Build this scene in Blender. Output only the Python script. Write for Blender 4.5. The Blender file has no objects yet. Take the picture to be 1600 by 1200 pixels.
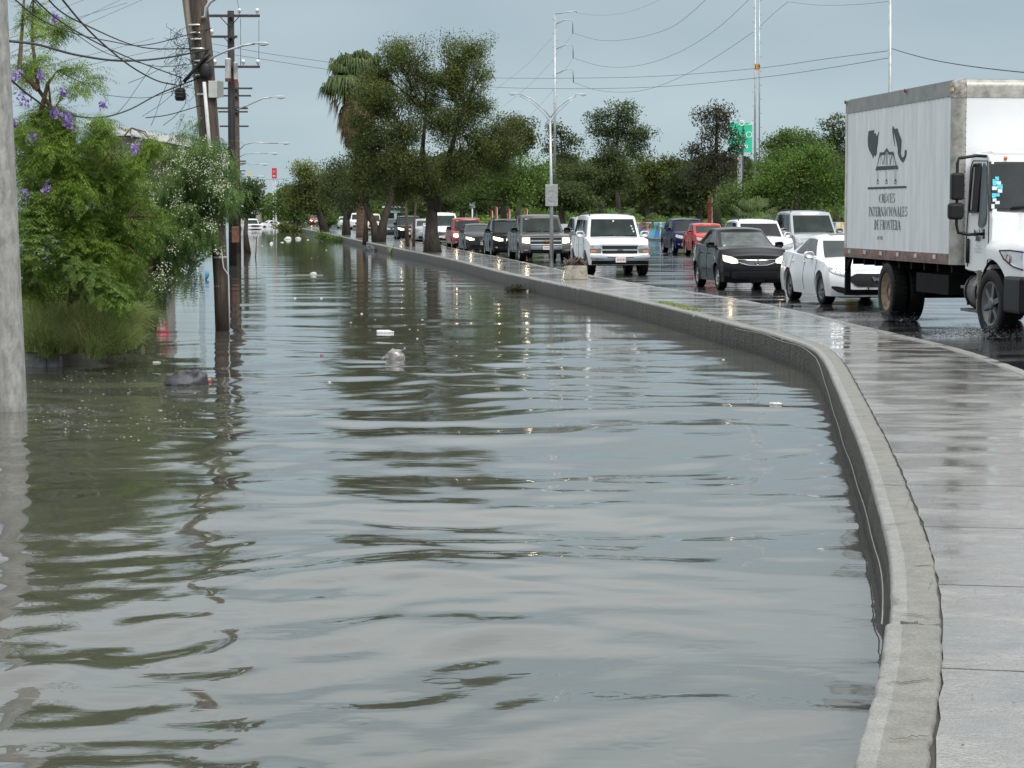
import bpy, bmesh, math, random
import numpy as np
from mathutils import Vector, Matrix
R = math.radians
rnd = random.Random(7)
rng = np.random.default_rng(7)
S = bpy.context.scene
COL = S.collection

# ------------------------------------------------------------------ camera, sky, sun, exposure
EYE = 2.16                      # metres above the flood water
FPX = 3500.0                    # focal length in pixels of a 1600 px wide frame
PITCH = math.atan(268.0 / FPX)
cam_data = bpy.data.cameras.new('camera')
cam_data.sensor_width = 36.0
cam_data.lens = 36.0 * FPX / 1600.0
cam_data.clip_start = 0.1
cam_data.clip_end = 6000
cam = bpy.data.objects.new('camera', cam_data)
COL.objects.link(cam)
cam.location = (0, 0, EYE)
cam.rotation_euler = (math.pi / 2 - PITCH, 0, 0)
S.camera = cam

SUN_EL, SUN_AZ = 52.0, 155.0     # azimuth measured clockwise from +Y (the view)
world = bpy.data.worlds.new('World'); S.world = world; world.use_nodes = True
nt = world.node_tree; nt.nodes.clear()
def wn(t, **k):
    n = nt.nodes.new(t)
    for a, b in k.items(): setattr(n, a, b)
    return n
out = wn('ShaderNodeOutputWorld'); bg = wn('ShaderNodeBackground'); bg.inputs[1].default_value = 0.1
sky = wn('ShaderNodeTexSky'); sky.sky_type = 'NISHITA'; sky.sun_disc = False
sky.sun_elevation = R(SUN_EL); sky.sun_rotation = R(SUN_AZ); sky.air_density = 1.0; sky.dust_density = 2.0
tc = wn('ShaderNodeTexCoord'); sep = wn('ShaderNodeSeparateXYZ')
nt.links.new(tc.outputs['Generated'], sep.inputs[0])
ramp = wn('ShaderNodeValToRGB')
# overcast sheet: pale blue-grey low down, neutral grey higher, brighter overhead
e = ramp.color_ramp.elements
e[0].position = 0.0; e[0].color = (0.315, 0.415, 0.455, 1)
e[1].position = 1.0; e[1].color = (1.15, 1.18, 1.2, 1)
for p, c in ((0.045, (0.318, 0.412, 0.465)), (0.10, (0.296, 0.378, 0.432)), (0.15, (0.335, 0.402, 0.446)), (0.21, (0.525, 0.60, 0.64)), (0.32, (0.75, 0.82, 0.86)), (0.55, (0.88, 0.93, 0.96))):
    q = e.new(p); q.color = (*c, 1)
nt.links.new(sep.outputs['Z'], ramp.inputs[0])
mp = wn('ShaderNodeMapping'); mp.inputs['Scale'].default_value = (2.2, 2.2, 8.0)
nz = wn('ShaderNodeTexNoise'); nz.inputs['Scale'].default_value = 2.2; nz.inputs['Detail'].default_value = 4; nz.inputs['Roughness'].default_value = 0.45
nt.links.new(tc.outputs['Generated'], mp.inputs[0]); nt.links.new(mp.outputs[0], nz.inputs[0])
cr = wn('ShaderNodeValToRGB'); cr.color_ramp.elements[0].position = 0.3; cr.color_ramp.elements[1].position = 0.72
cr.color_ramp.elements[0].color = (0.87, 0.885, 0.91, 1); cr.color_ramp.elements[1].color = (1.17, 1.12, 1.07, 1)
nt.links.new(nz.outputs[0], cr.inputs[0])
m1 = wn('ShaderNodeMix', data_type='RGBA', blend_type='MULTIPLY'); m1.inputs[0].default_value = 1.0
nt.links.new(ramp.outputs[0], m1.inputs[6]); nt.links.new(cr.outputs[0], m1.inputs[7])
m2 = wn('ShaderNodeMix', data_type='RGBA', blend_type='MULTIPLY'); m2.inputs[0].default_value = 1.0
m2.inputs[7].default_value = (10, 10, 10, 1); nt.links.new(m1.outputs[2], m2.inputs[6])
m3 = wn('ShaderNodeMix', data_type='RGBA'); m3.inputs[0].default_value = 0.93
nt.links.new(sky.outputs[0], m3.inputs[6]); nt.links.new(m2.outputs[2], m3.inputs[7])
nt.links.new(m3.outputs[2], bg.inputs[0]); nt.links.new(bg.outputs[0], out.inputs[0])
world.cycles.sampling_method = 'MANUAL'; world.cycles.sample_map_resolution = 256

sun_d = bpy.data.lights.new('sun', 'SUN'); sun_d.energy = 1.5; sun_d.angle = R(25); sun_d.color = (1.0, 0.97, 0.92)
sun = bpy.data.objects.new('sun', sun_d); COL.objects.link(sun); sun.location = (0, -20, 60)
_d = Vector((math.sin(R(SUN_AZ)) * math.cos(R(SUN_EL)), math.cos(R(SUN_AZ)) * math.cos(R(SUN_EL)), math.sin(R(SUN_EL))))
sun.rotation_euler = (-_d).to_track_quat('-Z', 'Y').to_euler()
S.view_settings.view_transform = 'Standard'; S.view_settings.look = 'None'
S.view_settings.exposure = 0.47; S.view_settings.gamma = 1.0; S.view_settings.use_curve_mapping = False
S.cycles.max_bounces = 8; S.cycles.diffuse_bounces = 2; S.cycles.glossy_bounces = 4; S.cycles.transmission_bounces = 4
S.cycles.transparent_max_bounces = 8; S.cycles.caustics_reflective = False; S.cycles.caustics_refractive = False
S.cycles.sample_clamp_indirect = 6.0

# ------------------------------------------------------------------ measuring helpers: where a sight line meets a height or a distance
def ray(px, py):
    a = (px - 800) / FPX; b = -(py - 600) / FPX
    return (a, math.cos(PITCH) + math.sin(PITCH) * b, -math.sin(PITCH) + math.cos(PITCH) * b)
def G(px, py, z=0.0):
    d = ray(px, py); t = (z - EYE) / d[2]
    return Vector((d[0] * t, d[1] * t, z))
def P(px, py, D):
    d = ray(px, py); t = D / d[1]
    return Vector((d[0] * t, D, EYE + d[2] * t))
ROAD_Z, TOP_Z, LAND_Z = 0.26, 0.38, 0.32
ROAD_DIR = Vector((-0.1108, 0.9938, 0)).normalized()      # away from the viewer

# ------------------------------------------------------------------ mesh helpers
def mesh_np(name, verts, faces_flat, nper, mats=(), mat_idx=None, smooth=False):
    me = bpy.data.meshes.new(name)
    verts = np.asarray(verts, dtype=np.float32).reshape(-1, 3); ff = np.asarray(faces_flat, dtype=np.int32).ravel()
    nf = len(ff) // nper
    me.vertices.add(len(verts)); me.vertices.foreach_set('co', verts.ravel())
    me.loops.add(len(ff)); me.loops.foreach_set('vertex_index', ff)
    me.polygons.add(nf); me.polygons.foreach_set('loop_start', np.arange(0, nf * nper, nper, dtype=np.int32))
    if mat_idx is not None: me.polygons.foreach_set('material_index', np.asarray(mat_idx, dtype=np.int32))
    me.polygons.foreach_set('use_smooth', np.full(nf, smooth))
    for m in mats: me.materials.append(m)
    me.update(calc_edges=True)
    return me
def link(name, me, parent=None, **props):
    o = bpy.data.objects.new(name, me); COL.objects.link(o)
    if parent is not None: o.parent = parent
    for k, v in props.items(): o[k] = v
    return o
def tag(o, label=None, cat=None, group=None, kind=None):
    if label: o['label'] = label
    if cat: o['category'] = cat
    if group: o['group'] = group
    if kind: o['kind'] = kind
    return o
def thing(name, label, cat, loc=(0, 0, 0), rz=0.0, group=None, scale=1.0):
    o = bpy.data.objects.new(name, None); COL.objects.link(o); o.empty_display_size = 0.2
    o.location = loc; o.rotation_euler = (0, 0, rz); o.scale = (scale,) * 3
    return tag(o, label, cat, group)
def copy_tree(o, parent=None):
    c = o.copy(); COL.objects.link(c)
    if parent is not None: c.parent = parent
    for ch in list(o.children): copy_tree(ch, c)
    return c

class MB:
    def __init__(s): s.v = []; s.f = []; s.m = []; s.sm = []
    def add(s, vs, fs, m=0, smooth=False):
        o = len(s.v); s.v += [tuple(v) for v in vs]
        for f in fs: s.f.append(tuple(i + o for i in f)); s.m.append(m); s.sm.append(smooth)
        return s
    def box(s, x0, x1, y0, y1, z0, z1, m=0):
        return s.add([(x, y, z) for z in (z0, z1) for y in (y0, y1) for x in (x0, x1)],
                     [(0, 2, 3, 1), (4, 5, 7, 6), (0, 1, 5, 4), (2, 6, 7, 3), (0, 4, 6, 2), (1, 3, 7, 5)], m)
    def prism(s, pts, a, b, axis='y', m=0):
        n = len(pts)
        def mk(p, t): return {'y': (p[0], t, p[1]), 'x': (t, p[0], p[1]), 'z': (p[0], p[1], t)}[axis]
        vs = [mk(p, a) for p in pts] + [mk(p, b) for p in pts]
        fs = [tuple(range(n)), tuple(range(2 * n - 1, n - 1, -1))] + [(i, i + n, (i + 1) % n + n, (i + 1) % n) for i in range(n)]
        return s.add(vs, fs, m)
    def tube(s, pts, r, n=6, m=0, cap=True):
        pts = [Vector(p) for p in pts]; k = len(pts)
        rs = r if isinstance(r, (list, tuple)) else [r] * k
        up = None; vs = []
        for i, p in enumerate(pts):
            t = (pts[min(i + 1, k - 1)] - pts[max(i - 1, 0)])
            t = t.normalized() if t.length > 1e-9 else Vector((0, 0, 1))
            if up is None:
                up = Vector((0, 0, 1)) if abs(t.z) < 0.9 else Vector((1, 0, 0))
            a = t.cross(up)
            if a.length < 1e-6: a = t.orthogonal()
            a.normalize(); b = a.cross(t).normalized(); up = b
            for j in range(n):
                w = 2 * math.pi * j / n
                vs.append(p + (a * math.cos(w) + b * math.sin(w)) * rs[i])
        fs = []
        for i in range(k - 1):
            for j in range(n):
                j2 = (j + 1) % n
                fs.append((i * n + j, i * n + j2, (i + 1) * n + j2, (i + 1) * n + j))
        if cap: fs += [tuple(range(n - 1, -1, -1)), tuple((k - 1) * n + j for j in range(n))]
        return s.add(vs, fs, m, True)
    def lathe(s, prof, n=16, axis='z', c=(0, 0, 0), m=0, smooth=True, close=False):
        vs = []
        for (r, h) in prof:
            for j in range(n):
                w = 2 * math.pi * j / n; a, b = r * math.cos(w), r * math.sin(w)
                vs.append({'z': (c[0] + a, c[1] + b, c[2] + h), 'y': (c[0] + a, c[1] + h, c[2] + b), 'x': (c[0] + h, c[1] + a, c[2] + b)}[axis])
        fs = []; k = len(prof)
        for i in range(k - 1 + (1 if close else 0)):
            i2 = (i + 1) % k
            for j in range(n):
                j2 = (j + 1) % n
                fs.append((i * n + j, i * n + j2, i2 * n + j2, i2 * n + j))
        return s.add(vs, fs, m, smooth)
    def grid(s, rows, m=0, smooth=True, closed=False):
        nr, nc = len(rows), len(rows[0]); vs = [p for r in rows for p in r]; fs = []
        for i in range(nr - 1):
            for j in range(nc - 1):
                fs.append((i * nc + j, i * nc + j + 1, (i + 1) * nc + j + 1, (i + 1) * nc + j))
        return s.add(vs, fs, m, smooth)
    def build(s, name, mats, parent=None, merge=False, bevel=0.0, seg=2, autos=None, **props):
        me = bpy.data.meshes.new(name); me.from_pydata([tuple(v) for v in s.v], [], s.f)
        mats = mats if isinstance(mats, (list, tuple)) else [mats]
        for m in mats: me.materials.append(m)
        me.polygons.foreach_set('material_index', s.m); me.polygons.foreach_set('use_smooth', s.sm)
        if merge:
            bm = bmesh.new(); bm.from_mesh(me); bmesh.ops.remove_doubles(bm, verts=bm.verts, dist=1e-4)
            bmesh.ops.dissolve_degenerate(bm, edges=bm.edges, dist=1e-5)
            bmesh.ops.recalc_face_normals(bm, faces=bm.faces); bm.to_mesh(me); bm.free()
        me.update()
        o = link(name, me, parent, **props)
        if bevel:
            b = o.modifiers.new('bevel', 'BEVEL'); b.width = bevel; b.segments = seg; b.limit_method = 'ANGLE'; b.angle_limit = R(38); b.use_clamp_overlap = True
        return o

# ------------------------------------------------------------------ materials
MATS = {}
def mat(name, color=(0.5, 0.5, 0.5), rough=0.5, metal=0.0, noise=None, bump=0.0, bscale=20.0, coat=0.0, emit=None, estr=0.0, ior=1.5,
        stretch=(1, 1, 1), rvar=0.0, spec=0.5, trans=0.0):
    """noise=(scale, dark factor, light factor)"""
    if name in MATS: return MATS[name]
    m = bpy.data.materials.new(name); m.use_nodes = True; MATS[name] = m
    t = m.node_tree; b = t.nodes['Principled BSDF']
    b.inputs['Base Color'].default_value = (*color, 1); b.inputs['Roughness'].default_value = rough; b.inputs['Metallic'].default_value = metal
    b.inputs['Coat Weight'].default_value = coat; b.inputs['Coat Roughness'].default_value = 0.04; b.inputs['IOR'].default_value = ior
    b.inputs['Specular IOR Level'].default_value = spec
    if emit: b.inputs['Emission Color'].default_value = (*emit, 1); b.inputs['Emission Strength'].default_value = estr
    c = t.nodes.new('ShaderNodeTexCoord'); mp = t.nodes.new('ShaderNodeMapping'); mp.inputs['Scale'].default_value = stretch
    t.links.new(c.outputs['Object'], mp.inputs[0])
    if noise is None: noise = (3.0, 0.9, 1.08)
    n = t.nodes.new('ShaderNodeTexNoise'); n.inputs['Scale'].default_value = noise[0]; n.inputs['Detail'].default_value = 6; n.inputs['Roughness'].default_value = 0.6
    t.links.new(mp.outputs[0], n.inputs[0])
    r = t.nodes.new('ShaderNodeValToRGB'); r.color_ramp.elements[0].position = 0.32; r.color_ramp.elements[1].position = 0.68
    r.color_ramp.elements[0].color = (*[min(1, x * noise[1]) for x in color], 1); r.color_ramp.elements[1].color = (*[min(1, x * noise[2]) for x in color], 1)
    t.links.new(n.outputs[0], r.inputs[0]); t.links.new(r.outputs[0], b.inputs['Base Color'])
    if rvar:
        mr = t.nodes.new('ShaderNodeMapRange'); mr.inputs[1].default_value = 0.3; mr.inputs[2].default_value = 0.7
        mr.inputs[3].default_value = max(0.02, rough - rvar); mr.inputs[4].default_value = rough + rvar
        t.links.new(n.outputs[0], mr.inputs[0]); t.links.new(mr.outputs[0], b.inputs['Roughness'])
    if bump:
        n2 = t.nodes.new('ShaderNodeTexNoise'); n2.inputs['Scale'].default_value = bscale; n2.inputs['Detail'].default_value = 5
        t.links.new(mp.outputs[0], n2.inputs[0])
        bp = t.nodes.new('ShaderNodeBump'); bp.inputs['Strength'].default_value = bump; bp.inputs['Distance'].default_value = 0.02
        t.links.new(n2.outputs[0], bp.inputs['Height']); t.links.new(bp.outputs[0], b.inputs['Normal'])
    return m

def leaf_mat(name, dark, light, accent=None, rough=0.55, trans=0.42):
    m = bpy.data.materials.new(name); m.use_nodes = True; t = m.node_tree; b = t.nodes['Principled BSDF']
    at = t.nodes.new('ShaderNodeAttribute'); at.attribute_name = 'tint'
    r = t.nodes.new('ShaderNodeValToRGB'); r.color_ramp.elements[0].color = (*dark, 1); r.color_ramp.elements[1].color = (*light, 1)
    r.color_ramp.elements[0].position = 0.1; r.color_ramp.elements[1].position = 0.85
    if accent: q = r.color_ramp.elements.new(0.97); q.color = (*accent, 1)
    t.links.new(at.outputs['Fac'], r.inputs[0]); t.links.new(r.outputs[0], b.inputs['Base Color'])
    b.inputs['Roughness'].default_value = rough; b.inputs['Specular IOR Level'].default_value = 0.3
    tr = t.nodes.new('ShaderNodeBsdfTranslucent'); t.links.new(r.outputs[0], tr.inputs[0])
    mx = t.nodes.new('ShaderNodeMixShader'); mx.inputs[0].default_value = trans
    t.links.new(b.outputs[0], mx.inputs[1]); t.links.new(tr.outputs[0], mx.inputs[2]); t.links.new(mx.outputs[0], t.nodes['Material Output'].inputs[0])
    MATS[name] = m; return m

# water
def water_mat():
    m = bpy.data.materials.new('flood_water'); m.use_nodes = True; t = m.node_tree; b = t.nodes['Principled BSDF']
    b.inputs['Roughness'].default_value = 0.03; b.inputs['IOR'].default_value = 1.5
    g = t.nodes.new('ShaderNodeNewGeometry')
    def noise(scale, sx, sy, detail=3, rot=0.0, dist=0.0):
        mp = t.nodes.new('ShaderNodeMapping'); mp.inputs['Scale'].default_value = (sx, sy, 1); mp.inputs['Rotation'].default_value = (0, 0, rot)
        n = t.nodes.new('ShaderNodeTexNoise'); n.inputs['Scale'].default_value = scale; n.inputs['Detail'].default_value = detail; n.inputs['Distortion'].default_value = dist
        t.links.new(g.outputs['Position'], mp.inputs[0]); t.links.new(mp.outputs[0], n.inputs[0]); return n
    n0 = noise(0.25, 1, 0.4, 5)
    r = t.nodes.new('ShaderNodeValToRGB'); r.color_ramp.elements[0].position = 0.3; r.color_ramp.elements[1].position = 0.7
    r.color_ramp.elements[0].color = (0.064, 0.064, 0.050, 1); r.color_ramp.elements[1].color = (0.090, 0.090, 0.076, 1)
    t.links.new(n0.outputs[0], r.inputs[0]); t.links.new(r.outputs[0], b.inputs['Base Color'])
    # patches of finer chop
    nm = noise(0.18, 1, 0.35, 2); mr = t.nodes.new('ShaderNodeMapRange'); mr.inputs[1].default_value = 0.42; mr.inputs[2].default_value = 0.66
    t.links.new(nm.outputs[0], mr.inputs[0])
    n1 = noise(9.0, 0.35, 1.0, 3, 0.12, 0.3); n2 = noise(30.0, 0.6, 1.0, 2, -0.2)
    ml = t.nodes.new('ShaderNodeMath'); ml.operation = 'MULTIPLY'; t.links.new(n2.outputs[0], ml.inputs[0]); t.links.new(mr.outputs[0], ml.inputs[1])
    b1 = t.nodes.new('ShaderNodeBump'); b1.inputs['Strength'].default_value = 0.5; b1.inputs['Distance'].default_value = 0.0030
    t.links.new(n1.outputs[0], b1.inputs['Height'])
    b2 = t.nodes.new('ShaderNodeBump'); b2.inputs['Strength'].default_value = 0.5; b2.inputs['Distance'].default_value = 0.0012
    t.links.new(ml.outputs[0], b2.inputs['Height']); t.links.new(b1.outputs[0], b2.inputs['Normal'])
    t.links.new(b2.outputs[0], b.inputs['Normal'])
    return m

def wet_mat(name, dry, wet, scale, film, rough_wet=0.06, rough_dry=0.35, bump=0.35, stretch=(1, 1, 1), seam=False, ior=1.4, bdist=0.004):
    """wet paving: film (0..1) is how much of it stands under a water film"""
    m = bpy.data.materials.new(name); m.use_nodes = True; t = m.node_tree; b = t.nodes['Principled BSDF']; MATS[name] = m
    g = t.nodes.new('ShaderNodeNewGeometry'); mp = t.nodes.new('ShaderNodeMapping'); mp.inputs['Scale'].default_value = stretch
    t.links.new(g.outputs['Position'], mp.inputs[0])
    def N(s, d=5, dist=0.0):
        n = t.nodes.new('ShaderNodeTexNoise'); n.inputs['Scale'].default_value = s; n.inputs['Detail'].default_value = d; n.inputs['Distortion'].default_value = dist
        t.links.new(mp.outputs[0], n.inputs[0]); return n
    n1 = N(scale, 6); mr = t.nodes.new('ShaderNodeMapRange'); mr.inputs[1].default_value = 0.62 - film * 0.35; mr.inputs[2].default_value = 0.78 - film * 0.30
    t.links.new(n1.outputs[0], mr.inputs[0])
    n2 = N(scale * 6, 8); r = t.nodes.new('ShaderNodeValToRGB'); r.color_ramp.elements[0].position = 0.3; r.color_ramp.elements[1].position = 0.7
    r.color_ramp.elements[0].color = (*[x * 0.82 for x in dry], 1); r.color_ramp.elements[1].color = (*[x * 1.15 for x in dry], 1); t.links.new(n2.outputs[0], r.inputs[0])
    mx = t.nodes.new('ShaderNodeMix'); mx.data_type = 'RGBA'; t.links.new(mr.outputs[0], mx.inputs[0]); t.links.new(r.outputs[0], mx.inputs[6]); mx.inputs[7].default_value = (*wet, 1)
    n5 = t.nodes.new('ShaderNodeTexNoise'); n5.inputs['Scale'].default_value = 90; n5.inputs['Detail'].default_value = 6; n5.inputs['Roughness'].default_value = .75; t.links.new(g.outputs['Position'], n5.inputs[0])
    r5 = t.nodes.new('ShaderNodeValToRGB'); r5.color_ramp.elements[0].position = .36; r5.color_ramp.elements[0].color = (.55, .55, .54, 1); r5.color_ramp.elements[1].position = .62; r5.color_ramp.elements[1].color = (1.25, 1.24, 1.2, 1); t.links.new(n5.outputs[0], r5.inputs[0])
    m5 = t.nodes.new('ShaderNodeMix'); m5.data_type = 'RGBA'; m5.blend_type = 'MULTIPLY'; m5.inputs[0].default_value = .8; t.links.new(mx.outputs[2], m5.inputs[6]); t.links.new(r5.outputs[0], m5.inputs[7])
    t.links.new(m5.outputs[2], b.inputs['Base Color'])
    rr = t.nodes.new('ShaderNodeMapRange'); rr.inputs[3].default_value = rough_dry; rr.inputs[4].default_value = rough_wet
    t.links.new(mr.outputs[0], rr.inputs[0]); t.links.new(rr.outputs[0], b.inputs['Roughness']); b.inputs['IOR'].default_value = ior
    n3 = N(60, 4); bs = t.nodes.new('ShaderNodeMapRange'); bs.inputs[3].default_value = bump; bs.inputs[4].default_value = bump * 0.12
    t.links.new(mr.outputs[0], bs.inputs[0])
    bp = t.nodes.new('ShaderNodeBump'); bp.inputs['Distance'].default_value = bdist; t.links.new(bs.outputs[0], bp.inputs['Strength']); t.links.new(n3.outputs[0], bp.inputs['Height'])
    n4 = N(5, 3, 0.5); bp2 = t.nodes.new('ShaderNodeBump'); bp2.inputs['Distance'].default_value = 0.004; bp2.inputs['Strength'].default_value = 0.35
    t.links.new(n4.outputs[0], bp2.inputs['Height']); t.links.new(bp2.outputs[0], bp.inputs['Normal']); t.links.new(bp.outputs[0], b.inputs['Normal'])
    return m
WATER = water_mat()
PAVE = wet_mat('wet_concrete_paving', (0.27, 0.265, 0.25), (0.15, 0.145, 0.135), 1.7, 0.66, 0.04, 0.17, 0.9, (0.8, 1.3, 1), ior=1.5, bdist=.004)
ASPH = wet_mat('wet_asphalt', (0.042, 0.043, 0.045), (0.024, 0.025, 0.027), 0.35, 0.8, 0.05, 0.24, 0.4, (1, 2.0, 1), ior=1.4)
CAPM = wet_mat('cast_concrete_cap', (0.20, 0.195, 0.175), (0.13, 0.125, 0.11), 1.5, 0.15, 0.15, 0.55, 0.9)
CAPL = wet_mat('smooth_cap_edge', (0.25, 0.247, 0.232), (0.2, 0.2, 0.18), 1.5, 0.1, 0.2, 0.5, 0.4)
KERBM = wet_mat('kerb_concrete', (0.22, 0.215, 0.20), (0.12, 0.115, 0.105), 2.0, 0.4, 0.1, 0.4, 0.5)
def wall_mat():
    m = bpy.data.materials.new('stained_wall_concrete'); m.use_nodes = True; t = m.node_tree; b = t.nodes['Principled BSDF']
    g = t.nodes.new('ShaderNodeNewGeometry'); mp = t.nodes.new('ShaderNodeMapping'); mp.inputs['Scale'].default_value = (1, 1, 0.10)
    t.links.new(g.outputs['Position'], mp.inputs[0]); n = t.nodes.new('ShaderNodeTexNoise'); n.inputs['Scale'].default_value = 7; n.inputs['Detail'].default_value = 9; n.inputs['Roughness'].default_value = 0.72
    t.links.new(mp.outputs[0], n.inputs[0]); r = t.nodes.new('ShaderNodeValToRGB'); r.color_ramp.elements[0].position = 0.33; r.color_ramp.elements[1].position = 0.7
    r.color_ramp.elements[0].color = (0.012, 0.011, 0.0085, 1); r.color_ramp.elements[1].color = (0.095, 0.083, 0.062, 1)
    t.links.new(n.outputs[0], r.inputs[0]); b.inputs['Roughness'].default_value = 0.55
    # tide line: soaked and silted near the water
    sx = t.nodes.new('ShaderNodeSeparateXYZ'); t.links.new(g.outputs['Position'], sx.inputs[0]); n3 = t.nodes.new('ShaderNodeTexNoise'); n3.inputs['Scale'].default_value = 3; n3.inputs['Detail'].default_value = 6; t.links.new(g.outputs['Position'], n3.inputs[0])
    ad = t.nodes.new('ShaderNodeMath'); ad.operation = 'MULTIPLY_ADD'; ad.inputs[1].default_value = .16; t.links.new(n3.outputs[0], ad.inputs[0]); t.links.new(sx.outputs['Z'], ad.inputs[2])
    tr_ = t.nodes.new('ShaderNodeValToRGB'); tr_.color_ramp.elements[0].position = .10; tr_.color_ramp.elements[0].color = (.42, .40, .34, 1); tr_.color_ramp.elements[1].position = .22; tr_.color_ramp.elements[1].color = (1.1, 1.08, 1.05, 1); t.links.new(ad.outputs[0], tr_.inputs[0])
    mm = t.nodes.new('ShaderNodeMix'); mm.data_type = 'RGBA'; mm.blend_type = 'MULTIPLY'; mm.inputs[0].default_value = 1; t.links.new(r.outputs[0], mm.inputs[6]); t.links.new(tr_.outputs[0], mm.inputs[7]); t.links.new(mm.outputs[2], b.inputs['Base Color'])
    n2 = t.nodes.new('ShaderNodeTexNoise'); n2.inputs['Scale'].default_value = 25; n2.inputs['Detail'].default_value = 6; t.links.new(g.outputs['Position'], n2.inputs[0])
    bp = t.nodes.new('ShaderNodeBump'); bp.inputs['Strength'].default_value = 0.9; bp.inputs['Distance'].default_value = 0.03; t.links.new(n2.outputs[0], bp.inputs['Height']); t.links.new(bp.outputs[0], b.inputs['Normal'])
    return m
WALLM = wall_mat()
GRASSG = mat('park_grass', (0.075, 0.095, 0.035), 0.8, noise=(2.0, 0.6, 1.5), bump=0.8, bscale=30)
LANDM = mat('far_land_ground', (0.10, 0.10, 0.07), 0.8, noise=(0.2, 0.7, 1.3))
SOILM = mat('bank_soil', (0.05, 0.045, 0.03), 0.9, noise=(6, 0.6, 1.4), bump=0.8, bscale=15)

# ------------------------------------------------------------------ flood water: a sheet whose swell is real relief
def build_water():
    D = [4.5]
    while D[-1] < 520:
        d = D[-1]; D.append(d + 0.021 * (max(d, 8) / 8.0) ** 1.42)
    D = np.array(D); nr = len(D)
    u = np.concatenate([np.linspace(-1.2, -0.28, 14, endpoint=False), np.linspace(-0.28, 0.24, 290), np.linspace(0.24, 0.9, 12)[1:]])
    u[0] = -1.6
    nc = len(u)
    X = D[:, None] * u[None, :] * 1.0; Y = np.repeat(D[:, None], nc, 1)
    sp = 0.021 * (np.maximum(D, 8) / 8.0) ** 1.42            # row spacing
    r2 = np.random.default_rng(11)
    Z = np.zeros_like(X)
    wx = 0.35 * np.sin(X * 0.9 + 0.4 * Y) + 0.25 * np.sin(0.5 * X - 0.7 * Y + 1.3) + 0.12 * np.sin(2.1 * X + 0.9 * Y)
    env = 0.75 + 0.3 * np.sin(0.31 * X + 0.22 * Y + 1.0) + 0.25 * np.sin(0.7 * X - 0.35 * Y)
    env = np.clip(env, 0.25, 1.4)
    right = np.clip((X / np.maximum(D[:, None], 1) + 0.02) / 0.14, 0, 1)   # calmer towards the wall
    near = np.clip((D - 6) / 6, 0, 1)[:, None]
    waves = []
    for i in range(34):
        lam = 0.30 * (1.115 ** i) if i < 26 else r2.uniform(1.5, 4.5)
        ang = math.pi / 2 + r2.normal(0, 0.72) if lam < 1.7 else math.pi / 2 + r2.normal(0, 0.30)
        waves.append((lam, ang, r2.uniform(0, 6.28)))
    for lam, ang, ph in waves:
        k = 2 * math.pi / lam
        slope = (0.027 * min(1.0, lam / 0.6) ** .8) if lam < 1.5 else 0.011
        a = slope / k
        fade = np.clip((lam / sp - 2.5) / 3.0, 0, 1)[:, None]
        far = np.clip(1.12 - D / 50.0, 0.26, 1.0)[:, None]
        loc = env if lam < 1.6 else 1.0
        Z += a * fade * far * loc * np.sin(k * (math.cos(ang) * X + math.sin(ang) * (Y + wx)) + ph)
    Z *= (1.0 - 0.40 * right * near)
    # long low rings spreading from the left bank
    for (cx, cy, lam, amp, rad) in ((-6.2, 15.5, 0.55, 0.0045, 3.5), (-3.2, 11.5, 0.42, 0.003, 2.2), (-1.6, 8.2, 0.34, 0.0022, 1.5), (-4.0, 21.0, 0.6, 0.004, 3.0)):
        rr = np.hypot(X - cx, Y - cy); Z += amp * np.exp(-(rr / rad) ** 2) * np.sin(2 * math.pi * rr / lam)
    # raindrop rings
    for _ in range(420):
        d = 6.5 + 20 * r2.random() ** 1.2; uu = r2.uniform(-0.23, 0.16); cx, cy = d * uu, d; rad = r2.uniform(0.03, 0.09)
        i0, i1 = np.searchsorted(D, [cy - 0.3, cy + 0.3]); j0, j1 = np.searchsorted(u * d, [cx - 0.3, cx + 0.3])
        rr = np.hypot(X[i0:i1, j0:j1] - cx, Y[i0:i1, j0:j1] - cy)
        Z[i0:i1, j0:j1] += 0.0010 * np.exp(-((rr - rad) / 0.03) ** 2) * np.cos((rr - rad) / 0.014)
    V = np.stack([X, Y, Z], -1).reshape(-1, 3)
    i = np.arange(nr - 1)[:, None] * nc + np.arange(nc - 1)[None, :]
    F = np.stack([i, i + 1, i + nc + 1, i + nc], -1).reshape(-1)
    me = mesh_np('flood_water', V, F, 4, [WATER], smooth=True)
    return link('flood_water', me, kind='structure')
build_water()

def poly_interp(pts, n=None, step=None):
    """Catmull-Rom through points, resampled evenly"""
    p = [np.array(q[:2], dtype=float) for q in pts]; p = [2 * p[0] - p[1]] + p + [2 * p[-1] - p[-2]]; o = []
    for i in range(1, len(p) - 2):
        for t in np.linspace(0, 1, 24, endpoint=False):
            a, b, c, d = p[i - 1], p[i], p[i + 1], p[i + 2]
            o.append(0.5 * (2 * b + (c - a) * t + (2 * a - 5 * b + 4 * c - d) * t * t + (3 * b - a - 3 * c + d) * t ** 3))
    o.append(p[-2]); o = np.array(o); s = np.concatenate([[0], np.cumsum(np.hypot(*np.diff(o, axis=0).T))])
    m = n or int(s[-1] / step) + 2; q = np.linspace(0, s[-1], m)
    return np.stack([np.interp(q, s, o[:, 0]), np.interp(q, s, o[:, 1])], 1), q

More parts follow.
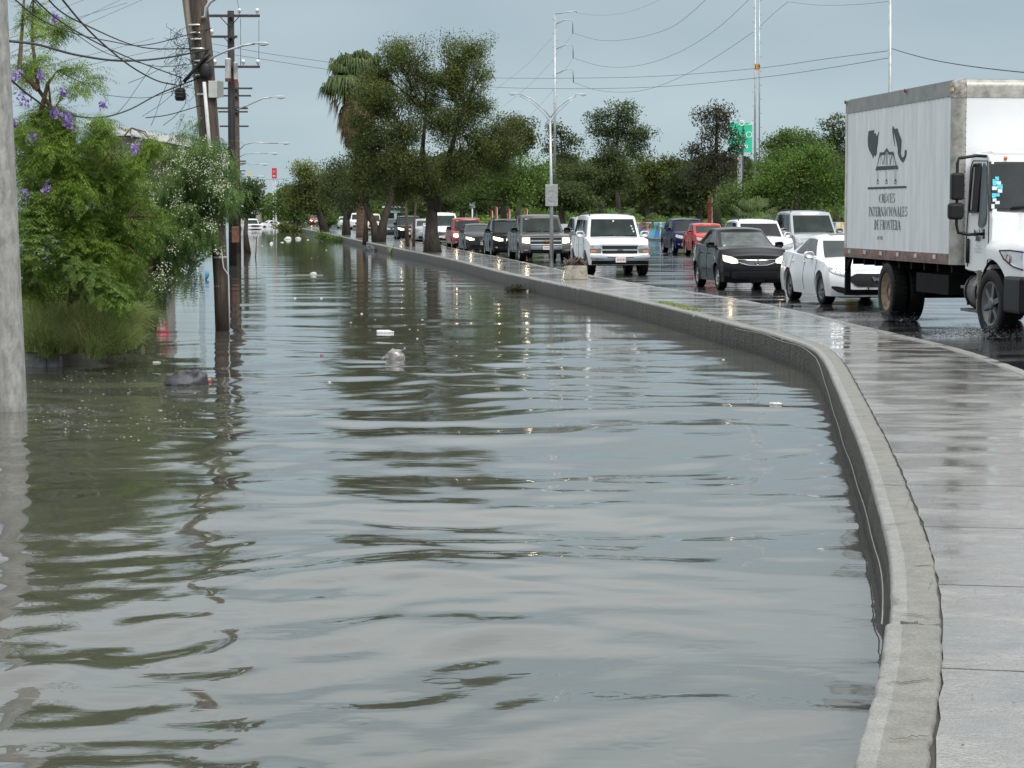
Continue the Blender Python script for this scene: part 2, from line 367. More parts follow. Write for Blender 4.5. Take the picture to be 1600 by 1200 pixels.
# top edge of the retaining wall, from beside the viewer to far up the street
edge_px = [(1380, 1600), (1318, 1340), (1330, 1240), (1342, 1195), (1353, 1150), (1370, 1090), (1383, 1035), (1388, 990), (1391, 940), (1391, 890), (1386, 850), (1378, 815), (1362, 755), (1345, 700), (1322, 642),
           (1302, 594), (1285, 560), (1262, 540), (1200, 519), (1130, 502), (1060, 484), (1000, 470), (935, 456), (860, 441), (780, 424), (700, 404), (620, 388), (560, 375.5), (500, 362.5), (462, 355)]
W, Ws = poly_interp([G(x, y, TOP_Z) for x, y in edge_px], step=0.025)
def normals(Wp):
    t = np.gradient(Wp, axis=0); t /= np.hypot(t[:, 0], t[:, 1])[:, None]
    return np.stack([t[:, 1], -t[:, 0]], 1)          # to the road side
k = np.ones(61) / 61
def smooth(a, n):
    kk = np.ones(n) / n; pad = n // 2
    return np.convolve(np.pad(a, pad, mode='edge'), kk, mode='valid')[:len(a)]
Wsm = np.stack([smooth(W[:, 0], 121), smooth(W[:, 1], 121)], 1)
WN = normals(Wsm)
kerb_px = [(560, 362), (600, 366), (660, 377), (740, 394), (780, 401), (860, 418), (930, 431), (1020, 447), (1079, 455), (1170, 470), (1269, 490), (1317, 502), (1400, 521), (1500, 545), (1600, 577), (1720, 632)]
K, Ks = poly_interp([G(x, y, TOP_Z) for x, y in kerb_px], step=0.25)
# width of the pavement at each sample of the wall
dist = np.array([np.min(np.hypot(K[:, 0] - p[0], K[:, 1] - p[1])) for p in Wsm[::40]])
yy = Wsm[::40, 1]
dist = np.where(yy < 16.5, 2.35, np.clip(dist, 1.2, 3.2)); dist = np.where(yy > 170, 2.0, dist)
width = smooth(np.interp(Ws, Ws[::40], dist), 161)
CAPW = 0.225

def lerp_(a, b, t): return a + (b - a) * t
def side_pt(i, off): return W[i] * 1.0 + WN[i] * off
def wall_and_pavement():
    n = len(W)
    jag = np.random.default_rng(3)
    chips = np.zeros(n)
    for _ in range(900):
        c = jag.integers(0, n); w = jag.integers(1, 5); chips[max(0, c - w):c + w] = np.maximum(chips[max(0, c - w):c + w], jag.uniform(0.002, 0.006) if jag.random() < .85 else jag.uniform(.01, .025))
    lat = smooth(jag.normal(0, 0.006, n), 25) + smooth(jag.normal(0, 0.003, n), 3)
    i_break = int(np.argmin(np.abs(W[:, 1] - 9.55) + 5 * (W[:, 1] > 15)))
    i_joint = int(np.argmin(np.hypot(W[:, 0] - G(935, 456, TOP_Z).x, W[:, 1] - G(935, 456, TOP_Z).y)))
    wall = thing('retaining_wall', 'low stained concrete retaining wall between flood water and wet pavement', 'wall', (0, 0, 0))
    # the two casts of the wall with the break between them
    cuts = [0, i_break, i_joint, n - 1]
    for q in range(3):
        a, b = cuts[q], cuts[q + 1]
        idx = list(range(a, b, 1 if q == 0 else 2 if q == 1 else 8)) + [b]
        f = MB(); rows = []
        sh = (-0.018, 0.0, 0.0)[q]; wide = (0.016, 0.0, 0.0)[q]
        for i in idx:
            e0 = side_pt(i, sh + lat[i] * 0.6); r = []
            for z, o in ((-0.5, -0.05), (-0.05, -0.035), (0.08, -0.025), (0.18, -0.02 + lat[i] * .5), (0.28, -0.012), (TOP_Z - 0.03 - chips[i], 0.0)):
                p = e0 + WN[i] * o; r.append((p[0], p[1], z))
            rows.append(r)
        f.grid(rows); f.build('wall_face', [WALLM], wall, merge=False)
        c = MB(); rows = []
        for i in idx:
            e0 = side_pt(i, sh + lat[i] * 0.6); r = []
            zz = TOP_Z + 0.012 * (q == 0) + 0.004 * math.sin(i * 0.05)
            inner = CAPW - 0.01 + 0.012 * math.sin(i * 0.37) + lat[i] * 0.8
            for o, z in ((-0.001, TOP_Z - 0.035 - chips[i]), (0.004 + chips[i] * 0.8, zz - 0.008 - chips[i] * 0.7), (0.018 + chips[i], zz - chips[i] * 0.15), (0.075, zz)):
                p = e0 + WN[i] * o; r.append((p[0], p[1], z))
            rows.append(r)
        c.grid(rows, 0); rows2 = []
        for i in idx:
            e0 = side_pt(i, sh + lat[i] * 0.6)
            inner = CAPW - 0.003 + wide + 0.004 * math.sin(i * 0.37) * math.sin(i * 0.11) + lat[i] * 0.5
            zz = TOP_Z + 0.012 * (q == 0) + 0.004 * math.sin(i * 0.05); r = []
            for o, z in ((0.075, zz), (0.13, zz + 0.001), (inner - 0.012, zz), (inner, zz - 0.012), (inner + 0.002, zz - 0.05)):
                p = e0 + WN[i] * o; r.append((p[0], p[1], z))
            rows2.append(r)
        c.grid(rows2, 1)
        # closing faces at the ends
        c.build('cap_block', [CAPL, CAPM], wall)
    # broken lumps at the gap
    for j in range(9):
        b = MB(); i = i_break + jag.integers(-3, 4); p = side_pt(i, jag.uniform(0.03, 0.2)); s = jag.uniform(0.015, 0.04)
        ring = []
        for a in range(6):
            w = a * math.pi / 3; ring.append((p[0] + s * math.cos(w) * jag.uniform(.6, 1.3), p[1] + s * math.sin(w) * jag.uniform(.6, 1.3)))
        b.prism(ring, TOP_Z - 0.03, TOP_Z + jag.uniform(0.004, 0.02), 'z'); b.build('rubble_lump', [CAPM], wall)
    # cracks across and along the cap
    CRK = mat('crack_dark', (0.02, 0.018, 0.015), .9)
    for (d_, o0, o1, run) in ((8.3, .02, .2, .10), (9.9, .0, .22, -.12), (11.2, .12, .22, .05), (12.7, .0, .14, .08), (14.6, .0, .22, -.05), (16.8, .05, .22, .1), (19.5, .0, .22, .04), (23, .0, .22, -.08), (7.4, .08, .22, .12), (10.4, .17, .21, .5), (13.4, .16, .215, .6)):
        i = int(np.argmin(np.abs(W[:, 1] - d_) + 9 * (W[:, 1] > 30))); b = MB(); pl = []; pr = []; m_ = 12
        for q_ in range(m_ + 1):
            t = q_ / m_; j = int(min(n - 1, max(0, i + run / .025 * t + jag.normal(0, .6)))); p = side_pt(j, lerp_(o0, o1, t) + jag.normal(0, .004)); wd = .0016 + .0045 * math.sin(math.pi * t) * jag.uniform(.4, 1.2); tt = np.array([-WN[j][1], WN[j][0]]); zc = TOP_Z + .0165 * (d_ < 9.5) + .0055
            pl.append((p[0] + tt[0] * wd, p[1] + tt[1] * wd, zc)); pr.append((p[0] - tt[0] * wd, p[1] - tt[1] * wd, zc))
        b.grid([pl, pr]); b.build('crack', [CRK], wall)
    # pour joints down the water face
    JM = mat('pour_joint', (0.012, 0.011, 0.009), .9)
    for i in range(120, n, 118):
        if W[i][1] > 75: break
        i2 = i + int(jag.integers(-20, 20)); b = MB(); tg = np.array([-WN[i2][1], WN[i2][0]]) * jag.uniform(.004, .009); L_ = []; R_ = []
        for z, o in ((-.05, -.040), (.08, -.031), (.18, -.026), (.28, -.018), (TOP_Z - .035, -.008)):
            p = side_pt(i2, o + (-.018 if i2 < i_break else 0) + lat[i2] * .6) + tg * jag.normal(0, .5); L_.append((p[0] - tg[0], p[1] - tg[1], z)); R_.append((p[0] + tg[0], p[1] + tg[1], z))
        b.grid([L_, R_]); b.build('pour_joint', [JM], wall)
    # pavement: slabs cast every two metres
    pav = MB(); idx = list(range(0, n, 16)) + [n - 1]; rows = []
    for i in idx:
        r = []
        for t in (0, 1):
            p = Wsm[i] + WN[i] * ((CAPW - 0.02) * (1 - t) + (width[i]) * t); r.append((p[0], p[1], TOP_Z - 0.016))
        rows.append(r)
    pav.grid(rows); base = pav.build('pavement', [mat('joint_dirt', (0.055, 0.05, 0.042), 0.8)], None, kind='structure')
    L = 2.0; s = 0.0; total = Ws[-1]; cnt = 0
    while s < total - 1:
        d_here = W[min(n - 1, int(s / Ws[1]))][1]; step = L if d_here < 60 else 4.0 if d_here < 130 else 20.0
        a = int(round((s + 0.008) / Ws[1])); b = min(n - 1, int(round((s + step) / Ws[1])))
        if b <= a + 1: break
        m = MB(); rows = []; ids = sorted(set([a] + list(range(a + 8, b - 4, 12 if step < 5 else 40)) + [b])); ids_f = ids
        for q, i in enumerate(ids_f):
            r = []; shr = 0.011 if q in (0, len(ids_f) - 1) else 0
            tang = np.array([-WN[i][1], WN[i][0]]) * (shr if q == 0 else -shr)
            i0 = CAPW + 0.010 + lat[i] * .5 + 0.005 * math.sin(i * 0.31) + 0.003 * math.sin(i * .77)
            for t in (0, 0.25, 0.5, 0.75, 1):
                p = Wsm[i] + tang + WN[i] * (i0 * (1 - t) + (width[i] - 0.17) * t)
                r.append((p[0], p[1], TOP_Z - 0.006 + 0.002 * math.sin(3 * p[0] + 2 * p[1])))
            r = [(r[0][0], r[0][1], TOP_Z - 0.04)] + r + [(r[-1][0], r[-1][1], TOP_Z - 0.04)]
            rows.append(r)
        e0 = [(x, y, TOP_Z - 0.04) for x, y, z in rows[0]]; e1 = [(x, y, TOP_Z - 0.04) for x, y, z in rows[-1]]
        m.grid([e0] + rows + [e1], smooth=False); m.build('paving_slab', [PAVE], base); s += step; cnt += 1
    # kerb to the carriageway
    kb = MB(); rows = []
    for i in list(range(0, n, 12)) + [n - 1]:
        r = []
        for o, z in ((-0.165, TOP_Z - 0.05), (-0.163, TOP_Z + 0.001), (-0.15, TOP_Z + 0.004), (-0.02, TOP_Z + 0.003), (0.0, TOP_Z - 0.01), (0.012, ROAD_Z - 0.03)):
            p = Wsm[i] + WN[i] * (width[i] + o + 0.006 * math.sin(i * 0.21)); r.append((p[0], p[1], z))
        rows.append(r)
    kb.grid(rows); kb.build('kerb', [KERBM], None, kind='structure')
    # carriageway
    rd = MB(); far0 = np.array([10.1, 147.8]); vd = np.array([-0.1157, 1.0]); rows = []
    for i in list(range(0, n, 24)) + [n - 1]:
        p = Wsm[i] + WN[i] * (width[i] - 0.1); q = far0 + vd * (p[1] + 4 - 147.8)
        rows.append([(p[0] + (q[0] - p[0]) * t, p[1] + (q[1] - p[1]) * t, ROAD_Z) for t in (0, .1, .2, .35, .5, .75, 1)])
    q = rows[-1]; rows.append([(x - 0.1157 * 300, y + 300, ROAD_Z) for x, y, z in q])
    rd.grid(rows); rd.build('road', [ASPH], None, kind='structure')
    return i_break
I_BREAK = wall_and_pavement()
def far_edge(D, off=0.0, z=0.0): return Vector((10.1 - 0.1157 * (D - 147.8) + off, D, z))

# worn lane lines
LINE = mat('worn_road_paint', (0.35, 0.35, 0.33), 0.3, noise=(5, 0.3, 1.2), rvar=0.15)
lane = MB()
for off in (-4.0, -8.2):
    for D in range(40, 300, 9):
        a, b = far_edge(D, off), far_edge(D + 3.2, off)
        lane.add([(a.x - .06, a.y, ROAD_Z + .004), (a.x + .06, a.y, ROAD_Z + .004), (b.x + .06, b.y, ROAD_Z + .004), (b.x - .06, b.y, ROAD_Z + .004)], [(0, 1, 2, 3)])
lane.build('road_marking', [LINE], None, kind='structure')

# land beyond the far kerb, and far behind the flood
ld = MB()
a, b = far_edge(5), far_edge(2100)
ld.add([(a.x + .14, a.y, LAND_Z), (a.x + 700, a.y, LAND_Z), (b.x + 1200, b.y, LAND_Z), (b.x + .14, b.y, LAND_Z)], [(0, 1, 2, 3)])
ld.build('park_ground', [GRASSG], None, kind='structure')
fk = MB()
fk.add([(a.x, a.y, ROAD_Z - .05), (b.x, b.y, ROAD_Z - .05), (b.x, b.y, LAND_Z + .08), (a.x, a.y, LAND_Z + .08), (a.x + .15, a.y, LAND_Z + .08), (b.x + .15, b.y, LAND_Z + .08), (a.x + .15, a.y, LAND_Z - .02), (b.x + .15, b.y, LAND_Z - .02)],
       [(0, 1, 2, 3), (3, 2, 5, 4), (4, 5, 7, 6)])
fk.build('far_kerb', [KERBM], None, kind='structure')
gd = MB(); gd.add([(-1900, -200, -0.6), (1900, -200, -0.6), (1900, 2200, -0.6), (-1900, 2200, -0.6)], [(0, 1, 2, 3)])
gd.build('ground', [LANDM], None, kind='structure')
fl = MB(); fl.add([(-1500, 505, 0.15), (-30, 505, 0.15), (300, 1500, 0.15), (300, 2190, 0.15), (-1800, 2190, 0.15)], [(0, 1, 2, 3, 4)]); fl.build('far_land', [LANDM], None, kind='structure')
# ------------------------------------------------------------------ vehicles
GLASS = mat('dark_car_glass', (0.008, 0.010, 0.010), 0.03, noise=(1.5, 0.8, 1.3), ior=1.38)
GLASSG = mat('green_tint_windscreen', (0.014, 0.024, 0.021), 0.03, noise=(2.0, 0.5, 1.6), ior=1.36)
RUBBER = mat('wet_tyre_rubber', (0.010, 0.010, 0.010), 0.55, spec=.2, noise=(8, 0.8, 1.3), bump=0.4, bscale=40)
RIM = mat('alloy_rim', (0.42, 0.43, 0.44), 0.3, 0.85)
RIMD = mat('steel_rim_dark', (0.16, 0.16, 0.165), 0.35, 0.6)
CHROME = mat('chrome', (0.45, 0.46, 0.47), 0.2, 1.0)
PLAST = mat('black_plastic_trim', (0.014, 0.014, 0.015), 0.4, spec=.3)
UNDER = mat('underbody_black', (0.008, 0.008, 0.008), 0.8)
LENS = mat('clear_lamp_lens', (0.40, 0.42, 0.43), 0.08, 0.35, noise=(14, .45, 1.5), coat=1.0)
LIT = mat('lit_headlamp', (0.9, 0.85, 0.7), 0.2, emit=(1.0, 0.78, 0.46), estr=16)
LITDIM = mat('lit_headlamp_diffused', (0.9, 0.85, 0.7), 0.2, emit=(1.0, 0.82, 0.56), estr=0.55)
LITW = mat('lit_white_led', (0.9, 0.9, 0.9), 0.2, emit=(0.95, 0.97, 1.0), estr=9.0)
for m_ in (LIT, LITDIM, LITW): m_.cycles.emission_sampling = 'NONE'
AMBER = mat('amber_lens', (0.75, 0.25, 0.06), 0.15, coat=1.0)
PLATE = mat('white_number_plate', (0.75, 0.74, 0.72), 0.4)
PLATER = mat('red_plate_print', (0.55, 0.12, 0.12), 0.4)
GOLD = mat('gold_badge', (0.75, 0.5, 0.12), 0.25, 0.8)
STICK = mat('white_sticker', (0.75, 0.78, 0.75), 0.5)
def paint(n, c, metal=0.0, rough=0.16):
    dk = max(c) < .12
    return mat('paint_' + n, c, rough, 0.0 if dk else metal, noise=(1.2, 0.94, 1.05), coat=0.0, rvar=0.04, spec=0.4, ior=1.27 if dk else 1.45)
PW = paint('white', (0.80, 0.81, 0.82)); PBLK = paint('black', (0.012, 0.012, 0.014)); PGRY = paint('graphite_grey', (0.105, 0.10, 0.098), 0.4)
PRED = paint('red', (0.50, 0.03, 0.028)); PDRED = paint('dark_red', (0.27, 0.025, 0.025)); PBLU = paint('dark_blue', (0.008, 0.013, 0.055), 0.2)
PSIL = paint('silver', (0.45, 0.47, 0.48), 0.5); PCHR = paint('charcoal', (0.06, 0.065, 0.07), 0.3); PBEI = paint('beige', (0.62, 0.52, 0.38)); PGRN = paint('pale_green', (0.42, 0.52, 0.45))

def lerp(a, b, t): return a + (b - a) * t
def pw(pts, x):
    if x <= pts[0][0]: return pts[0][1]
    for (a, u), (b, v) in zip(pts, pts[1:]):
        if x <= b:
            t = (x - a) / (b - a); t = t * t * (3 - 2 * t) * 0.5 + t * 0.5; return lerp(u, v, t)
    return pts[-1][1]

def make_wheel(parent, x, y, r, w, side, rim=RIM, spokes=5, steer=0.0, name='wheel', dish=0.0):
    """side -1 = vehicle's right; mesh centred on its own origin"""
    b = MB()
    b.lathe([(r * .62, -w / 2 * .8), (r * .66, -w / 2), (r * .93, -w / 2), (r * .985, -w / 2 * .8), (r, -w / 4), (r, w / 4), (r * .985, w / 2 * .8), (r * .93, w / 2), (r * .66, w / 2), (r * .62, w / 2 * .8)], 36, 'y', close=True)
    for k in range(36):      # tread blocks
        a = 2 * math.pi * k / 36; c, s_ = math.cos(a), math.sin(a); t = r * 1.004
        u = Vector((-s_, 0, c)) * r * 0.055; o = Vector((c, 0, s_)) * t
        b.add([o - u + Vector((0, -w * .42, 0)), o + u + Vector((0, -w * .42, 0)), o + u * .8 + Vector((0, w * .42, 0)), o - u * .8 + Vector((0, w * .42, 0))], [(0, 1, 2, 3)])
    o = b.build(name, [RUBBER], parent); o.location = (x, y, r); o.rotation_euler = (0, 0, steer)
    q = MB(); f = side * (w / 2 - 0.012)
    q.lathe([(r * .64, f * 1.0), (r * .60, f * 1.02), (r * .55, f * 0.7), (r * .30, f * 0.45)], 28, 'y', m=0)
    q.lathe([(r * .5, f * 0.2), (0.01, f * 0.2)], 20, 'y', m=1)
    for k in range(spokes):
        a = 2 * math.pi * (k + .25) / spokes; d = Vector((math.cos(a), 0, math.sin(a))); e = Vector((-d.z, 0, d.x)); yo = Vector((0, f * (0.86 - dish), 0)); yi = Vector((0, f * 0.4, 0))
        ww = r * .085; vs = [d * r * .1 - e * ww + yo, d * r * .1 + e * ww + yo, d * r * .6 + e * ww * .8 + yo * 1.05, d * r * .6 - e * ww * .8 + yo * 1.05]
        vs2 = [v - yo * .5 for v in vs]; q.add(vs + vs2, [(0, 1, 2, 3), (0, 4, 5, 1), (1, 5, 6, 2), (2, 6, 7, 3), (3, 7, 4, 0)], 0)
    q.lathe([(r * .17, f * .55), (r * .17, f * (1.0 - dish)), (r * .12, f * (1.04 - dish)), (0.001, f * (1.05 - dish))], 14, 'y')
    q.build('rim', [rim, UNDER], o)
    return o

class Car:
    def __init__(s, name, label, cat, group=None, **k):
        d = dict(L=4.5, W=1.8, zb=0.2, nose_z=0.72, hood_z=0.98, hood_x=1.15, belt_f=0.98, belt_r=1.02, tail_z=None, deck_x=None, H=1.5, cowl=1.05, roof_f=1.75, roof_r=3.5, rear_base=4.3, tumb=0.80,
                 fo=0.85, wb=2.6, r=0.32, tw=0.21, paint=PW, cF=0.22, cR=0.15, noseprof=((0.2, 0.02), (0.35, 0.0), (0.55, 0.0), (0.72, 0.07), (0.85, 0.16)), crown=0.05, rim=RIM, spokes=5, flare=0.03, archpad=0.05, gcf=0.22,
                 square=0.0, lower=None, wheels=True)
        d.update(k); s.__dict__.update(d); s.kind = cat
        s.root = thing(name, label, cat, group=group)
        s.hl = s.L / 2
        s.xw = [s.hl - s.fo, s.hl - s.fo - s.wb]
        if s.tail_z is None: s.tail_z = s.belt_r
        s.top_pts = [(0, s.nose_z), (0.28, lerp(s.nose_z, s.hood_z, .45)), (s.hood_x * .62, lerp(s.nose_z, s.hood_z, .8)), (s.cowl + .1, s.hood_z), (s.cowl + .5, s.belt_f), (s.rear_base - .2, s.belt_r)] + ([(s.deck_x, s.tail_z)] if s.deck_x else []) + [(s.L, s.tail_z - 0.03)]
    def ztop(s, x): return pw(s.top_pts, s.hl - x)
    def plan(s, x):
        f = s.hl - x; rr = s.L - f
        return 1 - 0.055 * max(0, 1 - f / 0.9) ** 2 - 0.045 * max(0, 1 - rr / 0.8) ** 2
    def side_k(s, z):
        h = (z - s.zb) / max(.1, (s.belt_f - s.zb))
        return 1 - 0.045 * max(0, 0.35 - h) / 0.35 - 0.05 * max(0, h - 0.55) / 0.45 * (1 - s.square * .6)
    def arch(s, x):
        v = 0
        for xw in s.xw:
            R_ = s.r + s.archpad; dx = abs(x - xw)
            if dx < R_: v = max(v, s.r + math.sqrt(R_ * R_ - dx * dx) * 0.99)
        return v
    def nose_off(s, z): return -pw(s.noseprof, z)
    def D(s, x, b, z, front=0, rear=0):
        """x along, b in -1..1, z height -> deformed point"""
        y = b * s.W / 2 * s.plan(x) * s.side_k(z)
        fl = 0
        for xw in s.xw: fl = max(fl, 1 - ((x - xw) / (s.r * 1.5)) ** 2) if abs(x - xw) < s.r * 1.5 else fl
        y += b * s.flare * max(0, fl) * max(0, min(1, (s.belt_f - z) / 0.3)) ** .5
        wf = max(0, (x - (s.hl - .7)) / .7); wr = max(0, ((-s.hl + .6) - x) / .6)
        xx = x + wf ** 1.2 * (s.nose_off(z) - s.cF * abs(b) ** 2.6) + wr ** 1.2 * (s.cR * abs(b) ** 2.6 + 0.10 * max(0, (z - .75)) / .4)
        return Vector((xx, y, z))
    def body(s):
        nx = 58; xs = set(np.linspace(-s.hl, s.hl, nx))
        for xw in s.xw:
            for t in np.linspace(-1, 1, 17): xs.add(xw + (s.r + s.archpad) * math.sin(t * math.pi / 2))
        for t in (0.02, 0.06, 0.12, .2): xs.add(s.hl - t); xs.add(-s.hl + t)
        xs = sorted(xs, reverse=True); rows = [0, .08, .18, .3, .42, .54, .66, .78, .88, .95, 1.0]; bs = [-1, -.94, -.85, -.7, -.5, -.25, 0, .25, .5, .7, .85, .94, 1]
        b = MB()
        def zz(x, t):
            zt = s.ztop(x); z = s.zb + t * (zt - s.zb); return z
        def pt(x, bb, t):
            z = zz(x, t); a = s.arch(x); z2 = max(z, min(a, s.ztop(x) - 0.08)); p = s.D(x, bb, z2)
            if t == 1.0: p.z += s.crown * (1 - abs(bb) ** 2.2) * (1 if True else 0)
            return p
        for sd in (-1, 1):
            b.grid([[pt(x, sd, t) for t in rows] for x in xs])
        b.grid([[pt(x, q, 1.0) for q in bs] for x in xs])
        b.grid([[pt(x, q, 0.0) for q in bs] for x in xs])
        for x in (xs[0], xs[-1]): b.grid([[pt(x, q, t) for q in bs] for t in rows])
        o = b.build('body', [s.paint], s.root, merge=True, bevel=0.035, seg=3)
        w = o.modifiers.new('wn', 'WEIGHTED_NORMAL'); w.keep_sharp = True
        # wheel wells and chassis
        u = MB()
        u.box(-s.hl + .35, s.hl - .35, -s.W / 2 + .28, s.W / 2 - .28, s.zb - .03, s.zb + .25)
        for xw in s.xw: u.box(xw - s.r - .02, xw + s.r + .02, -s.W / 2 + .1, s.W / 2 - .1, s.r * 1.0, s.r * 2 + .08)
        u.build('underbody', [UNDER], s.root)
        return o
    # greenhouse
    def GD(s, a, b, c, off=0.0):
        xf = lerp(s.hl - s.cowl, s.hl - s.roof_f, c ** 0.92); xr = lerp(s.hl - s.rear_base, s.hl - s.roof_r, c ** 1.1)
        x = lerp(xf, xr, a)
        belt = lerp(s.belt_f, s.belt_r, a) - 0.03
        arc = 1 - abs(2 * a - 1) ** 2.4
        roof = s.H - 0.065 + 0.05 * arc - 0.02 * (1 - square_(s))
        z = lerp(belt, roof, c)
        wb_ = s.W / 2 * 0.93 * s.side_k(s.belt_f); wt = s.W / 2 * s.tumb
        y = lerp(wb_, wt, c ** 1.15) * (1 - .05 * abs(2 * a - 1) ** 3)
        x -= s.gcf * abs(b) ** 2.2 * max(0, 1 - a * 3) ** 1.5 * (1 - .3 * c); x += .13 * abs(b) ** 2.2 * max(0, a * 3 - 2) ** 1.5
        if c >= 1: z += 0.045 * (1 - abs(b) ** 2.4)
        return Vector((x, y * b, z))
    def cabin(s):
        A = [0, .03, .08, .16, .25, .35, .45, .55, .65, .75, .84, .92, .97, 1]; B = [-1, -.93, -.8, -.6, -.35, 0, .35, .6, .8, .93, 1]; C = [0, .15, .3, .45, .6, .75, .88, .95, 1]
        b = MB()
        for sd in (-1, 1): b.grid([[s.GD(a, sd, c) for c in C] for a in A])
        b.grid([[s.GD(a, q, 1) for q in B] for a in A])
        for a in (0, 1): b.grid([[s.GD(a, q, c) for q in B] for c in C])
        o = b.build('cabin', [s.paint], s.root, merge=True, bevel=0.045, seg=3)
        w = o.modifiers.new('wn', 'WEIGHTED_NORMAL'); w.keep_sharp = True
    def patch(s, fn, us, vs, off, name, m, parent=None, us2=None):
        """surface patch following fn(u, v), pushed outward by off, with a skirt"""
        nu, nv = len(us), len(vs); P_ = []
        for v in vs:
            row = []
            for u in us:
                p = fn(u, v); e = 1e-3; du = fn(u + e, v) - fn(u - e, v); dv = fn(u, v + e) - fn(u, v - e); n = du.cross(dv)
                n.normalize(); c = Vector((0, 0, 0.55)); ref = Vector((p.x * 0.35, p.y, (p.z - .6) * .7))
                if n.dot(ref) < 0: n = -n
                row.append(p + n * off)
            P_.append(row)
        b = MB(); b.grid(P_)
        rim = P_[0] + [r[-1] for r in P_[1:]] + P_[-1][::-1][1:] + [r[0] for r in P_[::-1]][1:-1]
        cen = sum((Vector(q) for q in rim), Vector()) / len(rim)
        inn = [(q.x * .985 - .0, q.y * .97, lerp(q.z, cen.z, .02)) for q in rim]
        n = len(rim); b.add([tuple(q) for q in rim] + inn, [(i, (i + 1) % n, (i + 1) % n + n, i + n) for i in range(n)])
        return b.build(name, m, parent or s.root)
    def glazing(s, side=((0.10, 0.42), (0.44, 0.74)), third=None, ws_m=GLASSG, c0=.10, c1=.87):
        fr = lambda u, v: s.GD(0, u, v)
        s.patch(fr, np.linspace(-.9, .9, 15), np.linspace(.04, .885, 8), .007, 'windscreen', ws_m)
        s.patch(lambda u, v: s.GD(1, u, v), np.linspace(-.86, .86, 11), np.linspace(.2, .88, 6), .007, 'rear_window', GLASS)
        for sd in (-1, 1):
            for (a0, a1) in list(side) + ([third] if third else []):
                s.patch(lambda u, v, sd=sd: s.GD(u, sd, v), np.linspace(a0, a1, 8), np.linspace(c0, c1, 6), .006, 'side_window', GLASS)
    def wipers(s):
        for b0, b1 in ((-.75, -.02), (.05, .8)):
            m = MB(); m.tube([s.GD(0, lerp(b0, b1, t), .05 + .07 * t) + Vector((.02, 0, .012)) for t in (0, .33, .66, 1)], .011, 4); m.build('wiper', [PLAST], s.root)
    def F(s, y, z, off=0.0):
        b = y / (s.W / 2 * s.plan(s.hl) * s.side_k(z)); b = max(-1, min(1, b)); return s.D(s.hl, b, z) + Vector((off, 0, 0))
    def front_patch(s, name, m, ys, zt, zb, off=.012, parent=None, rows=4, depth=.05):
        """front-face piece: ys list, zt/zb upper and lower edges at those ys"""
        n = 14; yy = np.linspace(ys[0], ys[-1], n); b = MB(); G_ = []
        for r in range(rows):
            t = r / (rows - 1); row = []
            for y in yy:
                z = lerp(float(np.interp(y, ys, zb)), float(np.interp(y, ys, zt)), t); p = s.F(y, z); out_ = Vector((1, .8 * (y / (s.W / 2)) ** 3, 0)).normalized(); row.append(p + out_ * off)
            G_.append(row)
        b.grid(G_); rim = G_[0] + [r[-1] for r in G_[1:]] + G_[-1][::-1][1:] + [r[0] for r in G_[::-1]][1:-1]; k = len(rim)
        b.add([tuple(q) for q in rim] + [(q.x - depth, q.y * .985, q.z) for q in rim], [(i, (i + 1) % k, (i + 1) % k + k, i + k) for i in range(k)])
        return b.build(name, m, parent or s.root)
    def pair(s, name, m, ys, zt, zb, **k):
        r = []
        for sd in (1, -1):
            Y = [y * sd for y in ys]; A, B_, C_ = (Y, zt, zb) if sd > 0 else (Y[::-1], zt[::-1], zb[::-1]); r.append(s.front_patch(name, m, A, B_, C_, **k))
        return r
    def plate(s, z, y=0.0, w=.30, h=.15, off=.03):
        b = MB(); x = s.F(0, z).x + off; b.box(x - .02, x, y - w / 2, y + w / 2, z - h / 2, z + h / 2); o = b.build('number_plate', [PLATE], s.root)
        q = MB()
        for i in range(6):
            yy = y - w * .38 + i * w * .15; q.box(x, x + .003, yy, yy + w * .08, z - h * .22, z + h * .22)
        q.build('plate_print', [PLATER], o)
    def mirrors(s, m=None, z=None, a=.1, sz=1.0):
        for sd in (-1, 1):
            p = s.GD(a, sd, .12); b = MB(); zc = z or p.z + .03; hw, hh, dp = .10 * sz, .075 * sz, .06
            cx, cy = p.x + .05, p.y + sd * (.06 + hw)
            prof = [(-hw, -hh * .6), (-hw * .6, -hh), (hw * .7, -hh), (hw, -hh * .4), (hw, hh * .5), (hw * .6, hh), (-hw * .5, hh), (-hw, hh * .6)]
            f = [(cx + dp, cy + y * .8, zc + z_ * .8) for y, z_ in prof]; mid = [(cx + dp * .4, cy + y, zc + z_) for y, z_ in prof]; bk = [(cx - dp, cy + y, zc + z_) for y, z_ in prof]
            n = 8; b.add(f + mid + bk, [tuple(range(n))] + [(i, (i + 1) % n, (i + 1) % n + n, i + n) for i in range(n)] + [(i + n, (i + 1) % n + n, (i + 1) % n + 2 * n, i + 2 * n) for i in range(n)] + [tuple(range(3 * n - 1, 2 * n - 1, -1))], 0, True)
            b.tube([(p.x + .02, p.y - sd * .01, zc - .04), (cx, cy - sd * hw * .7, zc - .03)], .02, 6)
            b.build('wing_mirror', [m or s.paint], s.root)
    def handles(s, xs, z):
        for sd in (-1, 1):
            for x in xs:
                b = MB(); p = s.D(x, sd, z); b.tube([p + Vector((-.09, sd * .008, 0)), p + Vector((-.05, sd * .03, 0)), p + Vector((.05, sd * .03, 0)), p + Vector((.09, sd * .008, 0))], .013, 6); b.build('door_handle', [s.paint], s.root)
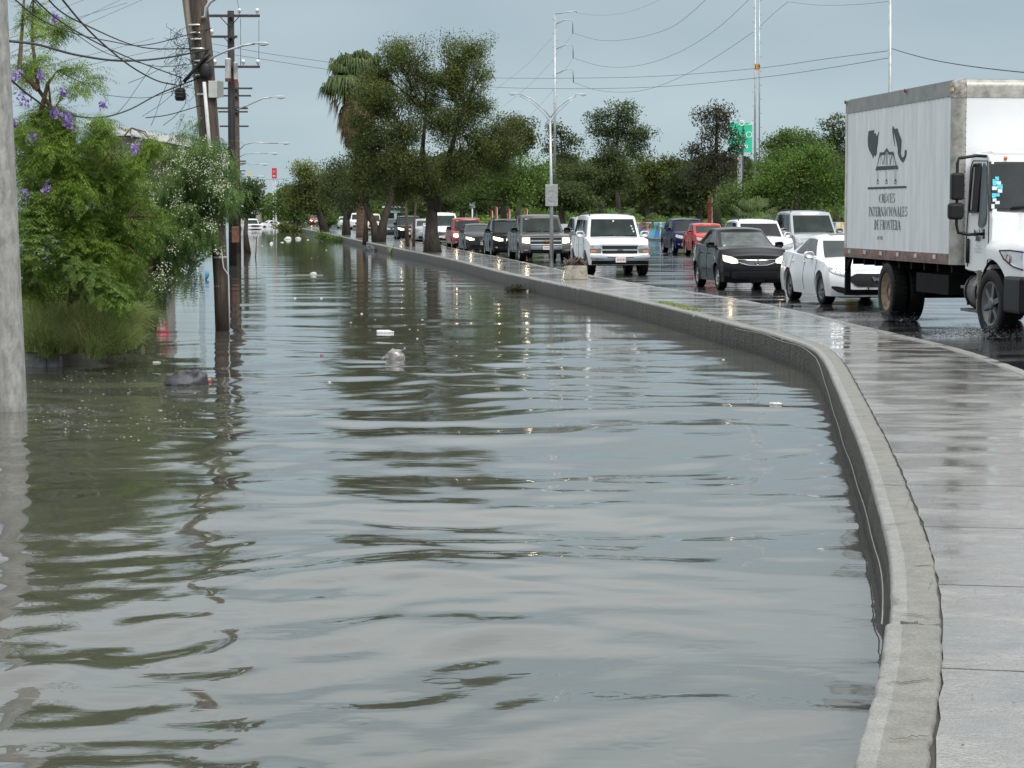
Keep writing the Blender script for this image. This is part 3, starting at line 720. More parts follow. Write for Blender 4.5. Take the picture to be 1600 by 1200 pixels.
    def seams(s, xs, z0=None, z1=None):
        for sd in (-1, 1):
            for x in xs:
                b = MB(); z0_ = z0 or s.zb + .08; zt = s.ztop(x) - .03
                pts = [s.D(x, sd, lerp(z0_, zt, t)) + Vector((0, sd * .001, 0)) for t in np.linspace(0, 1, 8)]; b.tube(pts, .006, 4); b.build('door_seam', [PLAST], s.root)
    def skirt(s, m, z0, z1, off=.012):
        for sd in (-1, 1):
            x0, x1 = s.xw[1] + s.r + .1, s.xw[0] - s.r - .1; b = MB(); b.grid([[s.D(lerp(x0, x1, t), sd, z) + Vector((0, sd * (off if 0 < j < 3 else -.01), 0)) for j, z in enumerate((z0, z0 + .01, z1 - .01, z1))] for t in np.linspace(0, 1, 8)]); b.build('side_trim', [m], s.root)
    def put_wheels(s, steer=0.0, rim=None, spokes=None):
        for i, x in enumerate(s.xw):
            for sd in (-1, 1): make_wheel(s.root, x, sd * (s.W / 2 - s.tw / 2 - .01), s.r, s.tw, sd, rim or s.rim, spokes or s.spokes, steer if i == 0 else 0)
    def rails(s, m=PLAST):
        for sd in (-1, 1):
            b = MB(); b.tube([s.GD(.12, sd * .88, 1) + Vector((0, 0, 0.0)), s.GD(.16, sd * .88, 1) + Vector((0, 0, .05)), s.GD(.5, sd * .88, 1) + Vector((0, 0, .05)), s.GD(.86, sd * .88, 1) + Vector((0, 0, .05)), s.GD(.9, sd * .88, 1)], .018, 6); b.build('roof_rail', [m], s.root)
    def place(s, px, py, head=6.3, scale=1.0, z=ROAD_Z, anchor='fr'):
        """the wheel the photograph shows at (px, py): front right tyre's foot"""
        th = R(head); h = Vector((math.sin(th), -math.cos(th), 0)); left = Vector((-h.y, h.x, 0))
        p = G(px, py, z); loc = Vector((s.xw[0], -(s.W / 2 - .02), 0)) if anchor == 'fr' else Vector((s.hl, 0, 0))
        c = p - (h * loc.x + left * loc.y) * scale
        s.root.location = (c.x, c.y, z - 0.004); s.root.rotation_euler = (0, 0, math.atan2(h.y, h.x)); s.root.scale = (scale,) * 3
        return s
def square_(s): return s.square

def grille_bars(c, z0, z1, y, n, m=CHROME, off=.03, name='grille_bar', th=.008):
    for k in range(n):
        z = lerp(z0, z1, (k + .5) / n); c.front_patch(name, m, [-y, y], [z + th] * 2, [z - th] * 2, off=off, rows=2, depth=.03)

# 1 white full-size SUV beside the concrete block
def full_suv():
    c = Car('large_suv', 'white full-size SUV with chrome bumper trim and red-lettered plate, behind the concrete block', 'SUV', L=5.05, W=1.98, zb=.34, nose_z=.98, hood_z=1.20, hood_x=1.3, belt_f=1.22, belt_r=1.22, H=1.93, cowl=1.32, roof_f=1.82, roof_r=4.7, rear_base=4.98, tumb=.795, fo=.92, wb=2.95, r=.385, tw=.26,
            paint=PW, cF=.14, cR=.06, noseprof=((.34, .06), (.45, .0), (.64, .0), (.70, .10), (1.0, .13)), square=1, crown=.04, flare=.035, gcf=.12)
    c.body(); c.cabin(); c.glazing(side=((.07, .30), (.325, .52)), third=(.55, .9), ws_m=GLASSG, c0=.06, c1=.80); c.wipers()
    c.front_patch('grille', [PLAST], [-.56, .56], [.95, .95], [.70, .70], off=.02); 
    c.front_patch('grille_bar', [CHROME], [-.57, .57], [.84, .84], [.795, .795], off=.04, rows=2); c.front_patch('grille_bar', [CHROME], [-.58, .58], [.968, .968], [.945, .945], off=.035, rows=2)
    b = MB(); x = c.F(0, .82).x + .05; b.box(x, x + .012, -.09, .09, .80, .835); b.box(x, x + .014, -.03, .03, .785, .85); b.build('badge', [CHROME], c.root)
    c.pair('headlight', [LENS], [.58, .96], [.965, .96], [.85, .86], off=.03); c.pair('lamp_surround', [mat('smoked_lamp', (.16, .16, .165), .15, .3, coat=.8)], [.60, .97], [.835, .845], [.72, .74], off=.026); c.pair('indicator', [AMBER], [.74, .92], [.80, .80], [.745, .75], off=.034)
    c.front_patch('bumper', [CHROME], [-.99, -.7, .7, .99], [.66] * 4, [.52, .48, .48, .52], off=.05, depth=.1); c.front_patch('bumper_valance', [PLAST], [-.9, .9], [.47, .47], [.36, .36], off=.02)
    c.front_patch('bumper_slot', [PLAST], [-.42, .42], [.60, .60], [.575, .575], off=.056, rows=2)
    c.plate(.51, w=.33, h=.17, off=.07); c.mirrors(PW, a=.09, sz=1.35); c.handles([.55, -.6], .98); c.seams([.98, -.12, -1.15]); c.rails(PLAST); c.skirt(PLAST, .40, .52)
    c.put_wheels(rim=RIMD, spokes=6, steer=R(3)); 
    # dark rear quarter seen past the tinted windows, sticker column on the screen
    for k in range(3):
        b = MB(); p = c.GD(0, .72 + .02 * k, .55 - .13 * k) + Vector((.012, 0, 0)); b.box(p.x, p.x + .004, p.y, p.y + .05, p.z - .03, p.z + .03); b.build('sticker', [STICK], c.root)
    b = MB(); p = c.GD(0, .02, .78) + Vector((.012, 0, 0)); b.box(p.x, p.x + .004, p.y - .03, p.y + .03, p.z - .035, p.z + .035); b.build('sticker', [STICK], c.root)
    return c.place(916, 429.5, 6.0, .95)

# 2 black hatchback, headlights on
def hatch():
    c = Car('hatchback_car', 'black hatchback with glowing headlights and chrome-edged grille in front of the white crossover', 'car', L=4.3, W=1.70, zb=.20, nose_z=.80, hood_z=1.04, hood_x=1.0, belt_f=1.04, belt_r=1.10, H=1.53, cowl=.92, roof_f=1.95, roof_r=3.35, rear_base=4.18, tumb=.69, flare=.045, fo=.84, wb=2.6, r=.315, tw=.2,
            paint=PBLK, cF=.26, noseprof=((.2, .08), (.34, .02), (.5, 0), (.62, .02), (.78, .10), (.9, .2)), rim=RIM, spokes=7, crown=.06, gcf=.24)
    c.body(); c.cabin(); c.glazing(side=((.13, .43), (.455, .76)), ws_m=mat('pale_windscreen', (0.045, 0.062, 0.056), .04, noise=(3.0, .2, 1.9), ior=1.36)); c.wipers()
    c.front_patch('grille', [PLAST], [-.42, .42], [.73, .73], [.62, .62], off=.014)
    c.front_patch('grille_trim', [CHROME], [-.50, -.2, 0, .2, .50], [.762, .750, .745, .750, .762], [.750, .740, .735, .740, .750], off=.03, rows=2)
    c.front_patch('grille_trim', [CHROME], [-.46, -.25, 0, .25, .46], [.70, .632, .618, .632, .70], [.685, .615, .60, .615, .685], off=.03, rows=2)
    b = MB(); x = c.F(0, .68).x + .035; b.lathe([(.045, 0), (.062, 0), (.062, .012), (.045, .012)], 20, 'x', (x, 0, .685), close=True); b.box(x, x + .014, -.075, .075, .675, .695); b.build('badge', [CHROME], c.root)
    hs = c.pair('headlight', [LITDIM], [.47, .60, .76, .84], [.755, .82, .86, .87], [.665, .655, .70, .78], off=.022)
    for h, sd in zip(hs, (1, -1)): b = MB(); p = c.F(sd * .63, .745); b.lathe([(.045, .01), (.04, .045), (.001, .05)], 16, 'x', (p.x, p.y, p.z)); b.build('bulb', [LIT], h)
    c.front_patch('bumper_intake', [UNDER], [-.62, -.5, .5, .62], [.44, .47, .47, .44], [.30, .27, .27, .30], off=.012); grille_bars(c, .30, .44, .5, 3, PLAST, .02)
    c.pair('fog_recess', [UNDER], [.66, .78], [.45, .46], [.33, .36], off=.012)
    c.mirrors(PBLK, a=.12); c.handles([.15, -.85], .88); c.seams([.95, -.05, -1.0]); c.put_wheels(steer=R(2))
    # two people are only shapes behind the glass: seat backs show pale-edged
    b = MB(); p = c.GD(0, -.88, .12) + Vector((.012, 0, 0)); b.box(p.x, p.x + .004, p.y, p.y + .07, p.z - .02, p.z + .04); b.build('sticker', [STICK], c.root)
    return c.place(1121, 452, 6.3, 1.0)

# 3 white sedan with black mesh grille, next to the truck
def sedan():
    c = Car('sedan_car', 'white sedan with black mesh grille and lit LED headlights, partly behind the truck', 'car', L=4.85, W=1.85, zb=.19, nose_z=.70, hood_z=.93, hood_x=1.25, belt_f=.94, belt_r=1.04, tail_z=1.02, deck_x=4.6, H=1.44, cowl=1.22, roof_f=2.2, roof_r=3.2, rear_base=4.25, tumb=.66, flare=.05, fo=.93, wb=2.78, r=.335, tw=.23,
            paint=PW, cF=.36, noseprof=((.19, .05), (.3, 0), (.5, 0), (.62, .03), (.74, .12), (.85, .2)), rim=RIMD, spokes=10, crown=.055, gcf=.24)
    c.body(); c.cabin(); c.glazing(side=((.14, .48), (.50, .80)), ws_m=GLASSG); c.wipers()
    c.front_patch('grille', [UNDER], [-.55, -.38, .38, .55], [.58, .66, .66, .58], [.53, .40, .40, .53], off=.016)
    for k in range(9):
        y = -.44 + k * .11; c.front_patch('grille_mesh_bar', [PLAST], [y, y + .014], [.65, .65], [.42, .42], off=.024, rows=2)
    b = MB(); x = c.F(0, .55).x + .035; b.prism([(-.10, .60), (-.06, .60), (0, .56), (.06, .60), (.10, .60), (.05, .50), (0, .53), (-.05, .50)], x, x + .012, 'x'); b.build('badge', [CHROME], c.root)
    c.pair('headlight', [LENS], [.50, .62, .80, .92], [.70, .735, .775, .81], [.635, .615, .66, .76], off=.02)
    for sd in (1, -1):
        for k in range(4): b = MB(); p = c.F(sd * (.56 + .075 * k), .672 + .015 * k); b.lathe([(.03, .01), (.03, .034), (.001, .038)], 12, 'x', (p.x, p.y, p.z)); b.build('led_lamp', [LITW], c.root)
    c.pair('indicator', [AMBER], [.855, .925], [.77, .80], [.70, .75], off=.03)
    c.pair('bumper_intake', [UNDER], [.36, .5, .74, .84], [.28, .35, .40, .40], [.22, .23, .28, .36], off=.012)
    c.front_patch('bumper_slot', [UNDER], [-.5, .5], [.31, .31], [.23, .23], off=.010); b = MB(); x = c.F(0, .34).x + .03
    for z in (.30, .42): b.tube([(x, -.17, z), (x, .17, z)], .012, 5)
    for y in (-.17, .17): b.tube([(x, y, .30), (x, y, .42)], .012, 5)
    b.build('plate_holder', [PLAST], c.root)
    c.mirrors(PW, a=.15); c.handles([.0, -1.0], .86); c.seams([1.02, -.02, -1.1]); c.put_wheels(steer=R(4), rim=RIMD, spokes=10)
    b = MB(); b.grid([[c.GD(a, q, 1) + Vector((0, 0, .006)) for q in (-.6, -.3, 0, .3, .6)] for a in (.12, .25, .4)]); b.build('sunroof', [GLASS], c.root)
    return c.place(1283, 475.5, 6.5, 1.0)

# 4 grey crew-cab pickup
def pickup(label, pnt, px, py, head, scale, lit=True, small=False, goldb=True, name='pickup_truck'):
    c = Car(name, label, 'pickup truck', L=5.7, W=2.0, zb=.38, nose_z=1.02, hood_z=1.16, hood_x=1.3, belt_f=1.20, belt_r=1.20, tail_z=1.18, H=1.88, cowl=1.42, roof_f=2.0, roof_r=3.5, rear_base=3.75, deck_x=4.2, tumb=.80, fo=.98, wb=3.6, r=.39, tw=.26,
            paint=pnt, cF=.15, cR=.03, noseprof=((.38, .05), (.5, 0), (.66, 0), (.74, .07), (1.05, .10)), square=1, crown=.05, gcf=.12)
    c.body(); c.cabin(); c.glazing(side=((.10, .48), (.52, .86)), ws_m=GLASSG, c0=.08, c1=.85); c.wipers()
    c.front_patch('grille', [PLAST], [-.60, .60], [1.0, 1.0], [.72, .72], off=.02); c.front_patch('grille_trim', [CHROME], [-.62, .62], [1.02, 1.02], [.985, .985], off=.035, rows=2)
    c.front_patch('grille_bar', [CHROME], [-.61, .61], [.895, .895], [.835, .835], off=.04, rows=2); c.front_patch('grille_trim', [CHROME], [-.62, .62], [.735, .735], [.70, .70], off=.035, rows=2)
    b = MB(); x = c.F(0, .86).x + .05; b.box(x, x + .014, -.11, .11, .845, .885); b.box(x, x + .017, -.04, .04, .825, .905); b.build('badge', [GOLD if goldb else CHROME], c.root)
    hs = c.pair('headlight', [LITDIM if lit else LENS], [.64, .94], [1.0, .99], [.75, .78], off=.03)
    if lit:
        for h, sd in zip(hs, (1, -1)): b = MB(); p = c.F(sd * .76, .84); b.lathe([(.07, .02), (.06, .055), (.001, .06)], 14, 'x', (p.x, p.y, p.z)); b.build('bulb', [LIT], h)
    c.front_patch('bumper', [CHROME if not small else pnt], [-.62, .62], [.67, .67], [.52, .52], off=.06, depth=.1)
    c.pair('bumper_end', [pnt], [.62, .99], [.68, .68], [.42, .46], off=.045); c.front_patch('bumper_intake', [UNDER], [-.6, .6], [.50, .50], [.39, .39], off=.03)
    c.pair('fog_light', [LENS], [.72, .88], [.52, .52], [.45, .46], off=.06)
    c.plate(.59, w=.3, h=.15, off=.09); c.mirrors(PLAST, a=.12, sz=1.4); c.put_wheels(rim=RIM, spokes=6)
    if not small: c.handles([.15, -.75], 1.0); c.seams([.95, -.1, -.95]); c.skirt(PLAST, .40, .46)
    # open bed behind the cab
    b = MB(); b.box(-c.hl + .08, c.hl - 3.85, -.78, .78, 1.235, 1.25); b.build('bed_floor', [UNDER], c.root)
    b = MB(); p = c.GD(0, -.8, .82) + Vector((.012, 0, 0)); b.box(p.x, p.x + .004, p.y, p.y + .2, p.z - .03, p.z + .03); b.build('sticker', [STICK], c.root)
    return c.place(px, py, head, scale)

# generic crossover / SUV / sedan fronts for the vehicles further up the queue
def crossover(name, label, pnt, px, py, head=6.3, scale=1.0, lit=False, dark_ws=False, H=1.68, W=1.82, L=4.5, cat='SUV', anchor='fr', chrome_bars=True, rails=True, lower_black=False, intake=None, wheels_rim=RIM, lamp_one=False, detail=True):
    c = Car(name, label, cat, L=L, W=W, zb=.26, nose_z=.90, hood_z=1.08, hood_x=1.05, belt_f=1.08, belt_r=1.14, H=H, cowl=1.05, roof_f=1.75, roof_r=L - .75, rear_base=L - .15, tumb=.78, fo=.86, wb=L - 1.85, r=.355, tw=.23,
            paint=pnt, cF=.24, noseprof=((.26, .08), (.4, .01), (.6, 0), (.74, .02), (.92, .12)), rim=wheels_rim, crown=.05, gcf=.2)
    c.body(); c.cabin(); c.glazing(side=((.11, .40), (.42, .68)), third=(.71, .88), ws_m=GLASS if dark_ws else GLASSG); c.wipers()
    c.front_patch('grille', [PLAST], [-.38, .38], [.82, .82], [.60, .62], off=.016)
    if chrome_bars: grille_bars(c, .60, .84, .37, 3, CHROME, .034, th=.012)
    hs = c.pair('headlight', [LITDIM if lit else LENS], [.44, .60, .78, W / 2 - .03], [.83, .87, .91, .93], [.72, .71, .76, .84], off=.024)
    if lit:
        for h, sd in zip(hs, (1, -1)):
            b = MB(); p = c.F(sd * .62, .79); b.lathe([(.05, .02), (.045, .05), (.001, .055)], 12, 'x', (p.x, p.y, p.z)); b.build('bulb', [LIT], h)
    if intake is not None: c.front_patch('bumper_intake', [intake], [-.6, -.5, .5, .6], [.50, .54, .54, .50], [.36, .33, .33, .36], off=.016)
    else: c.front_patch('bumper_intake', [UNDER], [-.62, .62], [.48, .48], [.32, .32], off=.014)
    if detail: c.pair('fog_light', [LENS], [.66, .76], [.48, .48], [.42, .43], off=.02); c.handles([.1, -.85], .92); c.seams([.9, -.1, -1.0])
    c.mirrors(pnt, a=.12, sz=1.15)
    if rails: c.rails()
    c.put_wheels(spokes=6); c.plate(.52, off=.03)
    return c.place(px, py, head, scale, anchor=anchor)
def small_sedan(name, label, pnt, px, py, head=6.3, scale=1.0, lit=False, H=1.42, anchor='fr', z=ROAD_Z):
    c = Car(name, label, 'car', L=4.5, W=1.76, zb=.20, nose_z=.76, hood_z=.98, hood_x=1.1, belt_f=.98, belt_r=1.04, tail_z=1.02, deck_x=4.2, H=H, cowl=1.12, roof_f=1.95, roof_r=3.2, rear_base=3.95, tumb=.74, fo=.86, wb=2.62, r=.315, tw=.2, paint=pnt, cF=.24)
    c.body(); c.cabin(); c.glazing(side=((.13, .48), (.50, .82)), ws_m=GLASSG); c.wipers()
    c.front_patch('grille', [PLAST], [-.36, .36], [.70, .70], [.58, .58], off=.014); grille_bars(c, .58, .70, .36, 2, CHROME, .026)
    hs = c.pair('headlight', [LITDIM if lit else LENS], [.42, .60, .82], [.70, .75, .80], [.61, .60, .68], off=.022)
    if lit:
        for h, sd in zip(hs, (1, -1)):
            b = MB(); p = c.F(sd * .6, .67); b.lathe([(.05, .015), (.045, .045), (.001, .05)], 12, 'x', (p.x, p.y, p.z)); b.build('bulb', [LIT], h)
    c.front_patch('bumper_intake', [UNDER], [-.6, .6], [.40, .40], [.27, .27], off=.012); c.mirrors(pnt, a=.13); c.put_wheels(); c.plate(.47, off=.03)
    return c.place(px, py, head, scale, z=z, anchor=anchor)

full_suv(); hatch(); sedan()
pickup('graphite grey crew-cab pickup with gold badge and glowing headlights, behind the street sign post', PGRY, 811, 409.5, 6.6, .96)
crossover('crossover_suv', 'white crossover with chrome grille bars just behind the black hatchback', PW, 1203, 423, 6.3, 1.0, anchor='nose', intake=UNDER, dark_ws=True)
crossover('crossover_suv', 'silver-grey SUV with dark roof rails beside the back of the box truck', PSIL, 1286, 415, 6.3, 1.06, anchor='nose', H=1.86, W=1.88, L=4.7, detail=False)
crossover('crossover_suv', 'dark blue SUV with orange glint in its lower grille, foremost vehicle by the painted wall', PBLU, 1051, 396, 6.3, .97, intake=AMBER, chrome_bars=False, rails=False, W=1.82)  # the orange glint is put in as the intake's amber colour
crossover('hatchback_car', 'red car squeezed between the dark blue SUV and the white crossover', PRED, 1084, 400, 6.3, .92, H=1.56, W=1.72, L=4.0, cat='car', rails=False, chrome_bars=False)
crossover('crossover_suv', 'grey SUV mostly hidden behind the white full-size SUV', PSIL, 896, 402, 6.3, 1.0, H=1.74)
crossover('crossover_suv', 'black SUV with low lit lamps between the grey pickup and the grey sedan', PBLK, 767, 402.5, 6.5, .98, lit=True, H=1.66, chrome_bars=False)
small_sedan('sedan_car', 'dark grey sedan with glowing headlights between the red pickup and the black SUV', PCHR, 725, 395, 6.6, .98, lit=True, H=1.40)
pickup('dark red pickup with lit headlights behind the grey sedan', PDRED, 706, 391, 6.6, .86, small=True, goldb=False)
crossover('crossover_suv', 'white SUV behind the trunk of the big median tree', PW, 667, 384.5, 6.6, 1.02, H=1.86, W=1.95, chrome_bars=True, dark_ws=False)
crossover('hatchback_car', 'silver car with gaping black lower bumper just left of the big tree trunk', PSIL, 647, 380.5, 6.6, .98, H=1.55, W=1.75, L=4.1, cat='car', rails=False, chrome_bars=False)
crossover('crossover_suv', 'black SUV behind the slim median tree with its lamps glowing', PBLK, 620, 376.5, 6.6, 1.0, lit=True, detail=False)
small_sedan('sedan_car', 'dark sedan at the tail of the queue half hidden by the twin-trunk tree', PCHR, 600, 371, 6.6, 1.0, lit=False)
crossover('crossover_suv', 'white SUV on the far carriageway left of the palm trunk', PW, 547, 358.5, 6.3, 1.0, H=1.85, W=1.9, chrome_bars=False, detail=False)
small_sedan('sedan_car', 'pale silver-green sedan left of the white SUV under the far trees', PGRN, 528, 357, 6.3, 1.0)
small_sedan('sedan_car', 'dark red sedan far off under the median trees', PDRED, 484, 351.5, 6.3, 1.0, lit=True)
small_sedan('sedan_car', 'dark sedan stranded in the water at the far end of the flooded street', PCHR, 411, 352.6, 2.0, 1.05, z=-.15)
small_sedan('sedan_car', 'white sedan sunk to its doors beside the dark sedan in the flood', PW, 403, 359.5, -50, 1.0, z=-.45)
pickup('white pickup standing in deep water beside the far utility poles', PW, 386, 355.5, 20, .9, lit=False, small=True, goldb=False).root.location.z = -.35

crossover('crossover_suv', 'beige van-like SUV with lit lamps seen between the twin trunks', PBEI, 583, 365, 6.3, 1.0, lit=True, H=1.8, anchor='nose', detail=False, chrome_bars=False)
# ------------------------------------------------------------------ serif lettering drawn as thin raised strokes
def stroke(b, x0, y0, x1, y1, w, put):
    d = Vector((x1 - x0, y1 - y0)); L = d.length
    if L < 1e-6: return
    n = Vector((-d.y, d.x)) / L * w / 2
    b.add([put(x0 + n.x, y0 + n.y), put(x1 + n.x, y1 + n.y), put(x1 - n.x, y1 - n.y), put(x0 - n.x, y0 - n.y)], [(0, 1, 2, 3)])
def arc(b, cx, cy, rx, ry, a0, a1, wt, wn_, put, n=14):
    pr = None
    for i in range(n + 1):
        a = R(a0 + (a1 - a0) * i / n); w = wn_ + (wt - wn_) * abs(math.cos(a)); o = (cx + (rx + w / 2) * math.cos(a), cy + (ry + wn_ / 2) * math.sin(a)); q = (cx + (rx - w / 2) * math.cos(a), cy + (ry - wn_ / 2) * math.sin(a))
        if pr: b.add([put(*pr[0]), put(*o), put(*q), put(*pr[1])], [(0, 1, 2, 3)])
        pr = (o, q)
T, N_ = .14, .04        # thick and thin stroke, for a letter one unit high
def serif(b, x, y, w, put): stroke(b, x - w / 2, y, x + w / 2, y, .035, put)
def glyph(b, ch, put):
    """returns advance width; letter height 1"""
    s = lambda *a: stroke(b, *a, put)
    def stem(x, w=T, top=True, bot=True):
        s(x, 0, x, 1, w)
        if bot: serif(b, x, .022, .34, put)
        if top: serif(b, x, .978, .34, put)
    if ch == ' ': return .32
    if ch == 'I': stem(.2); return .42
    if ch == 'C': arc(b, .40, .5, .30, .46, 50, 310, T, N_, put); s(.64, .66, .64, .97, .05); return .76
    if ch == 'O': arc(b, .42, .5, .32, .46, 0, 360, T, N_, put, 24); return .86
    if ch == 'D': stem(.2); arc(b, .26, .5, .42, .46, -90, 90, T, N_, put); return .82
    if ch == 'R': stem(.2); arc(b, .32, .745, .20, .225, -90, 90, T, N_, put); s(.2, .97, .34, .97, N_); s(.2, .52, .34, .52, N_); s(.38, .52, .66, .02, .14); serif(b, .66, .022, .2, put); return .76
    if ch == 'U': stem(.2, T, bot=False); s(.62, .3, .62, 1, N_); serif(b, .62, .978, .26, put); arc(b, .41, .30, .21, .27, 180, 360, .11, N_, put); s(.2, .28, .2, .4, T); return .84
    if ch == 'E': stem(.2); s(.2, .97, .62, .97, N_); s(.2, .5, .52, .5, N_); s(.2, .03, .64, .03, N_); s(.62, .78, .62, .99, .05); s(.64, 0, .64, .24, .05); s(.52, .4, .52, .6, .045); return .74
    if ch == 'F': stem(.2); s(.2, .97, .62, .97, N_); s(.2, .5, .52, .5, N_); s(.62, .76, .62, .99, .05); s(.52, .4, .52, .6, .045); return .70
    if ch == 'L': stem(.2); s(.2, .03, .62, .03, N_); s(.62, 0, .62, .26, .05); return .70
    if ch == 'T': s(.36, 0, .36, 1, T); serif(b, .36, .022, .36, put); s(.04, .97, .68, .97, N_); s(.05, .74, .05, .99, .05); s(.67, .74, .67, .99, .05); return .74
    if ch == 'N': s(.16, 0, .16, 1, N_); serif(b, .16, .022, .26, put); s(.1, .98, .2, .98, .04); s(.16, .96, .68, .04, .15); s(.68, 0, .68, 1, N_); serif(b, .68, .978, .26, put); return .84
    if ch == 'A': s(.36, .98, .12, .02, N_); s(.36, .98, .64, .02, .15); serif(b, .12, .022, .24, put); serif(b, .64, .022, .28, put); s(.2, .34, .52, .34, N_); return .78
    if ch == 'S': arc(b, .34, .74, .20, .23, 30, 270, .10, .07, put); arc(b, .34, .27, .22, .23, 90, -150, .12, .07, put); s(.55, .74, .55, .97, .045); s(.12, .03, .12, .26, .045); return .66
    if ch == 'M': s(.14, 0, .14, 1, N_); serif(b, .14, .022, .2, put); s(.14, .98, .42, .1, .12); s(.42, .1, .70, .98, N_); s(.72, 0, .72, 1, T); serif(b, .72, .022, .28, put); return .92
    if ch == '4': s(.44, 0, .44, 1, .12); s(.44, .96, .08, .3, N_); s(.06, .28, .62, .28, .08); return .68
    if ch == '8': arc(b, .32, .74, .17, .2, 0, 360, .1, .07, put, 16); arc(b, .32, .28, .21, .23, 0, 360, .1, .07, put, 16); return .64
    return .5
def word_width(t):
    b = MB(); return sum(glyph(b, c, lambda x, y: (0, 0, 0)) for c in t)
def letter_word(t, cx, base, h, total_w, put3, name, m, parent):
    """centre the word on cx, squeezing it to total_w; each letter is a piece"""
    w0 = word_width(t) * h; kx = total_w / w0; x = cx - total_w / 2
    for ch in t:
        b = MB(); adv = glyph(b, ch, lambda u, v: put3(x + u * h * kx, base + v * h))
        if b.v: b.build(name, m, parent)
        x += adv * h * kx

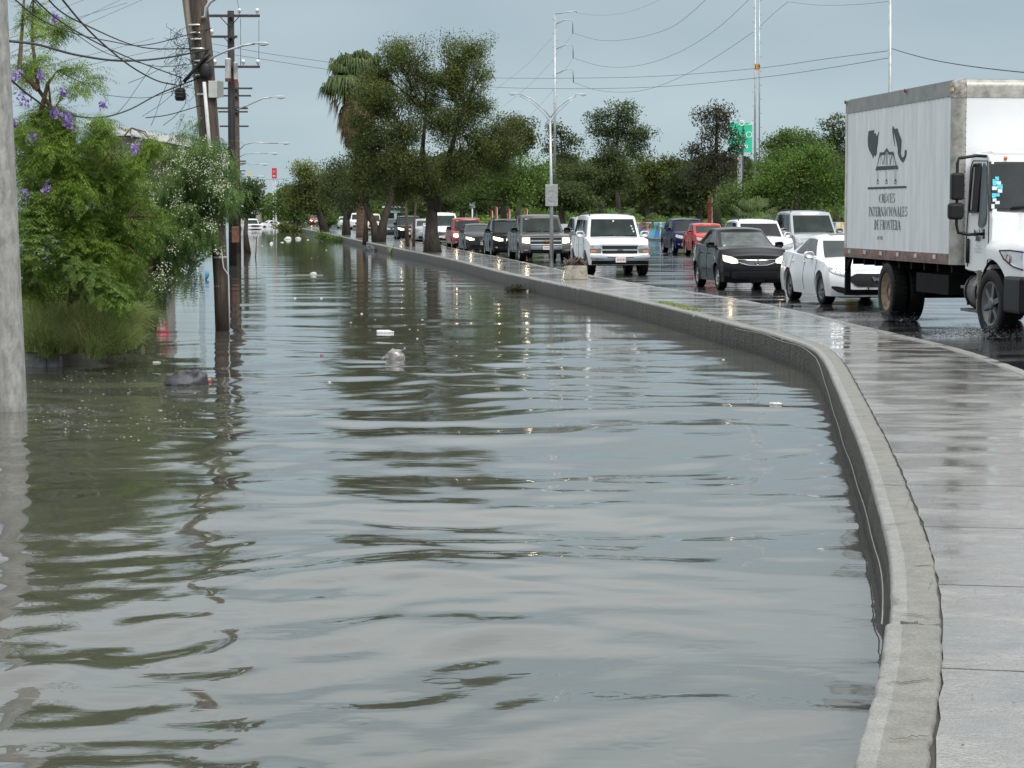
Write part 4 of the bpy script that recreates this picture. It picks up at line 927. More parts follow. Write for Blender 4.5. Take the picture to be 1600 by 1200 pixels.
# ------------------------------------------------------------------ the box truck
def truck():
    T_ = thing('box_truck', 'white box truck with dark map and bridge emblem on its ribbed side', 'truck')
    head = Vector((0.1108, -0.9938, 0)); yaw = math.atan2(head.y, head.x)
    # rear right lower corner of the box stands on the sight line of (1318, 402)
    pc = P(1318, 402, 42.2); T_.rotation_euler = (0, 0, yaw); left = Vector((-head.y, head.x, 0))
    Lb = 6.7; org = pc + left * 1.25; T_.location = (org.x, org.y, ROAD_Z - .01)
    # local: x=0 rear end of the box, x=Lb front of the box, y=-1.25 right side
    z0, z1 = 1.08, 4.02; BOXW = mat('white_truck_panel', (0.78, 0.80, 0.815), .42, noise=(7, .84, 1.05), stretch=(1, 1, .12))
    ALU = mat('weathered_aluminium', (0.42, 0.40, 0.365), .45, .35, noise=(5, .68, 1.25), bump=.3, rvar=.15); RUST = mat('rust_brown_rail', (0.19, 0.135, 0.115), .6, noise=(7, .6, 1.5), bump=.3)
    INK = mat('dark_grey_ink', (0.035, 0.036, 0.038), .5, noise=(18, .6, 1.7))
    GREY = mat('grey_top_rail', (0.27, 0.27, 0.265), .5, noise=(4, .8, 1.2))
    cr_ = .19
    # core box
    b = MB(); b.box(.05, Lb - cr_, -1.215, 1.215, z0 + .05, z1 - .1); b.box(Lb - cr_ - .02, Lb - .03, -1.05, 1.05, z0 + .05, z1 - .1); b.build('cargo_box', [BOXW], T_)
    # corrugated sides, each sheet a piece
    nsh = 6; x0, x1 = .12, Lb - cr_ - .03; zt = z1 - .27; zb_ = z0 + .16
    for sd in (-1, 1):
        for k in range(nsh):
            a, c = lerp(x0, x1, k / nsh) + .0015, lerp(x0, x1, (k + 1) / nsh) - .0015; m = MB(); n = 26; rows = []
            for i in range(n + 1):
                x = lerp(a, c, i / n); w = math.sin((x - x0) * 2 * math.pi / .26); off = .0045 * (math.tanh(3 * w)) + .004; rows.append([(x, sd * (1.222 + off), z) for z in (zb_, lerp(zb_, zt, .33), lerp(zb_, zt, .66), zt)])
            m.grid(rows); m.build('side_panel', [BOXW], T_)
    for sd in (-1, 1):
        b = MB(); b.box(.0, Lb - cr_, sd * 1.2 - .04, sd * 1.2 + .045, z1 - .27, z1 - .03); b.build('top_rail', [GREY], T_)
        b = MB(); b.box(.0, Lb - cr_, sd * 1.2 - .04, sd * 1.2 + .05, z0, z0 + .17)
        for i in range(60):
            x = .06 + i * .108; b.lathe([(.009, 0), (.009, .006), (.001, .008)], 6, 'y', (x, sd * 1.25 + (.0 if sd > 0 else -.008), z0 + .035), smooth=False)
        b.build('bottom_rail', [RUST], T_)
        RT, WT = mat('red_reflective_tape', (0.42, 0.07, 0.06), .4, noise=(12, .5, 1.3)), mat('white_reflective_tape', (0.62, 0.58, 0.55), .4, noise=(12, .6, 1.2))
        for i in range(6):
            x = .18 + i * 1.06
            for j, mm in ((0, RT), (1, WT)):
                b = MB(); b.box(x + j * .16, x + j * .16 + .158, sd * 1.251 - .001, sd * 1.251 + .002, z0 + .075, z0 + .145); b.build('reflector', [mm], T_)
        b = MB(); b.box(.0, .115, sd * 1.2 - .04, sd * 1.2 + .038, z0 + .17, z1 - .27); b.build('rear_post', [mat('white_post', (0.62, 0.60, 0.56), .5, noise=(4, .75, 1.15))], T_)
        # rounded aluminium corner post
        b = MB(); rows = []
        for i in range(9):
            a = (math.pi / 2) * i / 8; rows.append([(Lb - cr_ + cr_ * math.sin(a), sd * (1.255 - cr_ + cr_ * math.cos(a)), z) for z in np.linspace(z0, z1 - .28, 6)])
        b.grid(rows); b.build('corner_post', [ALU], T_)
        b = MB(); rows = []
        CAPT = mat('scuffed_corner_cap', (0.36, 0.33, 0.30), .7, .1, noise=(9, .35, 1.6), bump=1.0, bscale=14)
        for i in range(9):
            a = (math.pi / 2) * i / 8; col = []
            for j in range(9):
                e_ = (math.pi / 2) * j / 8; rr = cr_ + .01; dz = .14 * math.sin(e_); rad = rr - .1 * (1 - math.cos(e_)) if j else rr
                col.append((Lb - cr_ + rad * math.sin(a), sd * (1.255 - cr_ + rad * math.cos(a)), z1 - .14 + dz))
            col = [(Lb - cr_ + (cr_ + .01) * math.sin(a), sd * (1.255 - cr_ + (cr_ + .01) * math.cos(a)), z1 - .30)] + col; rows.append(col)
        b.grid(rows); b.build('corner_cap', [CAPT], T_)
        b = MB(); yy = sd * 1.268; b.box(Lb - .14, Lb - .02, yy - .02, yy + .008, z1 - .20, z1 - .145); b.build('marker_light', [mat('faded_amber_marker', (0.6, 0.42, 0.2), .4)], T_)
        for x in (.08, 4.0):
            b = MB(); b.lathe([(.035, 0), (.035, .02), (.001, .03)], 10, 'y', (x, sd * 1.25 - (.03 if sd < 0 else 0), z1 - .055)); b.build('marker_light', [mat('red_marker', (0.35, .03, .03), .35)], T_)
        # rivet line along the corner post
        b = MB()
        for i in range(26): b.box(Lb - .008, Lb + .004, sd * (1.255 - cr_) - .006, sd * (1.255 - cr_) + .006, z0 + .1 + i * .105, z0 + .115 + i * .105)
        b.build('rivet_row', [PLAST], T_, kind='stuff')
    # rounded aluminium header over the front wall
    b = MB(); rows = []
    for i in range(9):
        a = (math.pi / 2) * i / 8; rows.append([(Lb - .12 + .13 * math.sin(a), y, z1 - .13 + .12 * math.cos(a)) for y in (-1.06, -.5, 0, .5, 1.06)])
    rows.append([(Lb + .01, y, z1 - .30) for y in (-1.06, -.5, 0, .5, 1.06)]); b.grid(rows); b.build('front_header', [ALU], T_)
    b = MB(); b.box(Lb - .03, Lb, -1.06, 1.06, z0, z1 - .30); b.build('front_wall', [mat('white_front_panel', (0.80, 0.81, 0.82), .35, noise=(2, .96, 1.02))], T_)
    b = MB(); b.box(-.02, Lb - .1, -1.16, 1.16, z1 - .10, z1 - .005); b.build('roof', [GREY], T_)
    b = MB(); b.box(-.03, .03, -1.15, 1.15, z0 + .1, z1 - .12); b.build('rear_door', [BOXW], T_)
    # emblem and lettering on both... the photographed right side
    yb = -1.2345
    def put(x, z): return (x, yb, z)
    def S2(px, py):          # photograph position -> place on the side of the box
        d = Vector(ray(px, py)); o = Vector((0, 0, EYE)); n = left; base = org - left * 1.2345; t = (base - o).dot(n) / d.dot(n); q = o + d * t - org; return (q.dot(head), q.z + EYE * 0 - ROAD_Z + .01 + org.z)
    def side_poly(pts, name, m=INK):
        b = MB(); b.add([(x, yb, z) for x, z in (S2(*p) for p in pts)], [tuple(range(len(pts)))]); return b.build(name, [m], T_)
    e0 = lambda u, v: (1340 + u * 100 / 545, 180 + v * 220 / 1200)
    # two country silhouettes
    us = [(92, 140), (98, 132), (112, 132), (136, 126), (142, 128), (138, 150), (146, 158), (152, 150), (156, 172), (164, 178), (172, 160), (180, 136), (182, 148), (176, 180), (170, 215), (168, 240), (160, 270), (158, 320), (152, 345), (148, 348), (138, 340), (132, 368), (126, 350), (112, 322), (98, 300), (88, 260), (86, 200)]
    side_poly([e0(*p) for p in us], 'emblem_map')
    mx_ = [(296, 92), (304, 98), (310, 112), (322, 118), (334, 108), (342, 140), (352, 152), (362, 182), (370, 210), (368, 250), (366, 290), (364, 330), (374, 356), (384, 362), (398, 345), (400, 300), (414, 292), (414, 318), (408, 348), (398, 380), (390, 405), (380, 398), (366, 385), (350, 355), (340, 320), (342, 290), (334, 250), (324, 205), (314, 165), (306, 130)]
    side_poly([e0(*p) for p in mx_], 'emblem_map')
    side_poly([e0(*p) for p in [(296, 92), (301, 130), (309, 180), (320, 262), (316, 262), (304, 205), (294, 130)]], 'emblem_map')
    # bridge
    side_poly([e0(*p) for p in [(152, 470), (160, 436), (338, 428), (345, 458)]], 'emblem_bridge')
    def sl(pts, w):
        b = MB()
        for p, q in zip(pts, pts[1:]):
            a_, c_ = S2(*e0(*p)), S2(*e0(*q)); stroke(b, a_[0], a_[1], c_[0], c_[1], w, put)
        b.build('emblem_line', [INK], T_)
    sl([(186, 330), (226, 326), (246, 290), (266, 326), (302, 322)], .05); sl([(190, 325), (168, 430)], .03); sl([(304, 322), (326, 424)], .03)
    for pts in ([(196, 335), (190, 426)], [(200, 335), (214, 424), (228, 335), (222, 425)], [(240, 320), (240, 425)], [(252, 320), (252, 425)], [(246, 300), (246, 425)], [(264, 335), (278, 424), (292, 335), (270, 425)], [(298, 330), (308, 424)]): sl(pts, .014)
    for u in (170, 244, 320):
        sl([(u - 4, 466), (u - 4, 552)], .009); sl([(u + 4, 464), (u + 4, 550)], .009); sl([(u, 545), (u - 7, 566), (u - 6, 584), (u + 6, 582), (u + 7, 562), (u, 545)], .016); sl([(u - 6, 560), (u + 6, 558)], .02)
    side_poly([e0(*p) for p in [(86, 614), (414, 602), (414, 620), (86, 632)]], 'emblem_rule')
    for t, (u0, u1), (vb, vt) in (('CRUCES', (180, 318), (746, 668)), ('INTERNACIONALES', (92, 424), (862, 780)), ('DE FRONTERA', (140, 362), (976, 892)), ('48 MIL', (164, 216), (1060, 1030))):
        a_, c_ = S2(*e0(u0, vb)), S2(*e0(u1, vb)); h = S2(*e0((u0 + u1) / 2, vt))[1] - S2(*e0((u0 + u1) / 2, vb))[1]
        letter_word(t, (a_[0] + c_[0]) / 2, (a_[1] + c_[1]) / 2, h, abs(c_[0] - a_[0]), put, 'letter', [INK], T_)
    # chassis
    CH = mat('chassis_black', (0.007, 0.007, 0.007), .7, spec=.15, noise=(5, .7, 1.6))
    b = MB()
    for y in (-.45, .45): b.box(-.0, Lb + 3.0, y - .05, y + .05, .68, .95)
    for i in range(9): b.box(.3 + i * .75, .38 + i * .75, -1.15, 1.15, .95, 1.08)
    b.box(.2, Lb - .2, -.42, .42, .55, .9); b.build('chassis', [CH], T_)
    b = MB(); b.box(-.02, .06, -1.22, -1.12, .38, 1.08); b.box(-.02, .06, 1.12, 1.22, .38, 1.08); b.box(-.05, .05, -1.22, 1.22, .36, .46)
    b.prism([(.06, 1.0), (.38, 1.08), (.28, 1.08), (.06, .82)], -1.2, -1.14, 'y'); b.prism([(.06, 1.0), (.38, 1.08), (.28, 1.08), (.06, .82)], 1.14, 1.2, 'y'); b.build('rear_guard', [CH], T_)
    RIMR = mat('rusty_wheel_rim', (0.22, 0.15, 0.10), .7, noise=(8, .5, 1.6))
    xr = 2.78; xf = Lb + 1.60
    for sd in (-1, 1):
        for q in (0, 1): make_wheel(T_, xr, sd * (1.09 - q * .31), .52, .26, sd, RIMR, 8, dish=.5)
        make_wheel(T_, xf, sd * 1.03, .53, .28, sd, RIMD, 6, steer=R(4))
        b = MB(); b.box(xr - .76, xr - .73, sd * .78 - .28, sd * .78 + .28, .25, 1.02); b.build('mud_flap', [mat('dirty_mud_flap', (0.16, 0.14, 0.11), .7, noise=(6, .5, 1.4))], T_)
    b = MB(); b.tube([(xr, -1.0, .52), (xr, 1.0, .52)], .12, 10); b.build('axle', [CH], T_); b = MB(); b.tube([(xf, -.9, .53), (xf, .9, .53)], .09, 10); b.build('axle', [CH], T_)
    # fuel tank and step
    TANK = mat('dirty_fuel_tank', (0.16, 0.155, 0.145), .45, .4, noise=(5, .6, 1.4))
    b = MB(); b.lathe([(.001, 0), (.27, .01), (.29, .03), (.29, .75), (.27, .78), (.001, .79)], 20, 'x', (Lb + .25, -.86, .68)); b.build('fuel_tank', [TANK], T_)
    for x in (Lb + .35, Lb + .85): b = MB(); b.lathe([(.295, 0), (.302, 0), (.302, .06), (.295, .06)], 20, 'x', (x, -.86, .68), close=True); b.build('tank_strap', [CH], T_)
    for z in (.36, .72):
        b = MB(); b.box(Lb + .1, Lb + 1.25, -1.14, -.85, z, z + .045); b.build('step', [TANK], T_)
    for sd in (-1, 1): b = MB(); b.box(Lb - 2.4, Lb - .6, sd * 1.0 - .12, sd * 1.0 + .12, .58, .9); b.build('tool_box', [CH], T_)
    # cab
    CABW = paint('cab_white', (0.80, 0.815, 0.83), rough=.25); xb = Lb + .12; yw = 1.08
    b = MB()
    cabp = [(xb, 1.02), (xb + 1.12, .92), (xb + 1.20, 1.25), (xb + 1.24, 1.84), (xb + .97, 2.70), (xb + .85, 2.80), (xb + .1, 2.84), (xb, 2.75)]
    n = len(cabp); vs = []
    for y in (-yw, -yw * .98, yw * .98, yw):
        for (x, z) in cabp: k_ = 1.0 - (.06 * max(0, (z - 1.85)) / .95); vs.append((x - (.06 if abs(y) == yw and x > xb + .9 else 0), y * k_, z))
    fs = [tuple(range(n)), tuple(range(4 * n - 1, 3 * n - 1, -1))]
    for r_ in range(3): fs += [(r_ * n + i, r_ * n + n + i, r_ * n + n + (i + 1) % n, r_ * n + (i + 1) % n) for i in range(n)]
    b.add(vs, fs); b.build('cab', [CABW], T_, bevel=.07, seg=4)
    # windscreen with the black surround and the stickers
    def WS(u, v): return Vector((lerp(xb + 1.20, xb + .965, v) - .05 * abs(u) ** 3, u * lerp(1.10, 1.045, v), lerp(1.90, 2.66, v)))
    b = MB(); b.grid([[WS(u, v) + Vector((.05, 0, .025)) for u in np.linspace(-1.0, 1.0, 13)] for v in (0, .25, .5, .75, 1)]); b.build('windscreen_seal', [PLAST], T_)
    b = MB(); b.grid([[WS(u, v) + Vector((.058, 0, .03)) for u in np.linspace(-.965, .965, 13)] for v in (.05, .25, .5, .75, .95)]); b.build('windscreen', [mat('truck_windscreen', (0.03, 0.034, 0.036), .04, noise=(1.2, .6, 1.4), ior=1.36)], T_)
    b = MB(); b.tube([WS(-.7, .06) + Vector((.085, 0, .04)), WS(-.1, .13) + Vector((.085, 0, .04))], .014, 5); b.build('wiper', [PLAST], T_)
    CY, PAL, GRN_ = mat('cyan_sticker', (0.04, 0.50, 0.66), .5, noise=(30, .7, 1.4)), mat('pale_sticker', (0.60, 0.70, 0.68), .5, noise=(30, .8, 1.1)), mat('olive_sticker', (0.42, 0.47, 0.38), .5)
    st = [(1567, 264, 1578, 271, GRN_), (1577, 266, 1583, 273, CY), (1583, 264, 1590, 271, CY), (1572, 273, 1578, 280, CY), (1578, 273, 1585, 279, CY), (1567, 279, 1571, 282, PAL), (1555, 276, 1561, 282, CY), (1551, 280, 1557, 290, CY), (1557, 283, 1564, 288, PAL), (1550, 291, 1558, 297, PAL), (1558, 288, 1564, 294, CY), (1564, 288, 1571, 295, CY), (1559, 295, 1566, 301, PAL), (1550, 302, 1556, 309, CY), (1556, 302, 1562, 307, CY), (1551, 310, 1557, 315, PAL), (1555, 314, 1562, 319, PAL), (1549, 319, 1554, 326, PAL)]
    wsn = (WS(0, 1) - WS(0, 0)).cross(Vector((0, -1, 0))).normalized()
    rot = Matrix.Rotation(yaw, 3, 'Z'); orgw = Vector(T_.location)
    for (a0, b0, a1, b1, mm) in st:
        q = []
        for (px, py) in ((a0, b1), (a1, b1), (a1, b0), (a0, b0)):
            d = rot.inverted() @ Vector(ray(px, py)); o = rot.inverted() @ (Vector((0, 0, EYE)) - orgw); p0 = WS(-.9, .5) + Vector((.066, 0, .036)); t = (p0 - o).dot(wsn) / d.dot(wsn); q.append(o + d * t)
        m = MB(); m.add(q, [(0, 1, 2, 3)]); m.build('sticker', [mm], T_)
    # door: panel seam, open window, quarter glass, handle, print
    def SD(x, z, off=.004): k_ = 1.0 - (.06 * max(0, (z - 1.85)) / .95); return (x, -(yw * k_ + off), z)
    m = MB(); pts = [(xb + .12, 1.06), (xb + .06, 1.5), (xb + .06, 2.62), (xb + .16, 2.72), (xb + .86, 2.70), (xb + 1.14, 1.86), (xb + 1.14, 1.3), (xb + 1.05, .98), (xb + .12, 1.0)]
    m.tube([SD(*p) for p in pts], .009, 4); m.build('door_seam', [PLAST], T_)
    m = MB(); wp = [(xb + .18, 1.92), (xb + .18, 2.60), (xb + .24, 2.66), (xb + .56, 2.66), (xb + .60, 2.6), (xb + .60, 1.92)]
    m.add([SD(x, z, .006) for x, z in wp], [tuple(range(6))]); m.build('window_opening', [UNDER], T_)
    m = MB(); m.tube([SD(*p, .01) for p in wp + [wp[0]]], .018, 5); m.build('window_frame', [PLAST], T_)
    m = MB(); m.add([SD(x, z, .012) for x, z in [(xb + .22, 1.95), (xb + .22, 2.62), (xb + .30, 2.62), (xb + .30, 1.95)]], [(0, 1, 2, 3)]); m.build('side_window', [mat('half_open_pane', (0.2, 0.21, 0.2), .1)], T_)
    m = MB(); q_ = [(xb + .64, 1.72), (xb + .64, 2.60), (xb + .70, 2.68), (xb + .84, 2.62), (xb + .98, 2.2), (xb + 1.04, 1.9), (xb + .98, 1.74), (xb + .72, 1.66)]
    m.add([SD(x, z, .012) for x, z in q_], [tuple(range(8))]); m.build('quarter_window', [GLASS], T_)
    m = MB(); m.tube([SD(xb + .16, 1.50, .02), SD(xb + .18, 1.12, .02)], .03, 6); m.build('door_handle', [PLAST], T_)
    # small emblem and print on the door
    def dput(x, z): return SD(x, z, .005)
    dm = MB(); dm.add([dput(xb + .33 + u * .0011, 1.50 + (600 - v) * .00052 - .10) for u, v in us], [tuple(range(len(us)))]); dm.build('emblem_map', [INK], T_)
    dm = MB(); dm.add([dput(xb + .33 + u * .0011, 1.50 + (600 - v) * .00052 - .10) for u, v in mx_], [tuple(range(len(mx_)))]); dm.build('emblem_map', [INK], T_)
    dm = MB(); dm.add([dput(xb + .33 + u * .0011, 1.50 + (600 - v) * .00052 - .10) for u, v in [(152, 470), (190, 320), (246, 290), (302, 320), (345, 458)]], [(0, 1, 2, 3, 4)]); dm.build('emblem_bridge', [INK], T_)
    for t, z, h, w in (('CRUCES', 1.385, .03, .22), ('INTERNACIONALES', 1.335, .03, .40), ('DE FRONTERA', 1.285, .03, .30)): letter_word(t, xb + .62, z, h, w, dput, 'letter', [mat('pale_grey_ink', (.3, .31, .32), .5)], T_)
    # front: hood, fender flare, headlight, bumper
    b = MB(); rows = []
    hx0 = xb + 1.16; hp = [(hx0, 1.95, 1.04), (hx0 + .35, 1.93, 1.02), (hx0 + .8, 1.86, 1.0), (hx0 + 1.15, 1.74, .98), (hx0 + 1.38, 1.55, .95), (hx0 + 1.46, 1.30, .93), (hx0 + 1.46, .98, .92)]
    xw_, Rw = xf, .68
    def fender(x, y_abs): return 0
    nx = 26
    for i in range(nx + 1):
        x = hx0 + 1.44 * i / nx; zt_ = float(np.interp(x, [p[0] for p in hp[:5]], [p[1] for p in hp[:5]])); hw = float(np.interp(x, [p[0] for p in hp[:6]], [p[2] for p in hp[:6]]))
        dx = abs(x - xw_); za = max(.86, .53 + math.sqrt(max(0, Rw ** 2 - dx ** 2))) if dx < Rw else .86
        fen = math.exp(-((x - xw_) / .75) ** 2); row = []
        for t, (yo, zo) in enumerate([(1.0, 0), (1.0, .5), (1.0, .98), (.99, 1.05), (.93, 1.12)]): pass
        zsh = 1.42 + .05 * fen
        row = [(x, -(1.03 + .14 * fen), za), (x, -(1.03 + .145 * fen), lerp(za, zsh, .5)), (x, -(1.02 + .13 * fen), zsh - .06), (x, -(.98 + .06 * fen), zsh + .03), (x, -.86, lerp(zsh, zt_, .45)), (x, -.66, zt_ - .05), (x, -.3, zt_), (x, 0, zt_ + .015)]
        row += [(x_, -y_, z_) for x_, y_, z_ in row[-2::-1]]; rows.append(row)
    b.grid(rows)
    last = rows[-1]; nose = [[(lerp(p[0], p[0] + .10, math.sin(t * math.pi / 2)), p[1] * (1 - .04 * t), lerp(p[2], 1.05 if p[2] > 1.05 else p[2], t)) for p in last] for t in (0, .33, .66, 1)]
    b.grid(nose); b.build('hood', [CABW], T_)
    for sd in (-1, 1):
        b = MB(); rows = []
        for i in range(13):
            a = R(8 + 164 * i / 12); rows.append([(xw_ - (Rw - .015) * math.cos(a), sd * y, .53 + (Rw - .015) * math.sin(a)) for y in (.62, 1.12)])
        b.grid(rows); b.build('wheel_arch', [UNDER], T_)
        hl = [(hx0 + .66, 1.34, 1.13), (hx0 + 1.0, 1.35, 1.09), (hx0 + 1.44, 1.33, 1.03), (hx0 + 1.52, 1.31, .75), (hx0 + 1.53, 1.12, .75), (hx0 + 1.45, 1.07, 1.04), (hx0 + 1.12, 1.12, 1.09), (hx0 + .82, 1.22, 1.12)]
        b = MB(); b.add([(x, sd * (y + .006), z) for x, z, y in hl], [tuple(range(8))]); b.build('headlight', [mat('headlight_chrome', (.7, .68, .72), .15, .5, noise=(6, .6, 1.2), coat=1)], T_)
        b = MB(); b.tube([(x, sd * (y + .01), z) for x, z, y in hl + [hl[0]]], .012, 5); b.build('headlight_seal', [PLAST], T_)
        b = MB(); b.lathe([(.07, 0), (.05, .03), (.001, .035)], 12, 'y', (hx0 + .98, sd * 1.10 - (.02 if sd < 0 else 0), 1.22)); b.build('indicator', [AMBER], T_)
        b = MB(); b.box(hx0 + .84, hx0 + 1.62, sd * 1.04 - .1, sd * 1.04 + .1, .42, .97); b.build('bumper_end', [mat('black_bumper', (0.008, 0.0085, 0.009), .4, spec=.2)], T_, bevel=.05)
    b = MB(); b.box(hx0 + 1.4, hx0 + 1.66, -.98, .98, .42, .88); b.build('bumper', [MATS['black_bumper']], T_, bevel=.05)
    b = MB(); b.box(hx0 + 1.53, hx0 + 1.56, -.6, .6, 1.05, 1.5); b.build('grille', [PLAST], T_)
    # back of the wheel arch: dirty splash panel
    b = MB(); b.box(xw_ - Rw - .03, xw_ - Rw + .02, -1.14, -.7, .35, 1.02); b.build('splash_panel', [mat('mud_splashed_panel', (.30, .27, .22), .7, noise=(5, .5, 1.3))], T_)
    # mirrors
    for sd in (-1, 1):
        yy = sd * 1.50
        b = MB(); b.tube([(xb + .85, sd * 1.04, 2.77), (xb + .85, sd * 1.2, 2.78), (xb + .85, yy - sd * .02, 2.74), (xb + .85, yy, 2.66), (xb + .85, yy, 1.72), (xb + .85, yy - sd * .03, 1.60), (xb + .85, sd * 1.3, 1.57), (xb + .85, sd * 1.08, 1.58)], .024, 8); b.build('mirror_arm', [PLAST], T_)
        b = MB(); b.box(xb + .81, xb + .92, sd * 1.03 - .05, sd * 1.03 + .07 * 1, 1.50, 1.66); b.build('mirror_bracket', [PLAST], T_, bevel=.02)
        b = MB(); b.box(xb + .78, xb + .93, yy - .13 + .03 * sd * -1, yy + .10, 2.10, 2.52); b.build('mirror', [PLAST], T_, bevel=.04, seg=3)
        b = MB(); b.box(xb + .78, xb + .93, yy - .14, yy + .10, 1.80, 2.06); b.build('mirror', [PLAST], T_, bevel=.05, seg=3)
    b = MB(); b.lathe([(.035, 0), (.03, .02), (.001, .03)], 12, 'x', (xb + .97, -.78, 2.74)); o = b.build('marker_light', [mat('orange_marker', (.65, .2, .05), .35)], T_)
    b = MB(); b.box(xb, xb + .86, -.95, .95, 2.78, 2.86); b.build('cab_roof', [CABW], T_, bevel=.03)
    return T_, xr, xf, Lb
TRUCK, TXR, TXF, TLB = truck()
# spray thrown up round the tyres: droplets nobody could count
def spray(name, label, cx, cy, n, sx, sy, h, seed):
    r = np.random.default_rng(seed); x = cx + r.normal(0, sx, n); y = cy + r.normal(0, sy, n); z = ROAD_Z + .01 + np.abs(r.normal(0, h, n)) * np.exp(-((x - cx) / (2 * sx)) ** 2); s = r.uniform(.002, .0065, n)
    o = np.array([[1, 0, -.6], [-.5, .87, -.6], [-.5, -.87, -.6], [0, 0, 1.2]]); V = (np.stack([x, y, z], 1)[:, None, :] + o[None] * s[:, None, None]).reshape(-1, 3)
    base = np.arange(n)[:, None] * 4; F = (base[:, :, None] + np.array([[0, 1, 3], [1, 2, 3], [2, 0, 3], [0, 2, 1]])[None]).reshape(-1)
    m = mat('water_spray', (0.60, 0.62, 0.63), .15, noise=(5, .95, 1.05)); me = mesh_np(name, V, F, 3, [m], smooth=False); tag(link(name, me), label, 'water spray', kind='stuff')
_h = Vector((0.1108, -0.9938, 0)); _l = Vector((-_h.y, _h.x, 0)); _o = Vector(TRUCK.location)
for sd, xx, q in ((-1, TXR - .1, 1), (-1, TXF - .1, 2)):
    p = _o + _h * (xx) + _l * (sd * 1.12); spray('water_spray', 'fine spray of droplets thrown up by the truck %s tyre' % ('rear' if q == 1 else 'front'), p.x - .05, p.y, 2600, .42, .4, .09, q)
# ------------------------------------------------------------------ vegetation
BARK = mat('dark_wet_bark', (0.045, 0.036, 0.028), .85, noise=(6, .5, 1.6), bump=1.0, bscale=12, stretch=(1, 1, .3))
BARKB = mat('brown_bark', (0.085, 0.055, 0.032), .85, noise=(6, .5, 1.5), bump=1.0, bscale=12, stretch=(1, 1, .3))
L_MESQ = leaf_mat('mesquite_leaves', (0.0364, 0.0546, 0.0156), (0.1885, 0.2340, 0.0585))
L_DARK = leaf_mat('dark_green_leaves', (0.0338, 0.0546, 0.0182), (0.1274, 0.1664, 0.0520))
L_MID = leaf_mat('mid_green_leaves', (0.0520, 0.0936, 0.0234), (0.1950, 0.2925, 0.0715))
L_BRI = leaf_mat('bright_green_leaves', (0.0585, 0.1105, 0.0208), (0.1950, 0.3185, 0.0585))
L_CAS = leaf_mat('brownish_dark_leaves', (0.0364, 0.0416, 0.0260), (0.1040, 0.1040, 0.0585))
L_JAC = leaf_mat('jacaranda_leaves', (0.065, 0.120, 0.018), (0.250, 0.380, 0.055), accent=(0.36, 0.50, 0.08))
L_MOR = leaf_mat('feathery_leaves', (0.060, 0.115, 0.030), (0.190, 0.310, 0.085))
L_GRS = leaf_mat('grass_blades', (0.150, 0.220, 0.055), (0.520, 0.560, 0.230), accent=(0.72, 0.60, 0.30))
L_FLW = leaf_mat('cream_blossom', (0.55, 0.60, 0.35), (0.80, 0.80, 0.66), trans=.2)
L_PUR = leaf_mat('violet_blossom', (0.20, 0.12, 0.38), (0.48, 0.36, 0.72), trans=.3)
L_PALM = leaf_mat('palm_fan_green', (0.050, 0.085, 0.030), (0.21, 0.27, 0.10))
L_DEAD = leaf_mat('dead_palm_fronds', (0.17, 0.105, 0.06), (0.50, 0.37, 0.22))

def leaf_mesh(name, cen, nrm_bias, size, aspect, m, r, tint, droop=0.0, dirs=None):
    """one small pointed leaf per centre"""
    n = len(cen); a = r.normal(size=(n, 3)) if dirs is None else dirs + 0.35 * r.normal(size=(n, 3)); a[:, 2] -= droop; a /= np.linalg.norm(a, axis=1)[:, None]
    q = r.normal(size=(n, 3)); q[:, 2] += nrm_bias; b = np.cross(a, q); b /= np.linalg.norm(b, axis=1)[:, None] + 1e-9
    s = (size * r.uniform(.6, 1.35, n))[:, None]
    V = np.stack([cen - a * s * .5, cen + b * s * aspect * .5, cen + a * s * .5, cen - b * s * aspect * .5], 1)
    F = np.arange(n * 4); me = mesh_np(name, V.reshape(-1, 3), F, 4, [m])
    at = me.attributes.new('tint', 'FLOAT', 'POINT'); at.data.foreach_set('value', np.repeat(np.clip(tint, 0, 1), 4).astype(np.float32))
    return me
def limb_path(a, b, r, bend=.12, n=5, sag=0.0):
    a, b = Vector(a), Vector(b); L = (b - a).length; off = Vector((r.normal(), r.normal(), r.normal() * .4)) * L * bend; pts = []
    for i in range(n):
        t = i / (n - 1); p = a.lerp(b, t) + off * math.sin(math.pi * t); p.z += -sag * L * t * t + sag * L * t; pts.append(p)
    return pts
